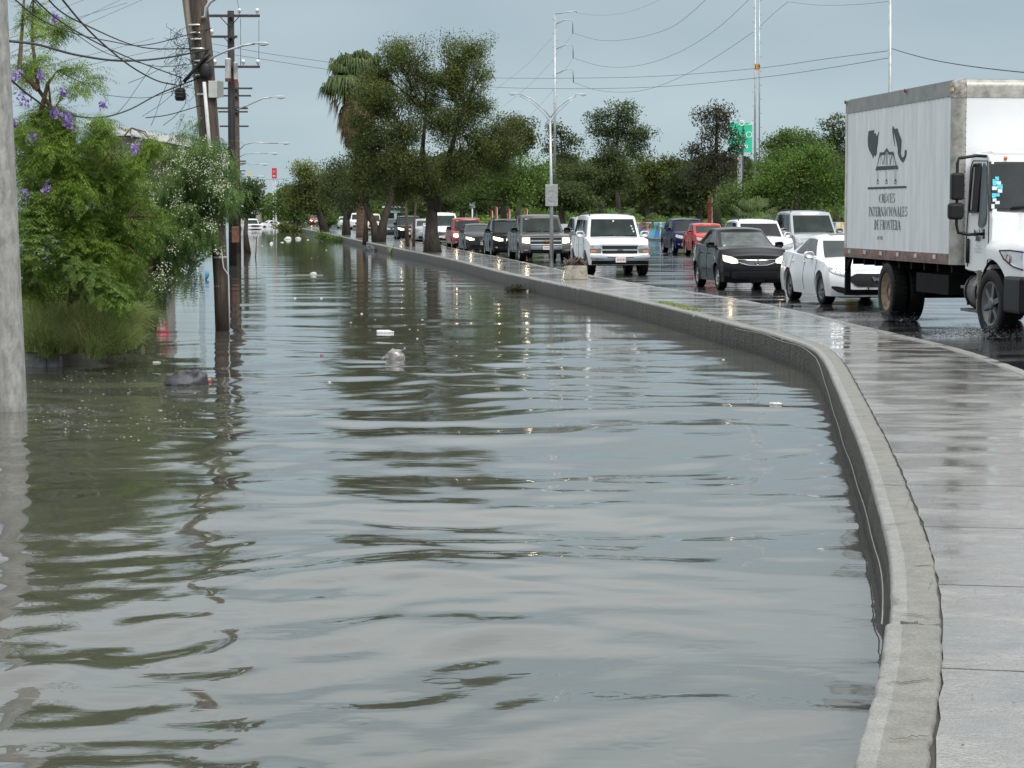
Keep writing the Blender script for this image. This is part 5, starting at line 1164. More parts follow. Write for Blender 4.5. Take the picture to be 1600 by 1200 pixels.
def tree(name, label, base, blobs, trunks, leafm, seed=1, tips=None, per=90, lsize=.13, spread=.38, droop=.0, barkm=None, cat='tree', group=None, aspect=.45, density=1.0, flat=.75, hang=0, minz=.6):
    """blobs: (x, y, z, rx, ry, rz) about the base; trunks: list of (path points, r0, r1)"""
    r = np.random.default_rng(seed); T_ = thing(name, label, cat, base, group=group); barkm = barkm or BARK
    b = MB(); tops = []
    for path, r0, r1 in trunks:
        k = len(path); b.tube(path, [lerp(r0 * (1.35 if i == 0 else 1), r1, i / (k - 1)) for i in range(k)], 9); tops.append((Vector(path[-1]), r1))
        tops.append((Vector(path[-2]).lerp(Vector(path[-1]), .5), r1 * .9))
    cs = []; tn = []
    vol = [bb[3] * bb[4] * bb[5] for bb in blobs]
    for bi, bb in enumerate(blobs):
        c = Vector(bb[:3]); rad = np.array(bb[3:6]); tp, tr = min(tops, key=lambda t: (t[0] - c).length)
        lp = limb_path(tp, c - Vector((0, 0, rad[2] * .3)), r, .10, 6); b.tube(lp, [lerp(tr * .55, .035, i / 5) for i in range(6)], 6, cap=False)
        nt_ = max(6, int((tips or 8) * density * (rad[0] * rad[1] * rad[2]) ** .667)); blob_t = r.normal(0, .12)
        for j in range(nt_):
            d = r.normal(size=3); d /= np.linalg.norm(d); rr = (r.uniform(.35, 1.0) ** .6) * (1 + .30 * math.sin(3.1 * math.atan2(d[2], d[0]) + bi * 1.7) * (1 - .5 * abs(d[1])) + r.normal(0, .07)); tip = np.array(c) + d * rad * rr
            if tip[2] < minz: continue
            st = lp[min(5, 2 + r.integers(0, 4))]; sp = limb_path(st, tip, r, .12, 4)
            b.tube(sp, [.03, .022, .014, .006], 3, cap=False)
            m = int(per * r.uniform(.6, 1.4)); t_along = r.uniform(.45, 1.15, m); S0 = np.array(sp[1]); e = np.array(sp[3])
            cc = S0 + (e - S0) * t_along[:, None] + np.clip(r.normal(size=(m, 3)), -1.5, 1.5) * np.array([spread, spread, spread * flat])
            if hang: cc[:, 2] -= np.abs(r.normal(0, hang, m))
            cs.append(cc); tn.append(np.full(m, .42 + blob_t + r.normal(0, .19)) + r.normal(0, .16, m))
    b.build('trunk', [barkm], T_)
    cs = np.concatenate(cs); tn = np.concatenate(tn); me = leaf_mesh('crown', cs, .8, lsize, aspect, leafm, r, tn, droop); o = link('crown', me, T_, kind='stuff')
    return T_
def px_blobs(base, D, lst, seed=0):
    """(px, py, radius in px across, radius in px up, depth offset in m) -> blobs in metres round the base"""
    o = []; 
    for (px, py, rx, ry, dy) in lst:
        p = P(px, py, D); k = D / FPX; o.append((p.x - base.x, dy, p.z - base.z, rx * k, max(rx, ry) * k * .9, ry * k))
    return o
NL = 0
# the big median tree
Db = 99.0; b0 = G(676, 394, TOP_Z)
def rel(base, D, px, py, dy=0.0): p = P(px, py, D); return Vector((p.x - base.x, dy, p.z - base.z))
tr_big = tree('mesquite_tree', 'tallest broad olive-green tree rising from the pavement with a thick single trunk', b0,
     px_blobs(b0, Db, [(632, 76, 48, 26, 0), (585, 104, 30, 14, .5), (660, 110, 34, 26, 0), (712, 100, 30, 30, 0), (725, 66, 40, 24, .3), (752, 110, 22, 24, -.5), (700, 120, 40, 30, 0), (600, 150, 46, 32, -.6), (655, 150, 36, 28, .4), (735, 165, 42, 36, .4), (690, 195, 48, 36, -1.0), (620, 205, 48, 34, -1.2), (572, 225, 36, 30, .5), (578, 132, 34, 24, -1), (560, 195, 26, 30, -1), (548, 275, 26, 24, 0), (745, 225, 46, 34, .6), (790, 205, 34, 34, .8), (650, 250, 52, 32, -1.2), (590, 265, 40, 30, -.5), (720, 262, 46, 30, 0), (775, 250, 34, 26, 1.2), (640, 290, 44, 24, .8), (690, 292, 30, 20, -.8), (555, 250, 26, 26, 1.0)]),
     [([(0, 0, -.3), (-.05, 0, .9), (-.02, 0, 2.0), (-.25, 0, 3.0), (-.45, .1, 4.6), (-.3, .1, 6.2)], .36, .05), ([(0, 0, 1.9), (.4, .1, 3.2), (.9, .1, 4.8), (1.3, 0, 6.3)], .24, .05), ([(-.1, 0, 2.4), (-.9, -.2, 3.8), (-1.5, 0, 5.4)], .20, .05)],
     L_MESQ, seed=5, tips=30, per=185, lsize=.092, spread=.25, droop=.6, hang=.15, density=1.15, aspect=.42)
# twin-trunk tree behind it, and its neighbours further up the median
b1 = G(590, 378, TOP_Z)
tree('mesquite_tree', 'dark tree with two leaning trunks standing just left of the slim saplings', b1,
     px_blobs(b1, b1.y, [(600, 290, 34, 24, 0), (640, 300, 26, 20, 1), (560, 285, 30, 26, .5), (585, 255, 40, 30, 1.2), (545, 305, 22, 18, 0), (620, 265, 30, 28, 1)]),
     [([(0, 0, -.2), (-.2, 0, 1.0), (-.7, 0, 2.2), (-1.2, 0, 3.4)], .28, .13), ([(.1, 0, -.2), (.35, 0, 1.2), (.75, 0, 2.4), (.9, 0, 3.6)], .30, .14), ([(-.75, 0, -.2), (-.7, 0, 1.4), (-.6, 0, 3)], .14, .08)], L_DARK, seed=8, tips=18, per=130, lsize=.16, spread=.34, hang=.2, density=.8)
b2 = G(541, 367, TOP_Z)
tree('mesquite_tree', 'forked median tree with a low dark crown in front of the white SUV', b2,
     px_blobs(b2, b2.y, [(540, 290, 30, 30, 0), (520, 300, 26, 26, 0), (560, 300, 26, 24, 1), (535, 262, 26, 22, 1)]),
     [([(0, 0, -.2), (0, 0, 1.6), (-.8, 0, 3.0), (-1.2, 0, 4.2)], .3, .12), ([(0, 0, 1.2), (.6, 0, 2.6), (.8, 0, 4)], .2, .1)], L_DARK, seed=9, tips=16, per=120, lsize=.18, spread=.38, density=.8)
b3 = G(508, 362, TOP_Z)
t3 = tree('median_tree', 'rounded dull-green tree overhanging the far flood water, leftmost but two of the median row', b3,
     px_blobs(b3, b3.y, [(480, 290, 32, 28, 0), (505, 282, 28, 26, 1), (465, 310, 22, 24, 0), (500, 320, 30, 18, 0), (478, 270, 22, 16, 0)]),
     [([(0, 0, -.2), (-.6, 0, 2), (-1.4, 0, 4.2)], .35, .15)], L_MESQ, seed=10, tips=14, per=120, lsize=.22, spread=.45, density=.8)
b4 = G(468, 355, TOP_Z)
tree('median_tree', 'paler green tree at the vanishing end of the median row', b4,
     px_blobs(b4, b4.y, [(452, 315, 22, 18, 0), (440, 325, 16, 16, 0), (465, 325, 20, 16, 0), (450, 300, 14, 10, 0)]),
     [([(0, 0, -.2), (-.8, 0, 2.5), (-1.6, 0, 5)], .4, .2)], L_MID, seed=11, tips=11, per=90, lsize=.32, spread=.8, density=.8)
# slim sapling
b5 = G(637, 385, TOP_Z)
tree('sapling_tree', 'slim bare-stemmed sapling with two thin trunks on the pavement', b5,
     px_blobs(b5, b5.y, [(632, 300, 16, 16, 0), (645, 290, 14, 16, 0)]),
     [([(0, 0, -.2), (-.05, 0, 1.2), (-.1, 0, 2.8)], .10, .05), ([(.3, 0, -.2), (.35, 0, 1.3), (.5, 0, 2.8)], .07, .04)], L_DARK, seed=12, tips=10, per=50, lsize=.15, spread=.3, barkm=BARKB)

# fan palm with a skirt of dead fronds
def fan_palm(name, label, base, D, crown_pts, trunk_w, top_px, leaves, dead, size, seed, cat='palm', wl=.024):
    r = np.random.default_rng(seed); T_ = thing(name, label, cat, base); top = rel(base, D, *top_px)
    if trunk_w:
        b = MB(); n = 14; b.tube([Vector((top.x * (t ** 1.5), 0, lerp(-.3, top.z, t))) for t in np.linspace(0, 1, n)], [trunk_w * (1.25 if i == 0 else 1.0 - .25 * i / n + .03 * (i % 2)) for i in range(n)], 12); b.build('trunk', [mat('palm_bark', (0.11, 0.065, 0.04), .9, noise=(5, .5, 1.5), bump=1.0, bscale=9, stretch=(.4, .4, 3))], T_)
    def frond(dirv, L, fan, m, hang, stem=True, z0=0.0):
        d = Vector(dirv).normalized(); up = Vector((0, 0, 1)); s_ = d.cross(up); s_ = s_.normalized() if s_.length > .05 else Vector((1, 0, 0)); n_ = s_.cross(d)
        o = top + Vector((0, 0, z0)); V = []; F = []; tv = []
        pl = L * .45; hub = o + d * pl - up * hang * pl * .3
        V += [o - s_ * .02, o + s_ * .02, hub + s_ * .015, hub - s_ * .015]; F.append((0, 1, 2, 3)); tv += [.3] * 4
        k = 17; base_t = r.uniform(.2, .8)
        for i in range(k):
            a = lerp(-1.35, 1.35, i / (k - 1)) * fan; q = d * math.cos(a) + s_ * math.sin(a) + n_ * .12 * abs(math.sin(a)); LL = L * .62 * (1 - .18 * abs(a)) * r.uniform(.9, 1.05); w = L * wl; e = hub + q * LL * .62; tp = e + (q * .35 - up * hang * .9 + Vector((r.normal(), r.normal(), 0)) * .05) * LL * .42
            sd = q.cross(n_).normalized() * w; j = len(V); V += [hub, e + sd, tp, e - sd]; F.append((j, j + 1, j + 2, j + 3)); tv += [base_t + r.normal(0, .12)] * 4
        return V, F, tv
    for i in range(leaves):
        az = r.uniform(0, 2 * math.pi); el = r.uniform(-.25, 1.1); V, F, tv = frond((math.cos(az) * math.cos(el), math.sin(az) * math.cos(el), math.sin(el)), size * r.uniform(.85, 1.1), 1.0, L_PALM, 1.3 - .4 * el)
        me = mesh_np('frond', [tuple(v) for v in V], [i_ for f in F for i_ in f], 4, [L_PALM]); at = me.attributes.new('tint', 'FLOAT', 'POINT'); at.data.foreach_set('value', np.clip(tv, 0, 1).astype(np.float32)); link('frond', me, T_)
    for i in range(dead):
        az = r.uniform(0, 2 * math.pi); zq = r.uniform(0, 1) ** 1.1; el = r.uniform(-1.3, lerp(-.35, -.9, zq)); zz = -zq * size * 1.25 + .25; V, F, tv = frond((math.cos(az) * math.cos(el), math.sin(az) * math.cos(el), math.sin(el)), size * r.uniform(.6, .95) * (1 - .45 * zq), .5, L_DEAD, 1.5, z0=zz)
        me = mesh_np('dead_frond', [tuple(v) for v in V], [i_ for f in F for i_ in f], 4, [L_DEAD]); at = me.attributes.new('tint', 'FLOAT', 'POINT'); at.data.foreach_set('value', np.clip(np.array(tv) + r.normal(0, .1), 0, 1).astype(np.float32)); link('dead_frond', me, T_)
    return T_
bp_ = G(566, 371, TOP_Z)
fan_palm('fan_palm', 'tall fan palm with a hanging skirt of brown dead fronds behind the big tree', bp_, bp_.y, None, .40, (557, 122), 90, 130, 3.1, 21)

# trees of the park across the road
def park(name, label, px, D, blobs, leafm, seed, trunk_h=3.0, lsize=.24, tips=15, per=105, sp=.42, group=None, droop=0.0, hang=0.0, tw=.28, density=.8, barkm=None):
    base = Vector((P(px, 340, D).x, D, LAND_Z)); bl = px_blobs(base, D, blobs); k = D / FPX
    top = rel(base, D, px + rnd.uniform(-4, 4), 332 - trunk_h * FPX / D * .55)
    tk = [([(0, 0, -.2), (rnd.uniform(-.2, .2), 0, top.z * .5), tuple(top)], tw, tw * .5)]
    cy = max(bl, key=lambda q: q[2]); tk.append(([tuple(top), ((top.x + cy[0]) / 2, 0, (top.z + cy[2]) / 2), (cy[0], 0, cy[2])], tw * .5, tw * .2))
    return tree(name, label, base, bl, tk, leafm, seed=seed, tips=max(tips, 13), per=int(per * 1.35), lsize=lsize * .86, spread=sp, droop=droop, hang=hang, density=density, group=group, barkm=barkm)
park('park_tree', 'bright feathery round tree behind the queue, just right of the big tree', 790, 150, [(790, 265, 52, 28, 0), (750, 285, 34, 24, -1), (835, 275, 36, 30, 1), (800, 300, 50, 22, 0), (735, 305, 24, 18, 0), (765, 248, 26, 16, 1)], L_BRI, 31, lsize=.21, tips=15, per=64, sp=.42, density=.9)
park('park_tree', 'dark tree whose top leans over the right shoulder of the big tree', 812, 175, [(812, 200, 22, 20, 0), (790, 220, 26, 24, 0), (825, 225, 18, 20, 0), (780, 250, 26, 24, 1)], L_MESQ, 32, lsize=.26)
park('park_tree', 'sparse dark tree with gaps of sky just right of the street lamp post', 880, 190, [(876, 205, 18, 14, 0), (895, 222, 16, 12, 0), (865, 228, 16, 12, 0), (885, 250, 24, 16, 0), (905, 262, 18, 18, 0), (868, 275, 22, 18, 0)], L_DARK, 33, lsize=.25, density=.6, tips=9)
park('park_tree', 'tall pine-like tree with a domed crown above the white full-size SUV', 966, 185, [(966, 178, 32, 22, 0), (932, 185, 18, 12, 0), (985, 205, 34, 22, 0), (950, 208, 30, 20, 1), (1008, 215, 16, 18, 0), (990, 235, 26, 14, 0), (955, 232, 24, 12, 0), (935, 200, 14, 12, 0)], L_DARK, 34, trunk_h=6, lsize=.22, tips=14, per=70, sp=.42)
park('park_tree', 'dense dark tree filling the gap above the white full-size SUV', 940, 180, [(930, 270, 50, 30, 0), (900, 290, 34, 30, 0), (965, 280, 40, 34, 0), (945, 250, 30, 20, 0)], L_DARK, 35, lsize=.25, tips=13)
park('park_tree', 'dark rounded tree behind the grey pickup and the sign', 880, 170, [(880, 300, 40, 26, 0), (850, 305, 26, 24, 0), (905, 310, 30, 22, 0)], L_DARK, 36, lsize=.25)
park('park_tree', 'olive tree between the white SUV and the dark blue SUV', 1010, 190, [(1010, 265, 40, 26, 0), (1035, 285, 34, 26, 0), (995, 290, 34, 24, 0), (1050, 262, 24, 18, 0)], L_MESQ, 37, lsize=.26)
park('casuarina_tree', 'tall dark drooping tree partly covering the green sign', 1122, 165, [(1120, 168, 24, 16, 0), (1100, 178, 16, 10, 0), (1138, 178, 16, 16, 0), (1118, 205, 22, 18, 0), (1146, 206, 12, 9, -.5), (1152, 224, 7, 9, -.5), (1115, 235, 24, 18, 0), (1090, 232, 22, 16, 0), (1105, 262, 36, 22, 0), (1078, 262, 22, 18, 0), (1130, 268, 22, 18, 0), (1140, 245, 12, 10, 0)], L_CAS, 38, trunk_h=7, lsize=.22, tips=13, per=66, sp=.34, droop=.8, hang=.35)
park('park_tree', 'dark tree above the red car', 1090, 185, [(1085, 290, 40, 28, 0), (1060, 300, 26, 22, 0), (1115, 300, 30, 26, 0)], L_DARK, 39, lsize=.26)
park('park_tree', 'broad bright green tree behind the silver SUV, left of the truck', 1245, 135, [(1245, 262, 50, 30, 0), (1200, 275, 34, 28, 0), (1290, 270, 40, 34, 0), (1230, 300, 56, 24, 0), (1300, 310, 40, 24, 0), (1175, 298, 26, 22, 0), (1265, 240, 40, 20, 0), (1335, 290, 36, 40, 1)], L_BRI, 40, lsize=.19, tips=17, per=66, sp=.38, density=.9)
park('park_tree', 'pale olive tree top behind the bright tree and the steel poles', 1240, 200, [(1235, 218, 34, 16, 0), (1208, 228, 22, 16, 0), (1265, 225, 24, 16, 0), (1235, 245, 50, 20, 0)], L_MID, 41, lsize=.26, tips=12, density=.7)
park('park_tree', 'dark airy tree whose top shows beside the rear edge of the truck box', 1308, 160, [(1302, 195, 20, 16, 0), (1318, 210, 24, 24, 0), (1290, 222, 14, 10, 0), (1345, 225, 30, 30, 0)], L_DARK, 42, lsize=.20, tips=12, sp=.34)
park('park_tree', 'low mid-green tree left of the bright tree, behind the red posts', 1150, 150, [(1150, 300, 30, 24, 0), (1170, 318, 26, 18, 0), (1130, 320, 26, 18, 0)], L_MID, 43, lsize=.2, tips=12)
park('park_tree', 'tree standing behind the roof of the truck queue under the dark crowns', 720, 175, [(720, 300, 30, 24, 0), (700, 315, 26, 20, 0), (745, 318, 26, 18, 0)], L_DARK, 44, lsize=.25)
# left bank: the dark-green tree beyond the black pole
bl_ = Vector((P(392, 340, 120).x, 120, -.1))
tree('street_tree', 'glossy dark-green street tree just right of the black utility poles', bl_, px_blobs(bl_, 120, [(385, 300, 22, 20, 0), (400, 310, 16, 20, 0), (375, 325, 22, 22, 0), (395, 290, 14, 10, 0), (368, 300, 18, 22, 1)]), [([(-.2, 0, 0), (-.3, 0, 1.2), (-.2, 0, 2.2)], .16, .08)], leaf_mat('glossy_street_leaves', (0.022, 0.052, 0.014), (0.075, 0.135, 0.032)), seed=45, tips=22, per=80, lsize=.16, spread=.28)
# distant wood that reads as one mass
def wood(name, label, xs0, xs1, D, h0, h1, n, m, seed, ls):
    r = np.random.default_rng(seed); px = r.uniform(xs0, xs1, n); dd = D + r.uniform(-12, 25, n); xx = (px - 800) / FPX * dd
    hh = np.interp(px, np.linspace(xs0, xs1, 14), r.uniform(h0, h1, 14)); z = LAND_Z + hh * r.uniform(0, 1, n) ** .8
    tint = .4 + .25 * np.sin(px * .11) * np.sin(z * 1.3 + px * .05) + r.normal(0, .16, n)
    cen = np.stack([xx, dd, z], 1); cen[:, :2] += r.normal(0, .4, (n, 2)); me = leaf_mesh(name, cen, .6, ls, .6, m, r, tint); tag(link(name, me), label, 'wood', kind='stuff')
wood('distant_wood', 'dark mass of park trees behind the individual trunks', 640, 1420, 235, 5.0, 8.5, 42000, L_DARK, 51, .75)
wood('distant_wood', 'hazy low tree line behind the far end of the median', 400, 720, 400, 3.0, 7.0, 12000, L_MID, 52, 1.0)
wood('undergrowth', 'bright green shrubs and grass under the park trees', 660, 1400, 215, 1.0, 2.8, 9000, L_BRI, 53, .5)
# shrubs in the flood along the median
def bush(name, label, px, py, z, blobs_px, m, seed, ls, tips=16, per=60, sp=.22, cat='bush'):
    base = G(px, py, z); bl = px_blobs(base, base.y, blobs_px); return tree(name, label, base, bl, [([(0, 0, -.3), (0, 0, .05), (.05, 0, .3)], .04, .02)], m, seed=seed, tips=tips, per=per, lsize=ls, spread=sp, cat=cat, minz=-.1)
bush('flowering_bush', 'round green bush flecked with pale flowers on the median', 514, 359, TOP_Z, [(514, 345, 12, 9, 0), (520, 340, 8, 6, 0), (508, 350, 10, 6, 0)], L_MID, 61, .2, 30, 80, .25)
bush('reed_clump', 'bright green reeds standing in the flood beside the median wall', 525, 378, 0, [(515, 372, 16, 4, 0), (532, 377, 12, 4, 0), (500, 368, 10, 3, 0), (541, 382, 6, 3, 0)], L_BRI, 62, .16, 40, 50, .2)
bush('reed_clump', 'dull green shrubs half drowned at the far end of the median', 470, 362, 0, [(450, 357, 20, 5, 0), (475, 362, 16, 5, 0), (440, 352, 12, 4, 0), (490, 366, 8, 3, 0)], L_MESQ, 63, .25, 30, 50, .3)
bush('weed_tuft', 'dry tuft of weeds growing from the wall edge left of the big trunk', 614, 392, .2, [(614, 391, 5, 4, 0)], L_GRS, 64, .14, 30, 40, .12)
bush('park_bush', 'yellow-green bush behind the silver SUV beside the truck', 1305, 352, LAND_Z, [(1306, 328, 16, 14, 0), (1318, 335, 14, 12, 0)], L_BRI, 65, .16, 26, 60, .2)
# young fan palms
for (px, py, D, sz, sd, lb) in ((976, 342, 150, 1.5, 71, 'young fan palm with splayed fronds behind the white full-size SUV'), (1178, 338, 118, 1.7, 72, 'young fan palm with upright fronds behind the white crossover'), (1020, 348, 152, 1.1, 73, 'small bright fan palm by the painted wall')):
    bs = Vector((P(px, py, D).x, D, LAND_Z)); fan_palm('young_palm', lb, bs, D, None, 0, (px, py), 26, 0, sz, sd, wl=.013)

# ---- the near left bank
JB = Vector((P(110, 400, 30).x, 30.5, 0.0))
def frond_geo(r, start, dirv, L, pairs, pl, w, curl, V, tv, tint, taper=True):
    """bipinnate leaf: rachis with rows of feather-like pinnae, each a serrated narrow blade"""
    d = np.array(dirv) / np.linalg.norm(dirv); s_ = np.cross(d, [0, 0, 1.0]); s_ /= np.linalg.norm(s_) + 1e-6; p = np.array(start, float); prev = p.copy()
    for i in range(pairs):
        t = i / (pairs - 1); d = d + np.array([0, 0, -curl / pairs]); d /= np.linalg.norm(d); nxt = p + d * L / pairs
        l = pl * (math.sin(math.pi * (0.18 + .78 * t)) if taper else 1); up = np.cross(s_, d)
        for sgn in (-1, 1):
            q = s_ * sgn * .85 + d * .5 - up * .12 - np.array([0, 0, .25]) + r.normal(0, .22, 3); q /= np.linalg.norm(q); e = p + q * l; m = (p + e) / 2; ww = w * np.cross(q, up); ww = ww / (np.linalg.norm(ww) + 1e-9) * w
            V.append(np.stack([p, m + ww, e, m - ww])); tv.append(tint + r.normal(0, .15))
        p = nxt
    V.append(np.stack([prev, prev + s_ * .004, p, prev - s_ * .004])); tv.append(.9)
def frond_mass(name, m, centers, r, L, pairs, pl, w, curl, parent, per=3, tbase=.5, out=None):
    V, tv = [], []
    for c in centers:
        ct = tbase + r.normal(0, .14)
        for _ in range(per):
            az = r.uniform(0, 2 * math.pi); el = r.uniform(-.3, .8); dv = np.array([math.cos(az) * math.cos(el), math.sin(az) * math.cos(el), math.sin(el)]) + (np.array(out(c)) if out else 0)
            frond_geo(r, np.array(c) + r.normal(0, .05, 3), dv, L * r.uniform(.7, 1.2), pairs, pl, w, curl * r.uniform(.6, 1.4), V, tv, ct + r.normal(0, .08))
    V = np.array(V); n = len(V); me = mesh_np(name, V.reshape(-1, 3), np.arange(n * 4), 4, [m]); at = me.attributes.new('tint', 'FLOAT', 'POINT'); at.data.foreach_set('value', np.repeat(np.clip(tv, 0, 1), 4).astype(np.float32))
    return link(name, me, parent, kind='stuff')
def jacaranda():
    r = np.random.default_rng(81); T_ = thing('jacaranda_tree', 'jacaranda with fern-like leaves and violet blossoms beside the concrete pole', 'tree', JB); D = 30.0
    def loc(px, py, dy=0.0): p = P(px, py, D + dy); return np.array([p.x - JB.x, D + dy - JB.y, p.z])
    reg = [(70, 330, 50, 60, 90), (100, 240, 55, 55, 130), (150, 280, 45, 50, 90), (60, 210, 35, 45, 60), (190, 330, 50, 60, 90), (120, 380, 55, 40, 80), (90, 160, 40, 25, 30), (50, 90, 30, 22, 16), (70, 25, 34, 22, 22), (115, 115, 26, 20, 14), (200, 230, 36, 34, 36), (165, 200, 30, 24, 22), (60, 420, 40, 30, 40), (200, 400, 36, 34, 40), (165, 440, 30, 30, 26), (140, 330, 70, 60, 110)]
    cen = []
    for (px, py, rx, ry, n) in reg:
        sub = []
        for _ in range(max(3, n // 9)):
            a = r.uniform(0, 6.28); q = math.sqrt(r.uniform(0, 1)); sub.append((px + rx * q * math.cos(a), py + ry * q * math.sin(a), r.uniform(-1, 1)))
        for _ in range(n):
            u_, v_, w_ = sub[r.integers(0, len(sub))]; a = r.uniform(0, 6.28); cen.append(loc(u_ + r.normal(0, 7.5), v_ + r.normal(0, 6.5), w_ * 1.1 + r.uniform(-.25, .25) + 0 * r.uniform(-1.2, 1.2)))
    # twigs
    b = MB(); root = loc(95, 560, .3)
    stems = [[(95, 560), (110, 470), (118, 380), (125, 300), (170, 240), (205, 200)], [(95, 560), (60, 450), (45, 400), (40, 340)], [(118, 380), (90, 300), (75, 240), (60, 190)], [(125, 300), (100, 230), (85, 175), (60, 140), (50, 60), (52, 0), (55, -60)], [(105, 250), (80, 180), (76, 130)], [(60, 140), (30, 110), (35, 40), (40, -40)], [(110, 470), (150, 420), (180, 380), (200, 340)], [(118, 380), (150, 330), (160, 270)], [(125, 300), (150, 235), (148, 205)], [(60, 190), (75, 130), (90, 110)], [(40, 440), (48, 400), (38, 375)]]
    for st in stems:
        pts = [loc(x, y, 4.2 if y > 500 else 2.0 if y > 430 else r.uniform(-.1, .3)) for x, y in st]; n = len(pts); b.tube(pts, [lerp(.045, .010, i / (n - 1)) for i in range(n)], 6, cap=False)
    allp = [loc(x, y) for st in stems for x, y in st]
    for c in cen[::4]:
        q = min(allp, key=lambda t: np.sum((t - c) ** 2)); b.tube(limb_path(q, c, r, .15, 4), [.012, .009, .006, .003], 3, cap=False)
    b.build('branches', [mat('reddish_twig', (0.10, 0.06, 0.035), .8, noise=(9, .6, 1.5))], T_)
    frond_mass('leaves', L_JAC, cen, r, .36, 10, .095, .0050, 1.3, T_, per=9, tbase=.45)
    n_ = 11000; q_ = r.uniform(0, 1, (n_, 2)); pxs = 34 + 195 * q_[:, 0]; top_ = np.interp(pxs, [30, 70, 120, 170, 230], [205, 190, 215, 225, 235]); pys = top_ + (470 - top_) * q_[:, 1] ** .9; C_ = np.array([loc(a_, b_, c_) for a_, b_, c_ in zip(pxs, pys, r.uniform(.9, 2.6, n_))]); C_[:, 0] += .10 * np.sin(C_[:, 2] * 9)
    link('inner_leaves', leaf_mesh('inner_leaves', C_, .3, .085, .3, L_JAC, r, .22 + .16 * np.sin(C_[:, 0] * 5) * np.sin(C_[:, 2] * 4) + r.normal(0, .15, n_), droop=.4), T_, kind='stuff')
    # pale cassava-like rosettes low on the left
    cen2 = [loc(60 + r.normal(0, 20), 345 + r.normal(0, 26), -1.2) for _ in range(34)]
    frond_mass('young_leaves', leaf_mat('pale_young_leaves', (0.12, 0.20, 0.04), (0.26, 0.38, 0.09)), cen2, r, .20, 6, .11, .007, 1.0, T_, per=12, tbase=.55)
    cen3 = [loc(lerp(115, 190, t) + r.normal(0, 6), lerp(410, 465, t) + r.normal(0, 9), -1.3) for t in np.linspace(0, 1, 34)]
    frond_mass('young_leaves', MATS['pale_young_leaves'], cen3, r, .24, 11, .07, .0055, 1.2, T_, per=9, tbase=.2, out=lambda c: (.7, 0, -.2))
    for (px, py, s_) in ((24, 118, 14), (36, 155, 16), (86, 175, 13), (104, 183, 13), (50, 216, 13), (22, 195, 10), (212, 232, 15), (42, 303, 10), (72, 296, 11), (85, 28, 9), (98, 145, 7), (160, 165, 7), (62, 118, 8), (108, 196, 8)):
        n = 46; k = D / FPX; c = loc(px, py, -1.3); cc = c + r.normal(size=(n, 3)) * np.array([s_ * k * .30, s_ * k * .30, s_ * k * .40]); me = leaf_mesh('flower_cluster', cc, .2, .058, .55, L_PUR, r, .5 + r.normal(0, .25, n), droop=.8); link('flower_cluster', me, T_)
jacaranda()
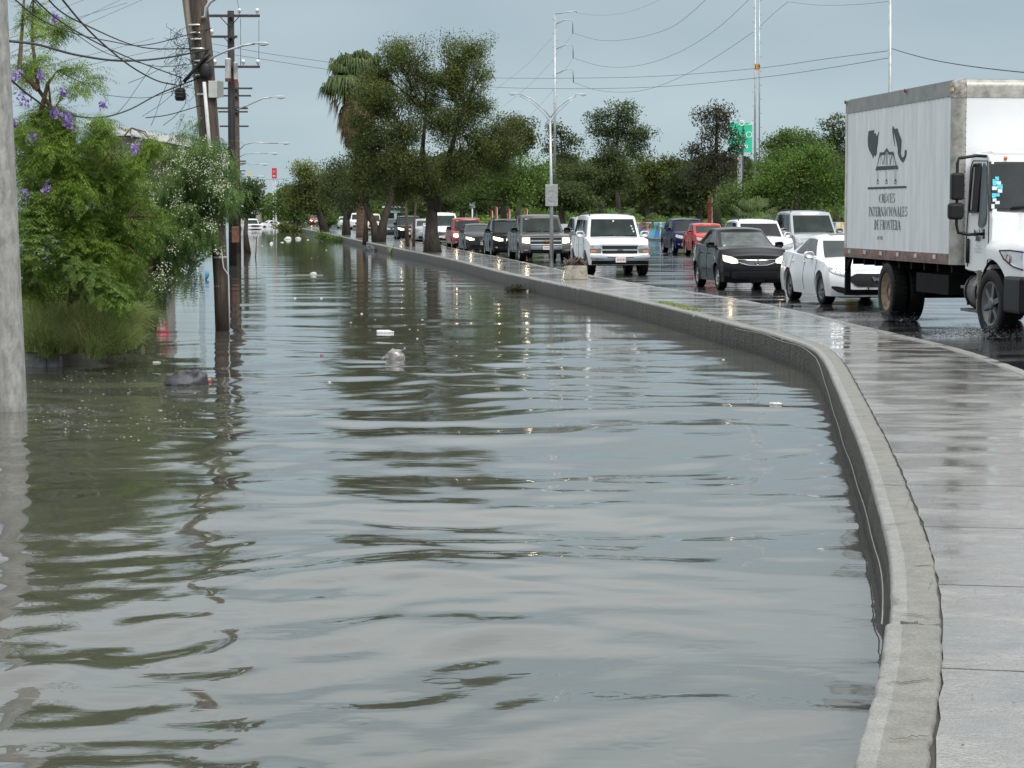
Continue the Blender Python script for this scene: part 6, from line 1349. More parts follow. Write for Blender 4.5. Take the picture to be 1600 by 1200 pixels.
def moringa():
    D = 41.0; B = Vector((P(270, 400, D).x, D + 1.5, 0)); r = np.random.default_rng(91); T_ = thing('white_flowering_tree', 'feathery green tree sprinkled with cream blossoms, drooping to the water before the utility poles', 'tree', B)
    def loc(px, py, dy=0.0): p = P(px, py, D + dy); return np.array([p.x - B.x, D + dy - B.y, p.z])
    reg = [(250, 260, 60, 40, 110), (310, 270, 45, 40, 110), (290, 330, 55, 50, 150), (230, 330, 55, 55, 130), (230, 400, 50, 45, 110), (275, 400, 40, 30, 60), (330, 300, 28, 40, 60), (330, 230, 22, 20, 18), (300, 200, 16, 12, 8), (350, 250, 14, 22, 12), (215, 450, 34, 34, 50), (325, 365, 26, 26, 40), (345, 310, 16, 30, 26), (180, 320, 34, 60, 50), (190, 420, 30, 60, 50), (355, 285, 12, 30, 14)]
    cen = []
    for (px, py, rx, ry, n) in reg:
        sub = []
        for _ in range(max(3, n // 9)):
            a = r.uniform(0, 6.28); q = math.sqrt(r.uniform(0, 1)); sub.append((px + rx * q * math.cos(a), py + ry * q * math.sin(a), r.uniform(-1, 1)))
        for _ in range(n):
            u_, v_, w_ = sub[r.integers(0, len(sub))]; a = r.uniform(0, 6.28); cen.append(loc(u_ + r.normal(0, 7.5), v_ + r.normal(0, 6.5), w_ * 1.1 + r.uniform(-.25, .25) + 0 * r.uniform(-1.5, 1.5)))
    b = MB(); stems = [[(240, 520), (235, 450), (240, 380), (250, 320), (255, 250)], [(240, 380), (280, 330), (310, 280), (325, 230)], [(235, 450), (270, 400), (300, 350), (335, 320)], [(240, 380), (200, 330), (190, 280)], [(310, 280), (340, 260), (350, 240)], [(225, 520), (220, 440), (215, 380)]]
    for st in stems:
        pts = [loc(x, y, r.uniform(-.3, .3)) for x, y in st]; n = len(pts); b.tube(pts, [lerp(.06, .012, i / (n - 1)) for i in range(n)], 6, cap=False)
    allp = [loc(x, y) for st in stems for x, y in st]
    for c in cen[::3]:
        q = min(allp, key=lambda t: np.sum((t - c) ** 2)); b.tube(limb_path(q, c, r, .15, 4, .1), [.012, .009, .006, .003], 3, cap=False)
    b.build('branches', [MATS['reddish_twig']], T_)
    frond_mass('leaves', L_MOR, cen, r, .40, 9, .075, .0065, 2.6, T_, per=8, tbase=.5)
    n_ = 9000; q_ = r.uniform(0, 1, (n_, 2)); pxs = 175 + 170 * q_[:, 0]; top_ = np.interp(pxs, [175, 230, 300, 345], [250, 232, 235, 262]); bot_ = np.interp(pxs, [175, 230, 262, 300, 345], [495, 492, 462, 425, 385]); pys = top_ + (bot_ - top_) * q_[:, 1]; C_ = np.array([loc(a_, b_, c_) for a_, b_, c_ in zip(pxs, pys, r.uniform(1.0, 2.6, n_))])
    link('inner_leaves', leaf_mesh('inner_leaves', C_, .3, .085, .28, L_MOR, r, .25 + .16 * np.sin(C_[:, 0] * 4) * np.sin(C_[:, 2] * 5) + r.normal(0, .14, n_), droop=.8), T_, kind='stuff')
    # long drooping sprays at the lower right
    cen4 = [loc(200 + 45 * r.random(), 430 + 65 * r.random(), r.uniform(-1, 1)) for _ in range(90)] + [loc(250 + 60 * r.random(), 400 + 50 * r.random(), r.uniform(-1, 1)) for _ in range(30)]
    frond_mass('hanging_sprays', L_MOR, cen4, r, .5, 10, .065, .006, 6.0, T_, per=7, tbase=.3)
    k = D / FPX; F_ = []
    for (px, py, rx, ry, n) in ((250, 235, 40, 14, 26), (290, 255, 40, 30, 34), (330, 270, 22, 40, 26), (345, 290, 14, 26, 22), (240, 290, 50, 30, 22), (300, 320, 40, 30, 14), (275, 375, 30, 20, 12), (255, 430, 24, 18, 18), (345, 395, 6, 8, 5), (200, 345, 26, 24, 12), (240, 350, 18, 30, 12), (330, 360, 12, 18, 10), (350, 250, 8, 20, 8)):
        for _ in range(n):
            c = loc(px + r.normal(0, .5) * rx, py + r.normal(0, .5) * ry, r.uniform(-1.7, -1.1)); F_.append(c + r.normal(size=(13, 3)) * np.array([.05, .05, .045]))
    cc = np.concatenate(F_); link('blossoms', leaf_mesh('blossoms', cc, .4, .026, .7, L_FLW, r, .6 + r.normal(0, .25, len(cc))), T_, kind='stuff')
moringa()
# overgrown bank, grass fountain and planter blocks
def bank():
    r = np.random.default_rng(95)
    b = MB(); out = [(-40, 560), (60, 566), (110, 566), (165, 556), (195, 545), (205, 530), (200, 515), (100, 505), (-80, 500)]
    rows = []
    for s_, z in ((1.0, -.12), (.93, .12), (.75, .3), (.4, .42), (.05, .45)):
        cx, cy = G(70, 535).x, G(70, 535).y; rows.append([(lerp(cx, G(*o).x, s_), lerp(cy, G(*o).y, s_), z) for o in out + [out[0]]])
    b.grid(rows); b.build('bank', [SOILM], None, kind='structure')
    T_ = thing('grass_clump', 'fountain of long green and straw-coloured grass spilling over the planter block into the water', 'grass', G(130, 545)); B = Vector(T_.location); V, F, tv = [], [], []; D = 31
    for tf in range(88):
        px = r.uniform(46, 205); py = r.uniform(548, 566) - abs(px - 110) * .12 if tf >= 66 else r.uniform(np.interp(px, [40, 120, 205], [470, 480, 505]), np.interp(px, [40, 90, 140, 205], [548, 562, 556, 520])); hz_ = max(.0, .42 * (1 - (py - 470) / 95)); c0 = P(px, py, 30.6 + (562 - py) * .035 + r.uniform(-.2, .3)); straw = r.random() < (.55 if 80 < px < 150 and py > 525 else .16); tb = .78 if straw else r.uniform(.15, .55); Lt = r.uniform(.45, .85)
        for i in range(130):
            az = r.uniform(0, 6.28); sp_ = r.uniform(.1, .8); w = r.uniform(.004, .008); L = Lt * r.uniform(.6, 1.15)
            d = Vector((math.cos(az) * sp_ + .18, math.sin(az) * sp_ - .15, 1.0)).normalized(); p = Vector(c0) - B + Vector((r.normal() * .05, r.normal() * .05, 0)); j = len(V); sd = Vector((.9, .3 * r.normal(), 0)) * w; tt = tb + r.normal(0, .14)
            for k in range(5):
                ww = sd * (1 - k / 4.3); V += [p - ww, p + ww]; p = p + d * L / 4; d = (d + Vector((.05 + .10 * math.cos(az), .10 * math.sin(az) - .06, -.42))).normalized()
                if p.z < .012: p.z = .012
            for k in range(4): F += [j + 2 * k, j + 2 * k + 1, j + 2 * k + 3, j + 2 * k + 2]
            tv += [tt] * 10
    me = mesh_np('grass_blades', [tuple(v) for v in V], F, 4, [L_GRS]); at = me.attributes.new('tint', 'FLOAT', 'POINT'); at.data.foreach_set('value', np.clip(tv, 0, 1).astype(np.float32)); link('grass_blades', me, T_, kind='stuff')
    T2 = thing('planter_wall', 'low dark concrete block wall beside the foot of the round concrete pole', 'wall', G(65, 573)); BK = mat('dark_block_concrete', (0.28, 0.275, 0.265), .7, noise=(8, .7, 1.25), bump=.5); BB = Vector(T2.location)
    a, c, e = G(20, 573), G(71, 573), G(93, 573)
    for (p, q) in ((a, c - Vector((.01, 0, 0))), (c + Vector((.02, 0, 0)), e)):
        m = MB(); m.box(p.x - BB.x, q.x - BB.x, -.02, .2, -.4, .285); m.build('block', [BK], T2, bevel=.012)
    m = MB(); m.box(c.x - BB.x - .012, c.x - BB.x + .022, -.035, .18, -.4, .275); m.build('mortar_joint', [mat('pale_mortar', (.2, .2, .19), .7)], T2)
    # dark undergrowth mass low behind the grass
    cen = np.stack([r.uniform(-7.6, -5.6, 5000), r.uniform(34, 39, 5000), np.abs(r.normal(.5, .45, 5000))], 1); cen[:, 0] += (cen[:, 1] - 31) * -.11 + .25
    me = leaf_mesh('undergrowth', cen, .4, .16, .35, L_DARK, r, .3 + r.normal(0, .2, 5000)); tag(link('undergrowth', me), 'tangled dark undergrowth on the bank under the jacaranda', 'undergrowth', kind='stuff')
bank()
# ------------------------------------------------------------------ poles, lamps, signs, wires
CONC = mat('round_pole_concrete', (0.33, 0.325, 0.305), .7, noise=(16, .62, 1.22), bump=.35, bscale=60, stretch=(1, 1, .35))
WOOD = mat('weathered_brown_pole', (0.085, 0.064, 0.050), .8, noise=(10, .4, 1.6), bump=.9, bscale=14, stretch=(1.5, 1.5, .12)); WOODP = mat('pale_weathered_pole', (0.25, 0.215, 0.175), .8, noise=(10, .4, 1.5), bump=.9, bscale=14, stretch=(1.5, 1.5, .12))
TAR = mat('tarred_black_pole', (0.016, 0.014, 0.014), .65, noise=(8, .5, 2.0), bump=.6, bscale=14, stretch=(1, 1, .2)); STEEL = mat('galvanised_steel', (0.45, 0.47, 0.48), .4, .6, noise=(4, .8, 1.15)); IRON = mat('rusted_iron_arm', (0.05, 0.035, 0.032), .7, noise=(10, .4, 1.8))
PORC = mat('glazed_insulator', (0.72, 0.76, 0.76), .15, coat=1); CABLE = mat('black_cable', (0.012, 0.012, 0.013), .5); WIREG = mat('grey_wire', (0.12, 0.125, 0.13), .5); WHITE = mat('white_painted_steel', (0.72, 0.73, 0.73), .45, noise=(5, .8, 1.05)); LAMPG = mat('lamp_glass', (0.75, 0.78, 0.80), .1, coat=1)
def vpole(T_, pts, r0, r1, m, n=14, name='pole', k=10):
    b = MB(); P_ = [Vector(p) for p in pts]; b.tube(P_, [lerp(r0, r1, i / (len(P_) - 1)) for i in range(len(P_))], n); return b.build(name, [m], T_)
# near concrete pole on the left edge
cb = G(19, 640); T_ = thing('concrete_pole', 'thick round concrete pole standing in the water at the left edge', 'pole', cb)
cp = []; 
for t in np.linspace(0, 1, 9): cp.append((lerp(0, P(-14, 0, cb.y).x - cb.x, t) - .0 + .02 * 0, 0, lerp(-.6, 5.2, t)))
vpole(T_, cp, .182, .150, CONC, 28)
b = MB()
for a in (-1.95, -1.35): b.tube([(x + .178 * math.cos(a) * lerp(1, .83, i / 8), .178 * math.sin(a) * lerp(1, .83, i / 8), z) for i, (x, y, z) in enumerate(cp)], .0035, 4)
b.build('mould_seam', [mat('seam_grey', (.2, .195, .18), .8)], T_)

# leaning pair of poles lashed together
Dl = 41.0; lb = G(347, 514); T_ = thing('leaning_pole', 'leaning brown utility pole lashed with steel bands, standing in water by the blossoming tree', 'utility pole', lb)
def lp(px, py, dy=0.0): p = P(px, py, Dl + dy); return Vector((p.x - lb.x, Dl + dy - lb.y, p.z))
main = [lp(347.5, 530, .0), lp(345, 440), lp(340, 340), lp(331, 220), lp(321, 100), lp(310, 0), lp(305, -60)]
vpole(T_, main, .125, .17, WOOD, 16)
sec = [lp(322, 250, .1), lp(316, 180, .1), lp(308, 100, .1), lp(299, 40, .1), lp(293, -10, .1), lp(289, -60, .1)]
vpole(T_, sec, .085, .12, WOODP, 12, 'splint_pole')
BAND = mat('steel_band', (0.62, 0.62, 0.60), .35, .7)
for (py, cx, w) in ((40, 309, .16), (52, 311, .15), (62, 312, .155), (77, 313, .165), (96, 316, .15), (102, 317, .15), (118, 319, .15), (148, 321, .14), (402, 343, .125), (447, 345, .118)):
    b = MB(); c = lp(cx, py); b.lathe([(w, -.018), (w + .012, -.018), (w + .012, .018), (w, .018)], 18, 'z', (c.x, c.y, c.z), close=True); b.build('band', [BAND], T_)
b = MB(); b.tube([lp(319, 128, -.17), lp(325, 200, -.17), lp(330, 262, -.16)], .034, 10); b.tube([lp(329, 255, -.17), lp(331, 300, -.16)], .02, 8); b.build('white_conduit', [WHITE], T_)
b = MB(); b.tube([lp(346, 395, -.14), lp(349, 418, -.15), lp(357, 430, -.14), lp(358, 470, -.13), lp(358.5, 516, -.13)], .012, 8); b.build('white_conduit', [WHITE], T_)
b = MB(); b.tube([lp(338, 155, .05), lp(340, 240, .05), lp(343, 300, .05)], .015, 6); b.build('grey_conduit', [STEEL], T_)
m = lp(338, 140, -.1); b = MB(); k = Dl / FPX
b.box(m.x - 11 * k, m.x + 3 * k, m.y - .12, m.y + .1, m.z - 13 * k, m.z + 13 * k); b.build('meter_box', [mat('pale_green_box', (.50, .53, .50), .5, noise=(5, .8, 1.1))], T_, bevel=.01)
b = MB(); b.add([(m.x + 3.2 * k, m.y - .12, m.z - 13 * k), (m.x + 11.5 * k, m.y - .02, m.z - 12 * k), (m.x + 11.5 * k, m.y - .02, m.z + 12 * k), (m.x + 3.2 * k, m.y - .12, m.z + 13 * k)], [(0, 1, 2, 3)]); b.build('meter_box_door', [mat('dull_box_door', (.25, .26, .25), .6)], T_)
c = lp(322, 112, -.12); b = MB(); b.lathe([(.001, -.14), (.10, -.13), (.12, -.05), (.12, .1), (.09, .16), (.001, .17)], 14, 'z', tuple(c)); b.build('black_junction_box', [CABLE], T_, bevel=0)
b = MB()
for i in range(70):      # tangle of cut service wires
    a0 = lp(300 + rnd.uniform(-26, 10), 40 + rnd.uniform(0, 100), -.12); pts = [a0]
    for j in range(5): pts.append(pts[-1] + Vector((rnd.uniform(-.12, .1), rnd.uniform(-.05, .05), rnd.uniform(-.14, .07))))
    b.tube(pts, .0042, 3, cap=False)
b.build('loose_wires', [CABLE], T_, kind='stuff')
b = MB(); b.tube([lp(287, 128, -.2), lp(300, 113, -.2), lp(318, 92, -.2), lp(328, 84, -.2)], .035, 6); b.build('lamp_bracket', [CABLE], T_)
b = MB(); b.tube([lp(322, 98, -.2), lp(335, 88, -.2), lp(355, 79, -.2), lp(380, 71, -.2), lp(398, 68, -.2)], .020, 8); b.build('lamp_arm', [STEEL], T_)
def lamp_head(T_, p, s, dx=1.0, name='lamp_head'):
    b = MB(); prof = [(0, .02), (.10, .05), (.25, .075), (.42, .07), (.55, .03), (.58, 0)]
    top = [(p.x + dx * x * s, p.y, p.z + z * s) for x, z in prof]; rows = []
    for w in (-.10, -.06, 0, .06, .10): rows.append([(p.x + dx * x * s, p.y + w * s * (1 if .05 < x < .5 else .4), p.z + z * s * (1 - (w / .11) ** 2 * .8)) for x, z in prof])
    b.grid(rows); b.add([(p.x + dx * x * s, p.y + w * s, p.z - .01 * s) for x in (0.02, .56) for w in (-.07, .07)], [(0, 1, 3, 2)]); o = b.build(name, [STEEL], T_)
    b = MB(); b.grid([[(p.x + dx * x * s, p.y + w * s, p.z - .02 * s - .06 * s * math.sin(math.pi * (x - .2) / .34) * (1 - (w / .1) ** 2)) for w in (-.08, -.04, 0, .04, .08)] for x in (.2, .28, .37, .46, .54)]); b.build('lamp_lens', [LAMPG], o)
lamp_head(T_, lp(394, 68.5, -.2), .55)
b = MB(); b.tube([lp(315, 28, -.2), lp(321, 26, -.2), lp(322, 12, -.2), lp(328, 3, -.2), lp(337, -3, -.2), lp(370, -14, -.2)], .035, 8); b.build('lamp_arm', [STEEL], T_)

# black poles up the street
def power_pole(label, base_px, D, top_px, r0, arms, mat_=None, extras=None, name='utility_pole'):
    base = Vector((P(base_px[0], 340, D).x, D, 0)); T_ = thing(name, label, 'utility pole', base); tp = P(top_px[0], top_px[1], D)
    vpole(T_, [(0, 0, -.5), ((tp.x - base.x) * .5, 0, tp.z * .5), (tp.x - base.x, 0, tp.z)], r0, r0 * .82, mat_ or TAR, 12); k = D / FPX
    for (x0, x1, y, th, ins, brace) in arms:
        p0, p1 = P(x0, y, D), P(x1, y, D); z = p0.z; b = MB(); b.box(p0.x - base.x, p1.x - base.x, -r0 - .12, -r0, z - th * k / 2, z + th * k / 2); b.build('crossarm', [IRON], T_)
        for ix in ins:
            c = P(ix, y, D).x - base.x; b = MB(); q = th * k / 2; b.lathe([(.02, q), (.02, q + .06), (.07, q + .07), (.06, q + .12), (.09, q + .14), (.075, q + .2), (.05, q + .24), (.001, q + .25)], 10, 'z', (c, -r0 - .06, z)); b.build('insulator', [PORC], T_)
        if brace:
            for sg in (-1, 1): b = MB(); b.tube([(sg * brace * k, -r0 - .1, z), (0, -r0 - .06, z - brace * k * 1.1)], .018, 4); b.build('brace', [IRON], T_)
    if extras: extras(T_, base, D)
    return T_
def ex1(T_, base, D):
    TW = mat('rust_streaked_white_tank', (0.70, 0.70, 0.68), .4, noise=(3.0, .25, 1.05), stretch=(1, 1, .4)); k = D / FPX
    for (px, w, y0, y1) in ((358, 4.6, 92, 128), (370, 3.4, 98, 129)):
        c = P(px, (y0 + y1) / 2, D); h = (y1 - y0) * k / 2; r_ = w * k; b = MB(); b.lathe([(.001, -h), (r_ * .95, -h), (r_, -h * .9), (r_, h * .85), (r_ * 1.05, h * .87), (r_ * 1.05, h * .93), (r_ * .8, h), (.001, h)], 16, 'z', (c.x - base.x, -.35, c.z)); b.build('transformer_tank', [TW], T_)
        b = MB(); b.lathe([(r_ * 1.01, -h), (r_ * 1.01, -h * .72)], 16, 'z', (c.x - base.x, -.35, c.z)); b.build('rust_band', [mat('rust_red', (.15, .035, .025), .8, noise=(6, .5, 1.4))], T_)
    for (x, y0, y1) in ((376, 28, 105), (404.5, 30, 105)): b = MB(); b.tube([P(x, y0, D) - base, P(x, y1, D) - base], .012, 4); b.build('drop_wire', [WIREG], T_)
power_pole('tall black utility pole with crossarms and a rusty white transformer', (363, 0), 91, (360.5, 17), .165, [(325, 407, 25.5, 4, (375, 403), 16), (326, 372, 58, 3.5, (332,), 10), (335, 407, 105, 3.5, (337, 381, 404), 0)], extras=ex1)
def ex_lamp(pts, hs):
    def f(T_, base, D):
        b = MB(); b.tube([P(x, y, D - .3) - base for x, y in pts], [.05, .05, .045, .04][:len(pts)] if len(pts) <= 4 else .045, 6); b.build('lamp_arm', [STEEL], T_); lamp_head(T_, P(pts[-1][0], pts[-1][1], D - .3) - base, hs)
    return f
BRN = mat('brown_wood_pole', (0.075, 0.05, 0.042), .8, noise=(8, .5, 1.6))
power_pole('brown utility pole directly behind the black one, with a rising lamp arm', (371, 0), 120, (368.5, 128), .19, [(348, 395, 138.5, 2.6, (), 0), (350, 393, 150, 2.4, (), 0), (341, 388, 169.5, 3, (), 0), (342, 388, 175, 2.4, (), 0)], BRN, ex_lamp([(370, 172), (385, 165), (410, 154), (424, 152)], 1.35))
power_pole('fourth utility pole along the street, with a curved lamp arm', (370, 0), 165, (370, 185), .2, [(344, 389, 197.5, 2.5, (), 0), (372, 385, 252, 2, (), 0)], BRN, ex_lamp([(372, 236), (382, 226), (395, 222.5), (435, 224)], 1.5))
power_pole('fifth utility pole along the street, its lamp arm nearly level', (371, 0), 200, (371, 222), .2, [(371, 384, 256, 2, (), 0)], BRN, ex_lamp([(372, 246), (383, 240.5), (395, 239), (418, 240)], 1.7))
power_pole('sixth utility pole, its lamp just above the yellow sign', (371.5, 0), 262, (371.5, 240), .2, [(360, 384, 267, 1.6, (), 0)], BRN, ex_lamp([(372, 260), (384, 255), (396, 256), (404, 257)], 2.0))
power_pole('farthest visible utility pole with a tiny lamp arm', (372, 0), 330, (372, 262), .22, [(366, 383, 272, 1.4, (), 0)], BRN, ex_lamp([(372, 279), (385, 275), (396, 275.5), (401, 276)], 2.3))
# box on the black pole's foot
p = P(364, 378, 89) ; T_ = thing('clay_pot_box', 'rust-orange box strapped low on the black pole above the water', 'box', Vector((p.x - .06, 90.5, 0)))
b = MB(); b.box(-.16, .13, -.15, .05, P(0, 380, 90).z, P(0, 354, 90).z); b.build('orange_box', [mat('faded_orange', (.15, .065, .042), .7, noise=(5, .5, 1.3))], T_, bevel=.04)

# double street lamp on the pavement with the blank back of a sign
sb = G(862, 420, TOP_Z); Ds = sb.y; T_ = thing('street_lamp', 'tall steel street lamp with two upswept arms standing on the wet pavement', 'street lamp', sb); k = Ds / FPX
def sp_(px, py, dy=0): p = P(px, py, Ds + dy); return Vector((p.x - sb.x, dy, p.z - sb.z))
vpole(T_, [(0, 0, 0), sp_(861.5, 300), sp_(859.5, 184)], .065, .035, STEEL, 12)
for sg, pts in ((-1, [(860, 184), (851, 172), (830, 154), (812, 147)]), (1, [(860, 184), (872, 168), (885, 158), (900, 148)])):
    b = MB(); b.tube([sp_(*q) for q in pts], .017, 8); b.build('arm', [STEEL], T_)
    b = MB(); b.tube([sp_(860, 192)] + [sp_(q[0], q[1] + 7 - i * 2) for i, q in enumerate(pts[1:])], .012, 6); b.build('brace_rod', [STEEL], T_); lamp_head(T_, sp_(*pts[-1]), .62, sg)
b = MB(); b.box(-.16, .16, -.16, .16, 0, .02); b.build('base_plate', [STEEL], T_)
T2 = thing('road_sign', 'blank mottled grey back of a rectangular sign fixed to the street lamp pole', 'sign', sb); b = MB(); x0, x1 = sp_(852, 288).x, sp_(871.5, 288).x; z0, z1 = sp_(0, 322).z, sp_(0, 288).z
b.box(x0, x1, -.10, -.085, z0, z1); b.build('sign_panel', [mat('mottled_sign_back', (.40, .41, .40), .45, .35, noise=(22, .6, 1.25))], T2, bevel=.01)
for z in (z0 + .18, z1 - .18): b = MB(); b.box(-.08, .08, -.115, .08, z - .02, z + .02); b.build('clamp', [STEEL], T2)
# concrete block with a rusty tangle on the pavement
cbp = G(900, 436, TOP_Z); T_ = thing('concrete_block', 'stained square concrete block on the pavement in front of the white full-size SUV', 'concrete block', cbp); k = cbp.y / FPX
b = MB(); w0, w1, hh = 18.5 * k, 16.2 * k, 21 * k; vs = [(-w0, -.35, -.01), (w0, -.35, -.01), (w0, .35, -.01), (-w0, .35, -.01), (-w1, -.3, hh), (w1, -.3, hh), (w1, .3, hh), (-w1, .3, hh)]
b.add(vs, [(0, 1, 5, 4), (1, 2, 6, 5), (2, 3, 7, 6), (3, 0, 4, 7), (4, 5, 6, 7), (3, 2, 1, 0)]); b.build('block', [mat('stained_block', (.34, .31, .25), .75, noise=(7, .55, 1.25), bump=.8, bscale=16)], T_, bevel=.02)
T2 = thing('scrap_heap', 'small tangle of wet rusty debris lying on the concrete block', 'debris', cbp + Vector((0, 0, hh)))
for i in range(16):
    b = MB(); x = rnd.uniform(-.28, .3); b.tube([(x, rnd.uniform(-.2, .1), 0), (x + rnd.uniform(-.12, .12), rnd.uniform(-.2, .2), rnd.uniform(.05, .26)), (x + rnd.uniform(-.2, .2), rnd.uniform(-.2, .2), rnd.uniform(0, .12))], [.022, .03, .012], 5); b.build('scrap_piece', [mat('wet_rusty_scrap', (.07, .05, .035), .4, noise=(12, .3, 2.6))], T2)
# tall transmission poles
def tall_pole(label, px, D, top, r0, r1, ticks=True, arms=(), base_py=300, twin=None, m=STEEL):
    base = Vector((P(px, 340, D).x, D, LAND_Z)); T_ = thing('transmission_pole', label, 'transmission pole', base); vpole(T_, [(0, 0, 0), P(px, top, D) - base], r0, r1, m, 12)
    if twin: vpole(T_, [P(px + twin, 330, D) - base, P(px + twin, top, D) - base], r1 * .8, r1 * .7, m, 8, 'climbing_rail')
    if ticks:
        k = D / FPX; n = int((300 - top) / 11)
        for i in range(n):
            y = top + 8 + i * 11
            if y > 300: break
            for sg in (-1, 1):
                if (i + (sg > 0)) % 2: continue
                p = P(px + (twin or 0) * (sg > 0), y, D) - base; b = MB(); b.box(min(p.x, p.x + sg * 4.2 * k), max(p.x, p.x + sg * 4.2 * k), -.03, .03, p.z - .02, p.z + .02); b.build('step_peg', [STEEL], T_)
    for pts in arms:
        b = MB(); b.tube([P(x, y, D) - base for x, y in pts], .045, 6); b.build('arm', [STEEL], T_)
    return T_, base
tall_pole('slender transmission pole with three bent line arms behind the street lamp', 867, 185, 22, .12, .075, arms=[[(867, 22), (900, 17), (900.5, 20)], [(868, 38), (883, 31), (895, 31.5), (895, 52)], [(868, 77), (883, 70), (895.5, 70), (895.5, 91)], [(868, 116), (885, 108), (895.5, 108.5), (896, 129)]])
t19, b19 = tall_pole('tall pegged steel pole pair carrying a small orange plate numbered 19', 1180, 150, -40, .075, .06, twin=6.5)
PD_ = mat('orange_plate', (.72, .38, .06), .5, noise=(6, .8, 1.1)); pp = P(1183, 105, 149.5) - b19; b = MB(); b.box(pp.x - .16, pp.x + .16, pp.z * 0 - .62, -.58, pp.z - .22, pp.z + .22); b.build('number_plate', [PD_], t19)
def text(body, name, m, parent, loc, size, rot=(math.pi / 2, 0, 0), align='CENTER', sx=1.0, ext=.002):
    cu = bpy.data.curves.new(name, 'FONT'); cu.body = body; cu.size = size; cu.align_x = align; cu.align_y = 'CENTER'; cu.extrude = ext; cu.materials.append(m)
    tmp = bpy.data.objects.new('tmp', cu); me = bpy.data.meshes.new_from_object(tmp); bpy.data.objects.remove(tmp); bpy.data.curves.remove(cu); me.materials.clear(); me.materials.append(m)
    o = link(name, me, parent); o.location = loc; o.rotation_euler = rot; o.scale = (sx, 1, 1); return o
text('19', 'number', CABLE, t19, (pp.x, -.63, pp.z), .42)
tall_pole('plain thin steel pole rising behind the truck box', 1391, 90, -40, .085, .06, ticks=False)
Tq, bq = tall_pole('dark slim lamp pole in front of the green sign', 1161, 140, 197, .05, .04, ticks=False, m=CABLE); lamp_head(Tq, P(1162, 196, 140) - bq, .55, 1); lamp_head(Tq, P(1160, 196, 140) - bq, .5, -1)
for (px, y, D) in ((745, 242, 200), (738, 318, 160)):
    base = Vector((P(px, 340, D).x, D, LAND_Z)); T_ = thing('lamp_post' if D == 200 else 'road_sign', 'small white hooked lamp post among the park trees' if D == 200 else 'small grey sign on a pale post behind the red pickup', 'lamp post' if D == 200 else 'sign', base); vpole(T_, [(0, 0, 0), P(px, y, D) - base], .05, .05, WHITE, 8, 'post')
    if D == 200: b = MB(); b.tube([P(px, y, D) - base, P(px - 1, y - 2, D) - base, P(px - 3, y - 1, D) - base], .06, 6); b.build('hook', [WHITE], T_)
    else: b = MB(); q = P(px, y, D) - base; b.box(q.x - .2, q.x + .2, -.1, -.06, q.z - .3, q.z + .12); b.build('panel', [STEEL], T_)
# red posts in the park
RP = mat('red_painted_post', (.36, .035, .03), .5, noise=(4, .7, 1.2))
for i, (px, y0, w, D, lb) in enumerate(((1109, 306, 6, 168, 'tall red post with a white edge behind the red car'), (1120, 318, 4, 168, 'second slimmer red and white post behind the red car'), (822, 325, 3, 160, 'thin red post behind the grey pickup'), (775, 322, 3, 165, 'thin red post between the dark park trunks'), (795, 325, 2.5, 165, 'thinnest red post under the round tree'), (768, 328, 2.5, 170, 'short red post farther left under the round tree'))):
    k = D / FPX; base = Vector((P(px, 340, D).x, D, LAND_Z)); T_ = thing('red_post', lb, 'post', base, group='red posts in the park'); z = P(px, y0, D).z - LAND_Z; b = MB(); b.box(-w * k / 2, w * k / 2, -.1, .1, 0, z); b.build('shaft', [RP], T_, bevel=.01)
    b = MB(); b.box(w * k / 2, w * k / 2 + .05, -.1, .1, 0, z * .96); b.build('edge_strip', [WHITE], T_)
# green roadside board
Dg = 220; gb = Vector((P(1156, 340, Dg).x, Dg, LAND_Z)); T_ = thing('billboard', 'bright green shop board half covered by the drooping dark tree', 'billboard', gb); GR = mat('sign_green', (.015, .42, .25), .5, noise=(2, .92, 1.06), emit=(.015, .42, .25), estr=.25)  # faint glow added to the board's own green to brighten it
q0, q1 = P(1139, 238, Dg) - gb, P(1175, 192, Dg) - gb; b = MB(); b.box(q0.x, q1.x, -.2, .2, q0.z, q1.z); b.build('board', [GR], T_)
b = MB(); b.box(-.3, .3, -.2 + .05, .15, 0, q0.z); b.build('post', [STEEL], T_)
WS_ = mat('sign_white', (.8, .82, .8), .5)
text('S', 'letter', WS_, T_, (P(1147, 211, Dg).x - gb.x, -.23, P(0, 211, Dg).z - gb.z), .85 * 1.0); text('O', 'letter', WS_, T_, (P(1170, 211, Dg).x - gb.x, -.23, P(0, 211, Dg).z - gb.z), .85)
z = P(0, 229, Dg).z - gb.z; b = MB(); b.box(P(1145, 0, Dg).x - gb.x, P(1170, 0, Dg).x - gb.x, -.22, -.2, z - .16, z + .16); b.build('name_strip', [WS_], T_); text('Farmacia', 'lettering', GR, T_, (P(1157, 0, Dg).x - gb.x, -.235, z), .3)
b = MB(); b.add([(P(x, y, Dg).x - gb.x, -.215, P(x, y, Dg).z - gb.z) for x, y in ((1167, 196), (1175, 191), (1176, 193), (1175, 194.5))], [(0, 1, 2, 3)]); b.lathe([(.18, 0), (.30, 0), (.30, .02), (.18, .02)], 14, 'y', (P(1160, 0, Dg).x - gb.x, -.23, P(0, 193, Dg).z - gb.z), close=True); b.build('emblem', [WS_], T_)
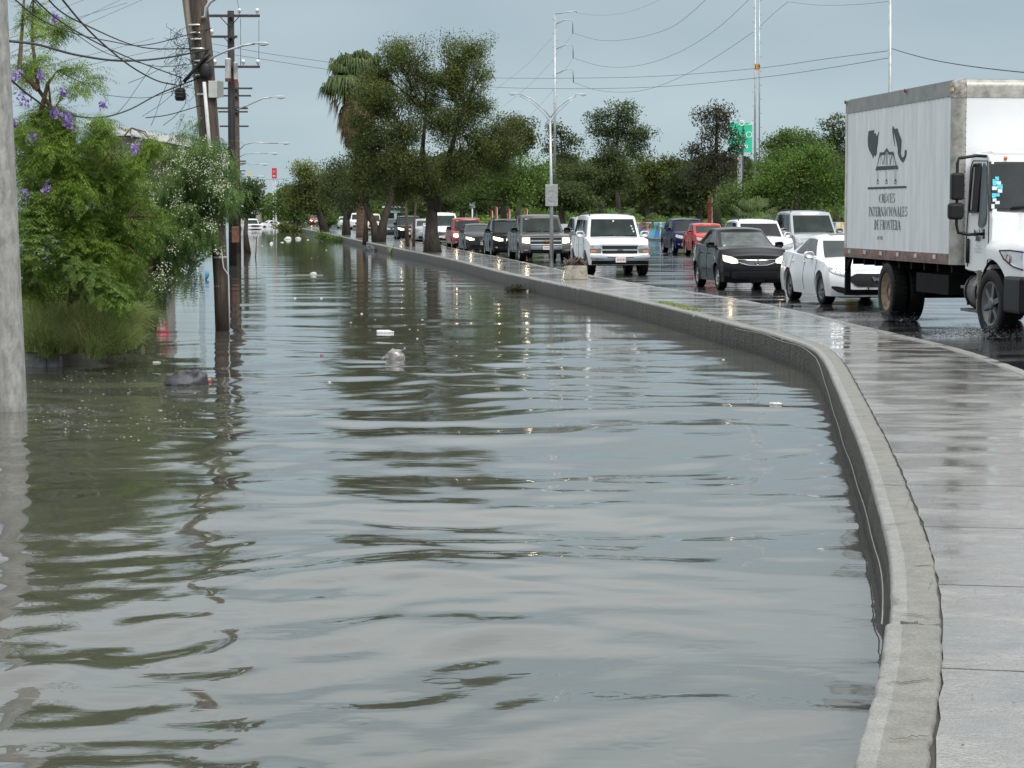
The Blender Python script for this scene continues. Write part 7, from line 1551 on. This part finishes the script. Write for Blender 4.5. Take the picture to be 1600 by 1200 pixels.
# far signs over the street
D = 430; YEL = mat('yellow_sign', (.75, .5, .03), .5); REDS = mat('red_sign', (.55, .04, .07), .5)
gb = Vector((P(390, 340, D).x, D, .15)); T_ = thing('arch_sign', 'far yellow double-arch sign on a dark block above the roofs', 'sign', gb)
for sg in (-1, 1):
    b = MB(); c = P(390 + sg * 1.35, 276, D) - gb; k = D / FPX; b.tube([(c.x + math.cos(a) * 1.35 * k, 0, c.z + max(0, math.sin(a)) * 7.0 * k - (0 if math.sin(a) > 0 else 0)) for a in np.linspace(0, math.pi, 11)], .5 * k, 6); b.build('arch', [YEL], T_)
q = P(390, 280, D) - gb; b = MB(); b.box(q.x - 2.6 * k, q.x + 2.6 * k, -.3, .3, q.z - 2.5 * k, q.z + 2 * k); b.build('base_block', [mat('plum_block', (.10, .05, .07), .6)], T_); b = MB(); b.box(q.x - .3, q.x + .3, -.2, .2, 0, q.z - 2.5 * k); b.build('post', [STEEL], T_)
b = MB(); r_ = P(390, 275, D) - gb; b.box(q.x - 2.6 * k, q.x + 2.6 * k, -.31, .31, r_.z - 1 * k, r_.z + .4 * k); b.build('yellow_band', [YEL], T_)
D = 330; gb = Vector((P(429, 340, D).x, D, 0)); k = D / FPX; T_ = thing('pylon_sign', 'far red pylon sign on two white posts at the end of the street', 'sign', gb)
q0, q1 = P(425.2, 278.5, D) - gb, P(432.2, 262.5, D) - gb; b = MB(); b.box(q0.x, q1.x, -.3, .3, q0.z, q1.z); b.build('board', [REDS], T_, bevel=.03)
for x in (427.0, 431.0): b = MB(); p0 = P(x, 279, D) - gb; b.box(p0.x - .09, p0.x + .09, -.1, .1, -.3, p0.z); b.build('post', [WHITE], T_)
c = P(428.6, 268.5, D) - gb; b = MB(); b.tube([(c.x - 1.3 * k, -.33, c.z + 2 * k), (c.x - 1.1 * k, -.33, c.z - 1 * k), (c.x, -.33, c.z - 2.6 * k), (c.x + 1.1 * k, -.33, c.z - 1 * k), (c.x + 1.3 * k, -.33, c.z + 1.6 * k)], .045, 4); b.build('emblem', [mat('peach_emblem', (.75, .35, .2), .5)], T_)
b = MB(); z = P(0, 275, D).z - gb.z; b.box(c.x - 2.0 * k, c.x + 2.0 * k, -.33, -.3, z - .7 * k, z + .6 * k); b.build('name_strip', [WS_], T_)
# buildings
def shed(name, label, px0, px1, D, ytop, depth, wallm, roofm, slope=0.0, base_z=-.3, win=0):
    a, c = P(px0, ytop, D), P(px1, ytop, D); T_ = thing(name, label, 'building', Vector(((a.x + c.x) / 2, D, base_z))); hw = (c.x - a.x) / 2; h = a.z - base_z
    b = MB(); b.box(-hw, hw, 0, depth, 0, h - .15); b.build('wall', [wallm], T_); b = MB(); b.add([(-hw - .2, -.3, h + slope), (hw + .2, -.3, h - slope), (hw + .2, depth + .3, h - slope), (-hw - .2, depth + .3, h + slope), (-hw - .2, -.3, h - .2 + slope), (hw + .2, -.3, h - .2 - slope), (hw + .2, depth + .3, h - .2 - slope), (-hw - .2, depth + .3, h - .2 + slope)], [(0, 1, 2, 3), (4, 7, 6, 5), (0, 4, 5, 1), (1, 5, 6, 2), (2, 6, 7, 3), (3, 7, 4, 0)]); b.build('roof', [roofm], T_)
    for i in range(win):
        x = lerp(-hw, hw, (i + .5) / win); b = MB(); b.box(x - .5, x + .5, -.03, .02, h * .45, h * .7); b.build('window', [GLASS], T_)
    return T_, hw, h
CREAM = mat('cream_render', (.50, .46, .38), .8, noise=(1, .8, 1.1)); WRN = mat('white_render', (.62, .66, .68), .7, noise=(1, .85, 1.05)); GREYR = mat('grey_render', (.25, .24, .22), .8, noise=(1.5, .7, 1.2))
hb, hw, hh_ = shed('roadside_house', 'grey house with a sloping white-edged roof behind the blossoming tree', 150, 288, 60, 203, 2.5, GREYR, mat('white_fascia', (.66, .67, .66), .6), slope=.26, win=2)
for i in range(7): b = MB(); x = hw - .75 + i * .1; b.box(x, x + .05, -.12, -.05, hh_ - .95, hh_ - .55); b.build('lattice_slat', [mat('rust_lattice', (.25, .15, .09), .7)], hb)
b = MB(); x1 = P(306, 0, 57).x; x0 = P(268, 0, 57).x; T_ = thing('white_tank', 'pale blue-white block standing in the water beyond the blossoming tree', 'tank', Vector(((x0 + x1) / 2, 57, -.2))); b.box(-(x1 - x0) / 2, (x1 - x0) / 2, 0, 1.2, 0, 2.0); b.build('body', [mat('pale_blue_white', (.50, .62, .66), .4, noise=(2, .85, 1.1))], T_, bevel=.03); b = MB(); b.box(-(x1 - x0) / 2 - .04, (x1 - x0) / 2 + .04, -.04, 1.24, 2.0, 2.08); b.build('lid', [WHITE], T_)
for z in (.55, 1.1, 1.6): b = MB(); b.box(-(x1 - x0) / 2 - .012, (x1 - x0) / 2 + .012, -.012, .02, z, z + .03); b.build('rib', [STEEL], T_)
p0, p1 = P(214, 0, 54), P(256, 0, 54); T_ = thing('red_gate', 'red and white panel low behind the hanging sprays, mirrored in the water', 'gate', Vector(((p0.x + p1.x) / 2, 54, 0))); w = (p1.x - p0.x) / 2
b = MB(); b.box(-w, w, 0, .06, .62, 1.35); b.build('panel', [REDS], T_); b = MB(); b.box(-w * .8, w * .8, 0, .06, .40, .61); b.build('panel', [WHITE], T_)
for x in (-w * .85, w * .7): b = MB(); b.box(x, x + .06, -.01, .07, -.5, .40); b.build('post', [IRON], T_)
p = G(316, 437); T_ = thing('blue_drum', 'bright blue plastic drum floating end-on left of the leaning pole', 'drum', Vector((p.x, p.y, -.2)))
b = MB(); b.lathe([(.001, 0), (.16, .01), (.185, .06), (.185, .2), (.195, .22), (.185, .24), (.185, .40), (.16, .46), (.001, .47)], 20, 'y', (0, -.1, .35)); b.build('barrel', [mat('blue_plastic', (.06, .28, .46), .4)], T_)
b = MB(); b.lathe([(.03, -.01), (.03, -.02), (.001, -.02)], 8, 'y', (.07, -.1, .42)); b.build('bung', [WHITE], T_)
shed('far_building', 'white low building with red roof edge under the yellow sign', 376, 404, 420, 288, 12, WRN, mat('red_edge', (.55, .2, .16), .6), win=0)
shed('far_building', 'white far building below the red pylon sign', 414, 446, 440, 303, 12, WRN, WRN, win=4)
shed('far_building', 'cream far building where the flooded street vanishes', 376, 399, 380, 325, 12, CREAM, WRN, win=3)
shed('far_building', 'pale turquoise building front glimpsed under the big tree', 600, 690, 260, 322, 10, mat('turquoise_render', (.45, .62, .60), .7, noise=(.8, .6, 1.2)), WRN, base_z=LAND_Z, win=5)
shed('far_building', 'low cream shopfront glimpsed through the park trunks', 1000, 1110, 255, 318, 10, CREAM, WRN, base_z=LAND_Z, win=6)
# painted wall of coloured triangles along the park
def mural():
    cols = [(.62, .10, .08), (.08, .22, .50), (.72, .52, .06), (.10, .40, .20), (.66, .30, .42), (.70, .70, .68), (.14, .42, .60), (.78, .30, .08)]
    cm = [mat('mural_colour_%d' % i, c, .6, noise=(4, .85, 1.08)) for i, c in enumerate(cols)]
    o = far_edge(150, 3.2); T_ = thing('painted_wall', 'low park wall painted with bright multicoloured triangles', 'wall', (o.x, o.y, LAND_Z)); vd = Vector((-.1157, 1, 0)).normalized()
    b = MB(); L0, L1 = -62, 50; h = .78
    def pt(s, z, off=0.0): return (vd.x * s - off * vd.y, vd.y * s + off * vd.x, z)
    for (s0, s1) in ((L0, L1),):
        b.add([pt(s0, 0), pt(s1, 0), pt(s1, h), pt(s0, h), pt(s0, 0, -.2), pt(s1, 0, -.2), pt(s1, h, -.2), pt(s0, h, -.2)], [(0, 1, 2, 3), (4, 7, 6, 5), (3, 2, 6, 7), (0, 3, 7, 4), (1, 5, 6, 2)])
    b.build('wall_core', [WRN], T_)
    r = random.Random(4); s = L0; fl_ = 0
    while s < L1 - 3:
        w = r.uniform(2.2, 4.2); a = r.uniform(.2, .8); mid = r.uniform(.3, .7)
        tri = [[(s, 0), (s + w * a, h), (s, h)], [(s, 0), (s + w, 0), (s + w * a, h)], [(s + w, 0), (s + w, h), (s + w * a, h)]]
        for t in tri:
            cxx = sum(q[0] for q in t) / 3; czz = sum(q[1] for q in t) / 3; q = [(lerp(x, cxx, .03), lerp(z, czz, .03)) for x, z in t]; b = MB(); b.add([pt(x, z, .006) for x, z in q], [(0, 1, 2)]); b.build('painted_triangle', [cm[r.randrange(8)]], T_)
        s += w
    # a second stretch facing the queue beside the sign post
    o = P(880, 340, 165); T2 = thing('painted_wall', 'short painted wall with pink and blue shapes behind the grey pickup mirror', 'wall', (o.x, 165, LAND_Z)); b = MB(); b.box(-1.4, 1.4, 0, .2, 0, 1.0); b.build('wall_core', [WRN], T2)
    for i in range(7):
        x = -1.4 + i * .4; b = MB(); b.add([(x, -.006, 0.02), (x + .4, -.006, 0.02 if i % 2 else .98), (x + (.0 if i % 2 else .4), -.006, .98 if i % 2 else .02)], [(0, 1, 2)]); b.build('painted_triangle', [cm[(i * 3) % 8]], T2)
    # face-on piece across the road end
    for (xa, xb, D, lb) in ((990, 1043, 160, 'face-on stretch of multicoloured triangle wall between the white and dark blue SUVs'), (1300, 1330, 130, 'blue and red painted wall peeping out beside the truck rear')):
        a, c = P(xa, 347, D), P(xb, 347, D); T3 = thing('painted_wall', lb, 'wall', ((a.x + c.x) / 2, D, LAND_Z)); hw = (c.x - a.x) / 2; hh = a.z - LAND_Z; b = MB(); b.box(-hw, hw, 0, .2, 0, hh); b.build('wall_core', [WRN], T3); s = -hw; i = 0
        while s < hw - .1:
            w = min(r.uniform(.28, .5), hw - s); q = r.uniform(.2, .8); zt = hh * .98
            for t in ([(s, 0.02), (s + w * q, zt), (s, zt)], [(s, .02), (s + w, .02), (s + w * q, zt)], [(s + w, .02), (s + w, zt), (s + w * q, zt)]):
                b = MB(); b.add([(x, -.006, z) for x, z in t], [(0, 1, 2)]); b.build('painted_triangle', [cm[r.randrange(8)]], T3)
            s += w
mural()

# ------------------------------------------------------------------ overhead lines
def wire(label, pts, r=.011, m=CABLE, group=None, name='overhead_wire'):
    """pts: (px, py, D)"""
    P_ = [P(*q) for q in pts]; o, _ = poly3(P_); base = P_[0]; b = MB(); b.tube([p - base for p in o], r, 5, cap=False); t = b.build(name, [m]); t.location = base; tag(t, label, 'overhead wire', group)
def poly3(p):
    p = [2 * p[0] - p[1]] + p + [2 * p[-1] - p[-2]]; o = []
    for i in range(1, len(p) - 2):
        for t in np.linspace(0, 1, 8, endpoint=False): a, b, c, d = p[i - 1:i + 3]; o.append(0.5 * (2 * b + (c - a) * t + (2 * a - 5 * b + 4 * c - d) * t * t + (3 * b - a - 3 * c + d) * t ** 3))
    o.append(p[-2]); return o, None
wire('thickest black cable sagging from the concrete pole to the leaning pole', [(14, 64, 25), (60, 70, 28), (120, 86, 31), (190, 95, 35), (260, 90, 39), (330, 76, 41)], .017)
wire('black cable dipping low across the jacaranda to the leaning pole', [(14, 122, 25), (50, 152, 27), (90, 175, 30), (150, 184, 34), (200, 172, 37), (250, 146, 40), (310, 122, 41)], .013)
wire('steep cable from the top edge down to the black splice canister', [(90, -10, 26), (130, 38, 29), (165, 72, 32), (205, 104, 36), (245, 126, 39), (276, 133, 40.5)], .013)
wire('cable from the top edge curving level at the upper bands', [(60, -20, 25), (95, 18, 28), (140, 42, 31), (200, 68, 36), (240, 76, 39), (300, 76, 41)], .011)
wire('second cable beside it meeting the uppermost band', [(15, -8, 24), (60, 28, 27), (110, 50, 30), (170, 64, 35), (230, 70, 39), (330, 44, 41)], .009)
wire('cable crossing behind the splice canister to the poles', [(40, -15, 25), (90, 30, 28), (150, 66, 32), (215, 96, 36), (285, 122, 40.5)], .011)
wire('thin wire bowing just under the thickest cable', [(100, 40, 29), (160, 80, 33), (210, 96, 36), (255, 104, 39), (318, 98, 41)], .006)
wire('thin horizontal wire at canister height running left', [(160, 148, 36), (200, 152, 38), (240, 151, 40), (300, 132, 41)], .005)
wire('low twisted drop cable left of the pole foot', [(228, 184, 38), (260, 180, 39.5), (290, 172, 40.5), (318, 163, 41)], .009)
wire('short slack drop cable below the canister', [(255, 196, 39), (275, 180, 40), (290, 160, 40.5), (286, 132, 40.8), (280, 132, 41)], .006)
FAINT = ['steepest', 'second steepest', 'longest upper', 'short middle', 'lower', 'lowest']
for i, (y0, y1, x1) in enumerate(((48, -8, 150), (85, -6, 200), (92, -8, 240), (60, 4, 200), (118, 60, 240), (128, 66, 300))):
    wire('%s of the faint grey lines rising to the right behind the jacaranda' % FAINT[i], [(12, y0, 60), (x1 * .5, (y0 + y1) / 2 + 2, 75), (x1, y1, 95)], .010, WIREG, 'faint rising lines')
wire('line running from the black pole top crossarm out of the frame', [(375, 24, 91), (372, 8, 80), (366, -20, 60)], .008, WIREG)
wire('upper of the two long lines crossing behind the big tree', [(330, 68, 140), (420, 84, 150), (512, 97, 160), (620, 114, 170), (770, 121.5, 175), (900, 122, 170), (1030, 119, 160), (1180, 107, 130), (1290, 92, 110), (1391, 79, 91)], .016, WIREG)
wire('lower of the two long lines crossing behind the big tree', [(330, 80, 140), (420, 94, 150), (515, 109, 160), (620, 124, 170), (770, 136, 175), (900, 138.5, 170), (1030, 135.5, 160), (1180, 122, 130), (1290, 107, 110), (1391, 90, 91)], .016, WIREG)
wire('black twisted cable running right from the thin pole over the truck', [(1391, 75, 91), (1420, 84, 85), (1460, 94, 80), (1520, 104, 74), (1600, 113, 68), (1700, 120, 62)], .017)
wire('sagging line from the highest bracket of the slender pole', [(895, 52, 185), (940, 63, 180), (990, 60, 172), (1050, 42, 163), (1100, 2, 155), (1110, -12, 152)], .014, WIREG)
wire('sagging line from the middle bracket of the slender pole', [(896, 91, 185), (945, 104, 180), (1000, 102, 172), (1060, 82, 165), (1120, 45, 158), (1180, -10, 150)], .014, WIREG)
wire('lowest sagging line rising to the pegged steel pole', [(896, 129, 185), (940, 142, 180), (1000, 142, 172), (1060, 122, 163), (1120, 88, 156), (1177, 50, 150)], .014, WIREG)
wire('faint topmost line from the slender pole', [(900, 20, 185), (940, 24, 180), (985, 18, 172), (1030, 0, 165), (1045, -8, 162)], .008, WIREG)
wire('short line from the pegged pole up to the right', [(1188, 41, 150), (1210, 20, 140), (1231, 3, 130)], .012, WIREG)
wire('thin line along the top edge to the thin steel pole', [(1231, 3, 130), (1280, 8, 120), (1340, 7, 105), (1391, 2, 91)], .010, WIREG)
for i, (x, y) in enumerate(((866, 92), (866, 140), (862, 60))):
    wire('%s faint stay line falling left from the slender transmission pole' % ('middle', 'lowest', 'highest')[i], [(x, y, 185), (x - 40, y + 42, 190), (x - 90, y + 82, 195)], .007, WIREG, 'faint stay lines of the slender pole')
wire('jumper between the second and third brackets', [(895, 52, 185), (885, 66, 185), (868, 84, 185)], .008, WIREG)
wire('jumper between the third and fourth brackets', [(895, 91, 185), (885, 106, 185), (868, 122, 185)], .008, WIREG)
wire('far thin line crossing below the red pylon sign board', [(380, 280, 330), (430, 280, 330), (470, 277, 330)], .02, WIREG)
c = P(281.5, 147, 40.8); T_ = thing('splice_canister', 'black cable splice canister hanging left of the leaning pole', 'cable canister', c); b = MB(); b.lathe([(.001, -.12), (.07, -.12), (.095, -.09), (.095, .07), (.06, .11), (.001, .12)], 16, 'z'); 
for z in (-.06, 0, .05): b.lathe([(.097, z), (.104, z), (.104, z + .02), (.097, z + .02)], 16, 'z', close=True)
b.build('canister', [CABLE], T_); b = MB(); b.tube([(0, 0, .1), (.02, 0, .2), (.0, 0, .33)], .012, 5); b.build('tail_cable', [CABLE], T_)
for i, (a_, b_, lb) in enumerate((((262, 128, 40), (236, 196, 39), 'thin dropper wire slanting down left of the splice canister'), ((292, 60, 41), (268, 150, 40), 'thin slack wire hanging beside the lashed poles'), ((240, 100, 39), (180, 180, 37), 'fine wire slanting down towards the house roof'), ((320, 100, 41), (222, 182, 45), 'fine wire from the black box down to the house roof'), ((318, 62, 41), (200, 130, 39), 'fine wire running down left from the middle bands'))):
    wire(lb, [a_, ((a_[0] * 2 + b_[0]) / 3 - 3, (a_[1] * 2 + b_[1]) / 3 + 6, a_[2]), ((a_[0] + b_[0] * 2) / 3 - 2, (a_[1] + b_[1] * 2) / 3 + 7, b_[2]), b_], .005)
# white cord hanging along the wall face
idx = [int(np.argmin(np.hypot(W[:, 0] - G(x, y, TOP_Z).x, W[:, 1] - G(x, y, TOP_Z).y))) for x, y in ((1390, 955), (1378, 815), (1345, 700), (1300, 590), (1240, 530), (1150, 507))]
i0, i1 = min(idx), max(idx); cb_ = MB(); pts = []
for i in range(i0, i1, 6):
    t = (i - i0) / (i1 - i0); p = W[i] - WN[i] * .035; pts.append((p[0], p[1], TOP_Z - .05 - .20 * math.sin(math.pi * min(1, t * 1.4)) ** .8 + .012 * math.sin(i * .05)))
cb_.tube(pts, .0042, 5); tag(cb_.build('cord', [mat('pale_cord', (.26, .255, .23), .6)]), 'thin pale cord slung along the water side of the retaining wall', 'cord')

# ------------------------------------------------------------------ things afloat
BAGB = mat('dark_grey_bag', (0.040, 0.043, 0.050), .5, noise=(5, .6, 1.6)); BAGG = mat('translucent_grey_bag', (0.22, 0.21, 0.20), .25, noise=(6, .5, 1.5), coat=.4); BAGW = mat('white_bag', (.62, .64, .64), .4, noise=(6, .75, 1.1)); STY = mat('white_foam_litter', (.70, .70, .67), .6, noise=(10, .8, 1.05))
def bag(name, label, px, py, w_px, h_px, m, seed, cat='rubbish bag', z=0.0, knot=True):
    r = np.random.default_rng(seed); c = G(px, py, z); k = c.y / FPX; w, h = w_px * k / 2, h_px * k; b = MB(); rows = []; ph = r.uniform(0, 6, 6)
    kd = r.normal(size=(14, 3)); kd /= np.linalg.norm(kd, axis=1)[:, None]; kf = r.uniform(2, 11, 14)
    for i in range(23):
        v = i / 22; row = []
        for j in range(49):
            a = 2 * math.pi * (j % 48) / 48; el = lerp(-.25, math.pi / 2, v); n = np.array([math.cos(el) * math.cos(a), math.cos(el) * math.sin(a), math.sin(el)])
            q = 1 + .10 * math.sin(2 * a + ph[0]) + .07 * math.sin(3 * a + ph[1] + 2 * el)
            for d, f_, p_ in zip(kd, kf, np.resize(ph, 14)): q += (.030 / (1 + f_ * .12)) * (1 - 2 * abs(math.sin(f_ * float(n @ d) + p_)))
            sx_ = np.sign(n[0]) * abs(n[0]) ** .8; row.append((w * q * sx_, w * .75 * q * n[1], max(-.06, h * (abs(n[2]) ** .95) * np.sign(n[2]) * q * (.82 + .3 * n[0] * (1 if seed % 2 else -1)) * (1 + .18 * math.sin(a + ph[5]) * math.cos(el)))))
        rows.append(row)
    b.grid(rows); T_ = thing(name, label, cat, c); b.build('bag', [m], T_)
    if knot:
        q = MB(); q.tube([(w * .7, 0, h * .72), (w * .8, -.01, h * .86), (w * .86, -.02, h * .95)], [.03, .012, .02], 6); q.build('knot', [m], T_)
    return T_
t = bag('rubbish_bag', 'dark grey rubbish bag floating by the bank, pink object at its right end', 291, 600, 66, 26, BAGB, 3, knot=False)
c = G(323, 597); T_ = thing('pink_litter', 'small pink object floating at the right end of the dark grey bag', 'litter', c); b = MB(); b.lathe([(.001, -.06), (.03, -.055), (.035, 0), (.03, .055), (.001, .06)], 10, 'x', (0, 0, .02)); b.build('body', [mat('salmon_plastic', (.55, .16, .12), .5)], T_); b = MB(); b.lathe([(.001, 0), (.028, 0), (.028, .06), (.001, .06)], 10, 'x', (.07, 0, .015)); b.build('cap', [mat('grey_rag', (.10, .10, .09), .8)], T_)
bag('rubbish_bag', 'grey translucent bag ballooning on the water in front of the tree reflections', 615, 562, 42, 19, BAGG, 5)
bag('rubbish_bag', 'small black bag caught on the median wall left of the saplings', 579, 392, 20, 11, BAGB, 6, knot=False)
bag('white_bag', 'larger white bag floating far up the flooded street', 450, 374, 12, 5, BAGW, 7, cat='bag', knot=False); bag('white_bag', 'smaller white bag beside the larger one far up the street', 466, 373.5, 9, 4, BAGW, 8, cat='bag', knot=False)
bag('white_bag', 'lone white bag floating left of the pair far up the street', 424, 381, 6, 3.5, BAGW, 9, cat='bag', knot=False)
def bottle(label, px, py, L_px, rz, m, cap, name='plastic_bottle', cat='bottle'):
    c = G(px, py); k = c.y / FPX; L = L_px * k; r_ = L * .135; T_ = thing(name, label, cat, c + Vector((0, 0, r_ * .25)), rz); b = MB(); b.lathe([(.001, -L / 2), (r_ * .9, -L / 2), (r_, -L * .45), (r_, -L * .1), (r_ * .93, -L * .08), (r_, -L * .05), (r_, L * .2), (r_ * .7, L * .33), (r_ * .38, L * .4), (r_ * .38, L * .45)], 16, 'x'); b.build('body', [m], T_)
    b = MB(); b.lathe([(r_ * .45, L * .44), (r_ * .45, L * .5), (.001, L * .5)], 12, 'x'); b.build('cap', [cap], T_)
bottle('white plastic bottle floating above the grey bag', 602, 520, 27, .06, WHITE, WHITE)
bottle('small white bottle floating near the bank between grass and dark bag', 245, 567, 13, .1, STY, STY)
bottle('crumpled clear bottle floating near the retaining wall', 1213, 632, 21, -.1, mat('crushed_clear_plastic', (.62, .62, .58), .2, noise=(25, .5, 1.2), coat=1), mat('rusty_cap', (.5, .25, .1), .5))
def chunk(label, px, py, w_px, m, seed, name='foam_litter', cat='litter', flat=.35, group=None, pts=9):
    r = np.random.default_rng(seed); c = G(px, py); k = c.y / FPX; w = w_px * k / 2; T_ = None; b = MB(); n = pts; lo = [(w * math.cos(a) * r.uniform(.7, 1.1), w * .7 * math.sin(a) * r.uniform(.7, 1.1)) for a in np.linspace(0, 2 * math.pi, n, endpoint=False)]
    V = [(x, y, -.01) for x, y in lo] + [(x * .9, y * .9, w * flat * r.uniform(.6, 1.1)) for x, y in lo] + [(0, 0, w * flat * 1.3)]
    F = [(i, (i + 1) % n, (i + 1) % n + n, i + n) for i in range(n)] + [(i + n, (i + 1) % n + n, 2 * n) for i in range(n)]; b.add(V, F); o = b.build(name, [m]); o.location = c; tag(o, label, cat, group)
PINK = mat('magenta_litter', (.45, .10, .22), .5); BRNL = mat('brown_litter', (.20, .13, .07), .7); 
chunk('tiny magenta scrap floating left of the grey bag', 503, 555, 6, PINK, 1)
chunk('white foam lump in the near water beside the concrete pole reflection', 53, 779, 13, STY, 2)
chunk('dark scrap with a white edge floating up the street left of the trunk reflections', 490, 429, 13, BAGW, 3, flat=.5)
c = G(482, 430); T_ = thing('floating_board', 'long pale board floating flat beside the scrap', 'board', c); b = MB(); b.box(-.75, .5, -.05, .06, -.01, .02); b.build('plank', [mat('bleached_board', (.35, .33, .28), .6)], T_)
r_ = random.Random(12)
spots = [(482, 457), (502, 466), (461, 466), (565, 490), (586, 500), (578, 516), (548, 504), (530, 497), (515, 597), (652, 529), (481, 375), (500, 372), (580, 403), (660, 500), (653, 516), (640, 515), (410, 384), (441, 379), (510, 391), (1302, 723), (1296, 748), (1130, 562), (1125, 530)]
for i, (x, y) in enumerate(spots):
    chunk('tiny white fleck of litter afloat among the reflections', x, y, r_.uniform(2.6, 5.5), STY if i % 4 else BRNL if i % 3 == 0 else STY, 20 + i, group='tiny flecks of floating litter', pts=6) if (i % 4 or i % 3) else chunk('tiny brown fleck of litter afloat among the reflections', x, y, 4, BRNL, 20 + i, group='tiny brown flecks of floating litter', pts=6)
# drowned tuft with litter near the wall
bush('drowned_weed', 'grey-brown drowned weeds with litter poking out of the water near the block', 812, 457, -.02, [(810, 452, 12, 3.5, 0), (800, 454, 8, 2.5, 0)], L_CAS, 66, .07, 60, 60, .10)
chunk('white cup caught in the drowned weeds', 826, 456, 7, STY, 77, flat=.9); chunk('orange-white lump on the drowned weeds', 815, 449, 8, mat('cream_lump', (.6, .5, .35), .5), 78, flat=.8)
# a snapped reed standing in the flood
c = G(399, 402); T_ = thing('dead_branch', 'thin dead branch sticking up out of the flooded street', 'branch', c); b = MB(); k = c.y / FPX; b.tube([(0, 0, -.1), (.3 * k * 3, 0, 10 * k), (1.6 * k, 0, 22 * k), (2.4 * k, 0, 30 * k), (4 * k, 0, 36 * k)], [.03, .028, .02, .015, .006], 5); b.tube([(2.4 * k, 0, 28 * k), (-4 * k, 0, 33 * k)], .008, 4); b.build('stem', [BARK], T_)
# straw and scum along the bank
r2 = np.random.default_rng(33); n = 340; px = r2.uniform(50, 330, n); py = r2.uniform(575, 690, n); C = np.array([tuple(G(a, c_)) for a, c_ in zip(px, py)]); C[:, 2] = .006
me = leaf_mesh('floating_scum', C, 6.0, .035, .35, L_FLW, r2, r2.uniform(0, 1, n)); 
for v in me.vertices: v.co.z = .007 + .002 * (v.index % 3)
tag(link('floating_scum', me), 'specks of foam and straw drifting on the brown water by the bank', 'scum', kind='stuff')
# grass verge patch on the wall crest
ids = [i for i in range(0, len(W), 3) if G(1075, 486, TOP_Z).y < W[i][1] < G(1010, 472, TOP_Z).y]; C = []
for i in ids:
    for _ in range(16): o = r2.uniform(.16, .42); C.append((W[i][0] + WN[i][0] * o, W[i][1] + WN[i][1] * o, TOP_Z + r2.uniform(.004, .02)))
me = leaf_mesh('moss_strip', np.array(C), 1.0, .05, .3, L_GRS, r2, r2.uniform(.1, .6, len(C))); tag(link('moss_strip', me), 'low strip of grass growing in the joint of the retaining wall', 'grass', kind='stuff')

# grit, bark and leaf scraps washed onto the pavement
n = 900; ii = r2.integers(0, len(Wsm), n * 6); ii = np.array([i for i in ii if Wsm[i][1] < 60 and (Wsm[i][1] < 26 or r2.random() < .4)][:n]); off = CAPW + .03 + (width[ii] - CAPW - .25) * r2.beta(.7, 1.4, len(ii)); C = np.stack([Wsm[ii, 0] + WN[ii, 0] * off, Wsm[ii, 1] + WN[ii, 1] * off, np.full(len(ii), TOP_Z + .001)], 1)
me = leaf_mesh('pavement_grit', C, 9.0, .020, .5, leaf_mat('wet_scraps', (.015, .013, .010), (.12, .09, .05), accent=(.2, .22, .08), trans=.05), r2, r2.uniform(0, 1, len(C))); co = np.zeros(len(me.vertices) * 3, np.float32); me.vertices.foreach_get('co', co); co = co.reshape(-1, 3); co[:, 2] = TOP_Z + .001 + .003 * r2.random(len(co)); me.vertices.foreach_set('co', co.ravel())
tag(link('pavement_grit', me), 'dark grit and leaf scraps lying on the wet pavement', 'grit', kind='stuff')
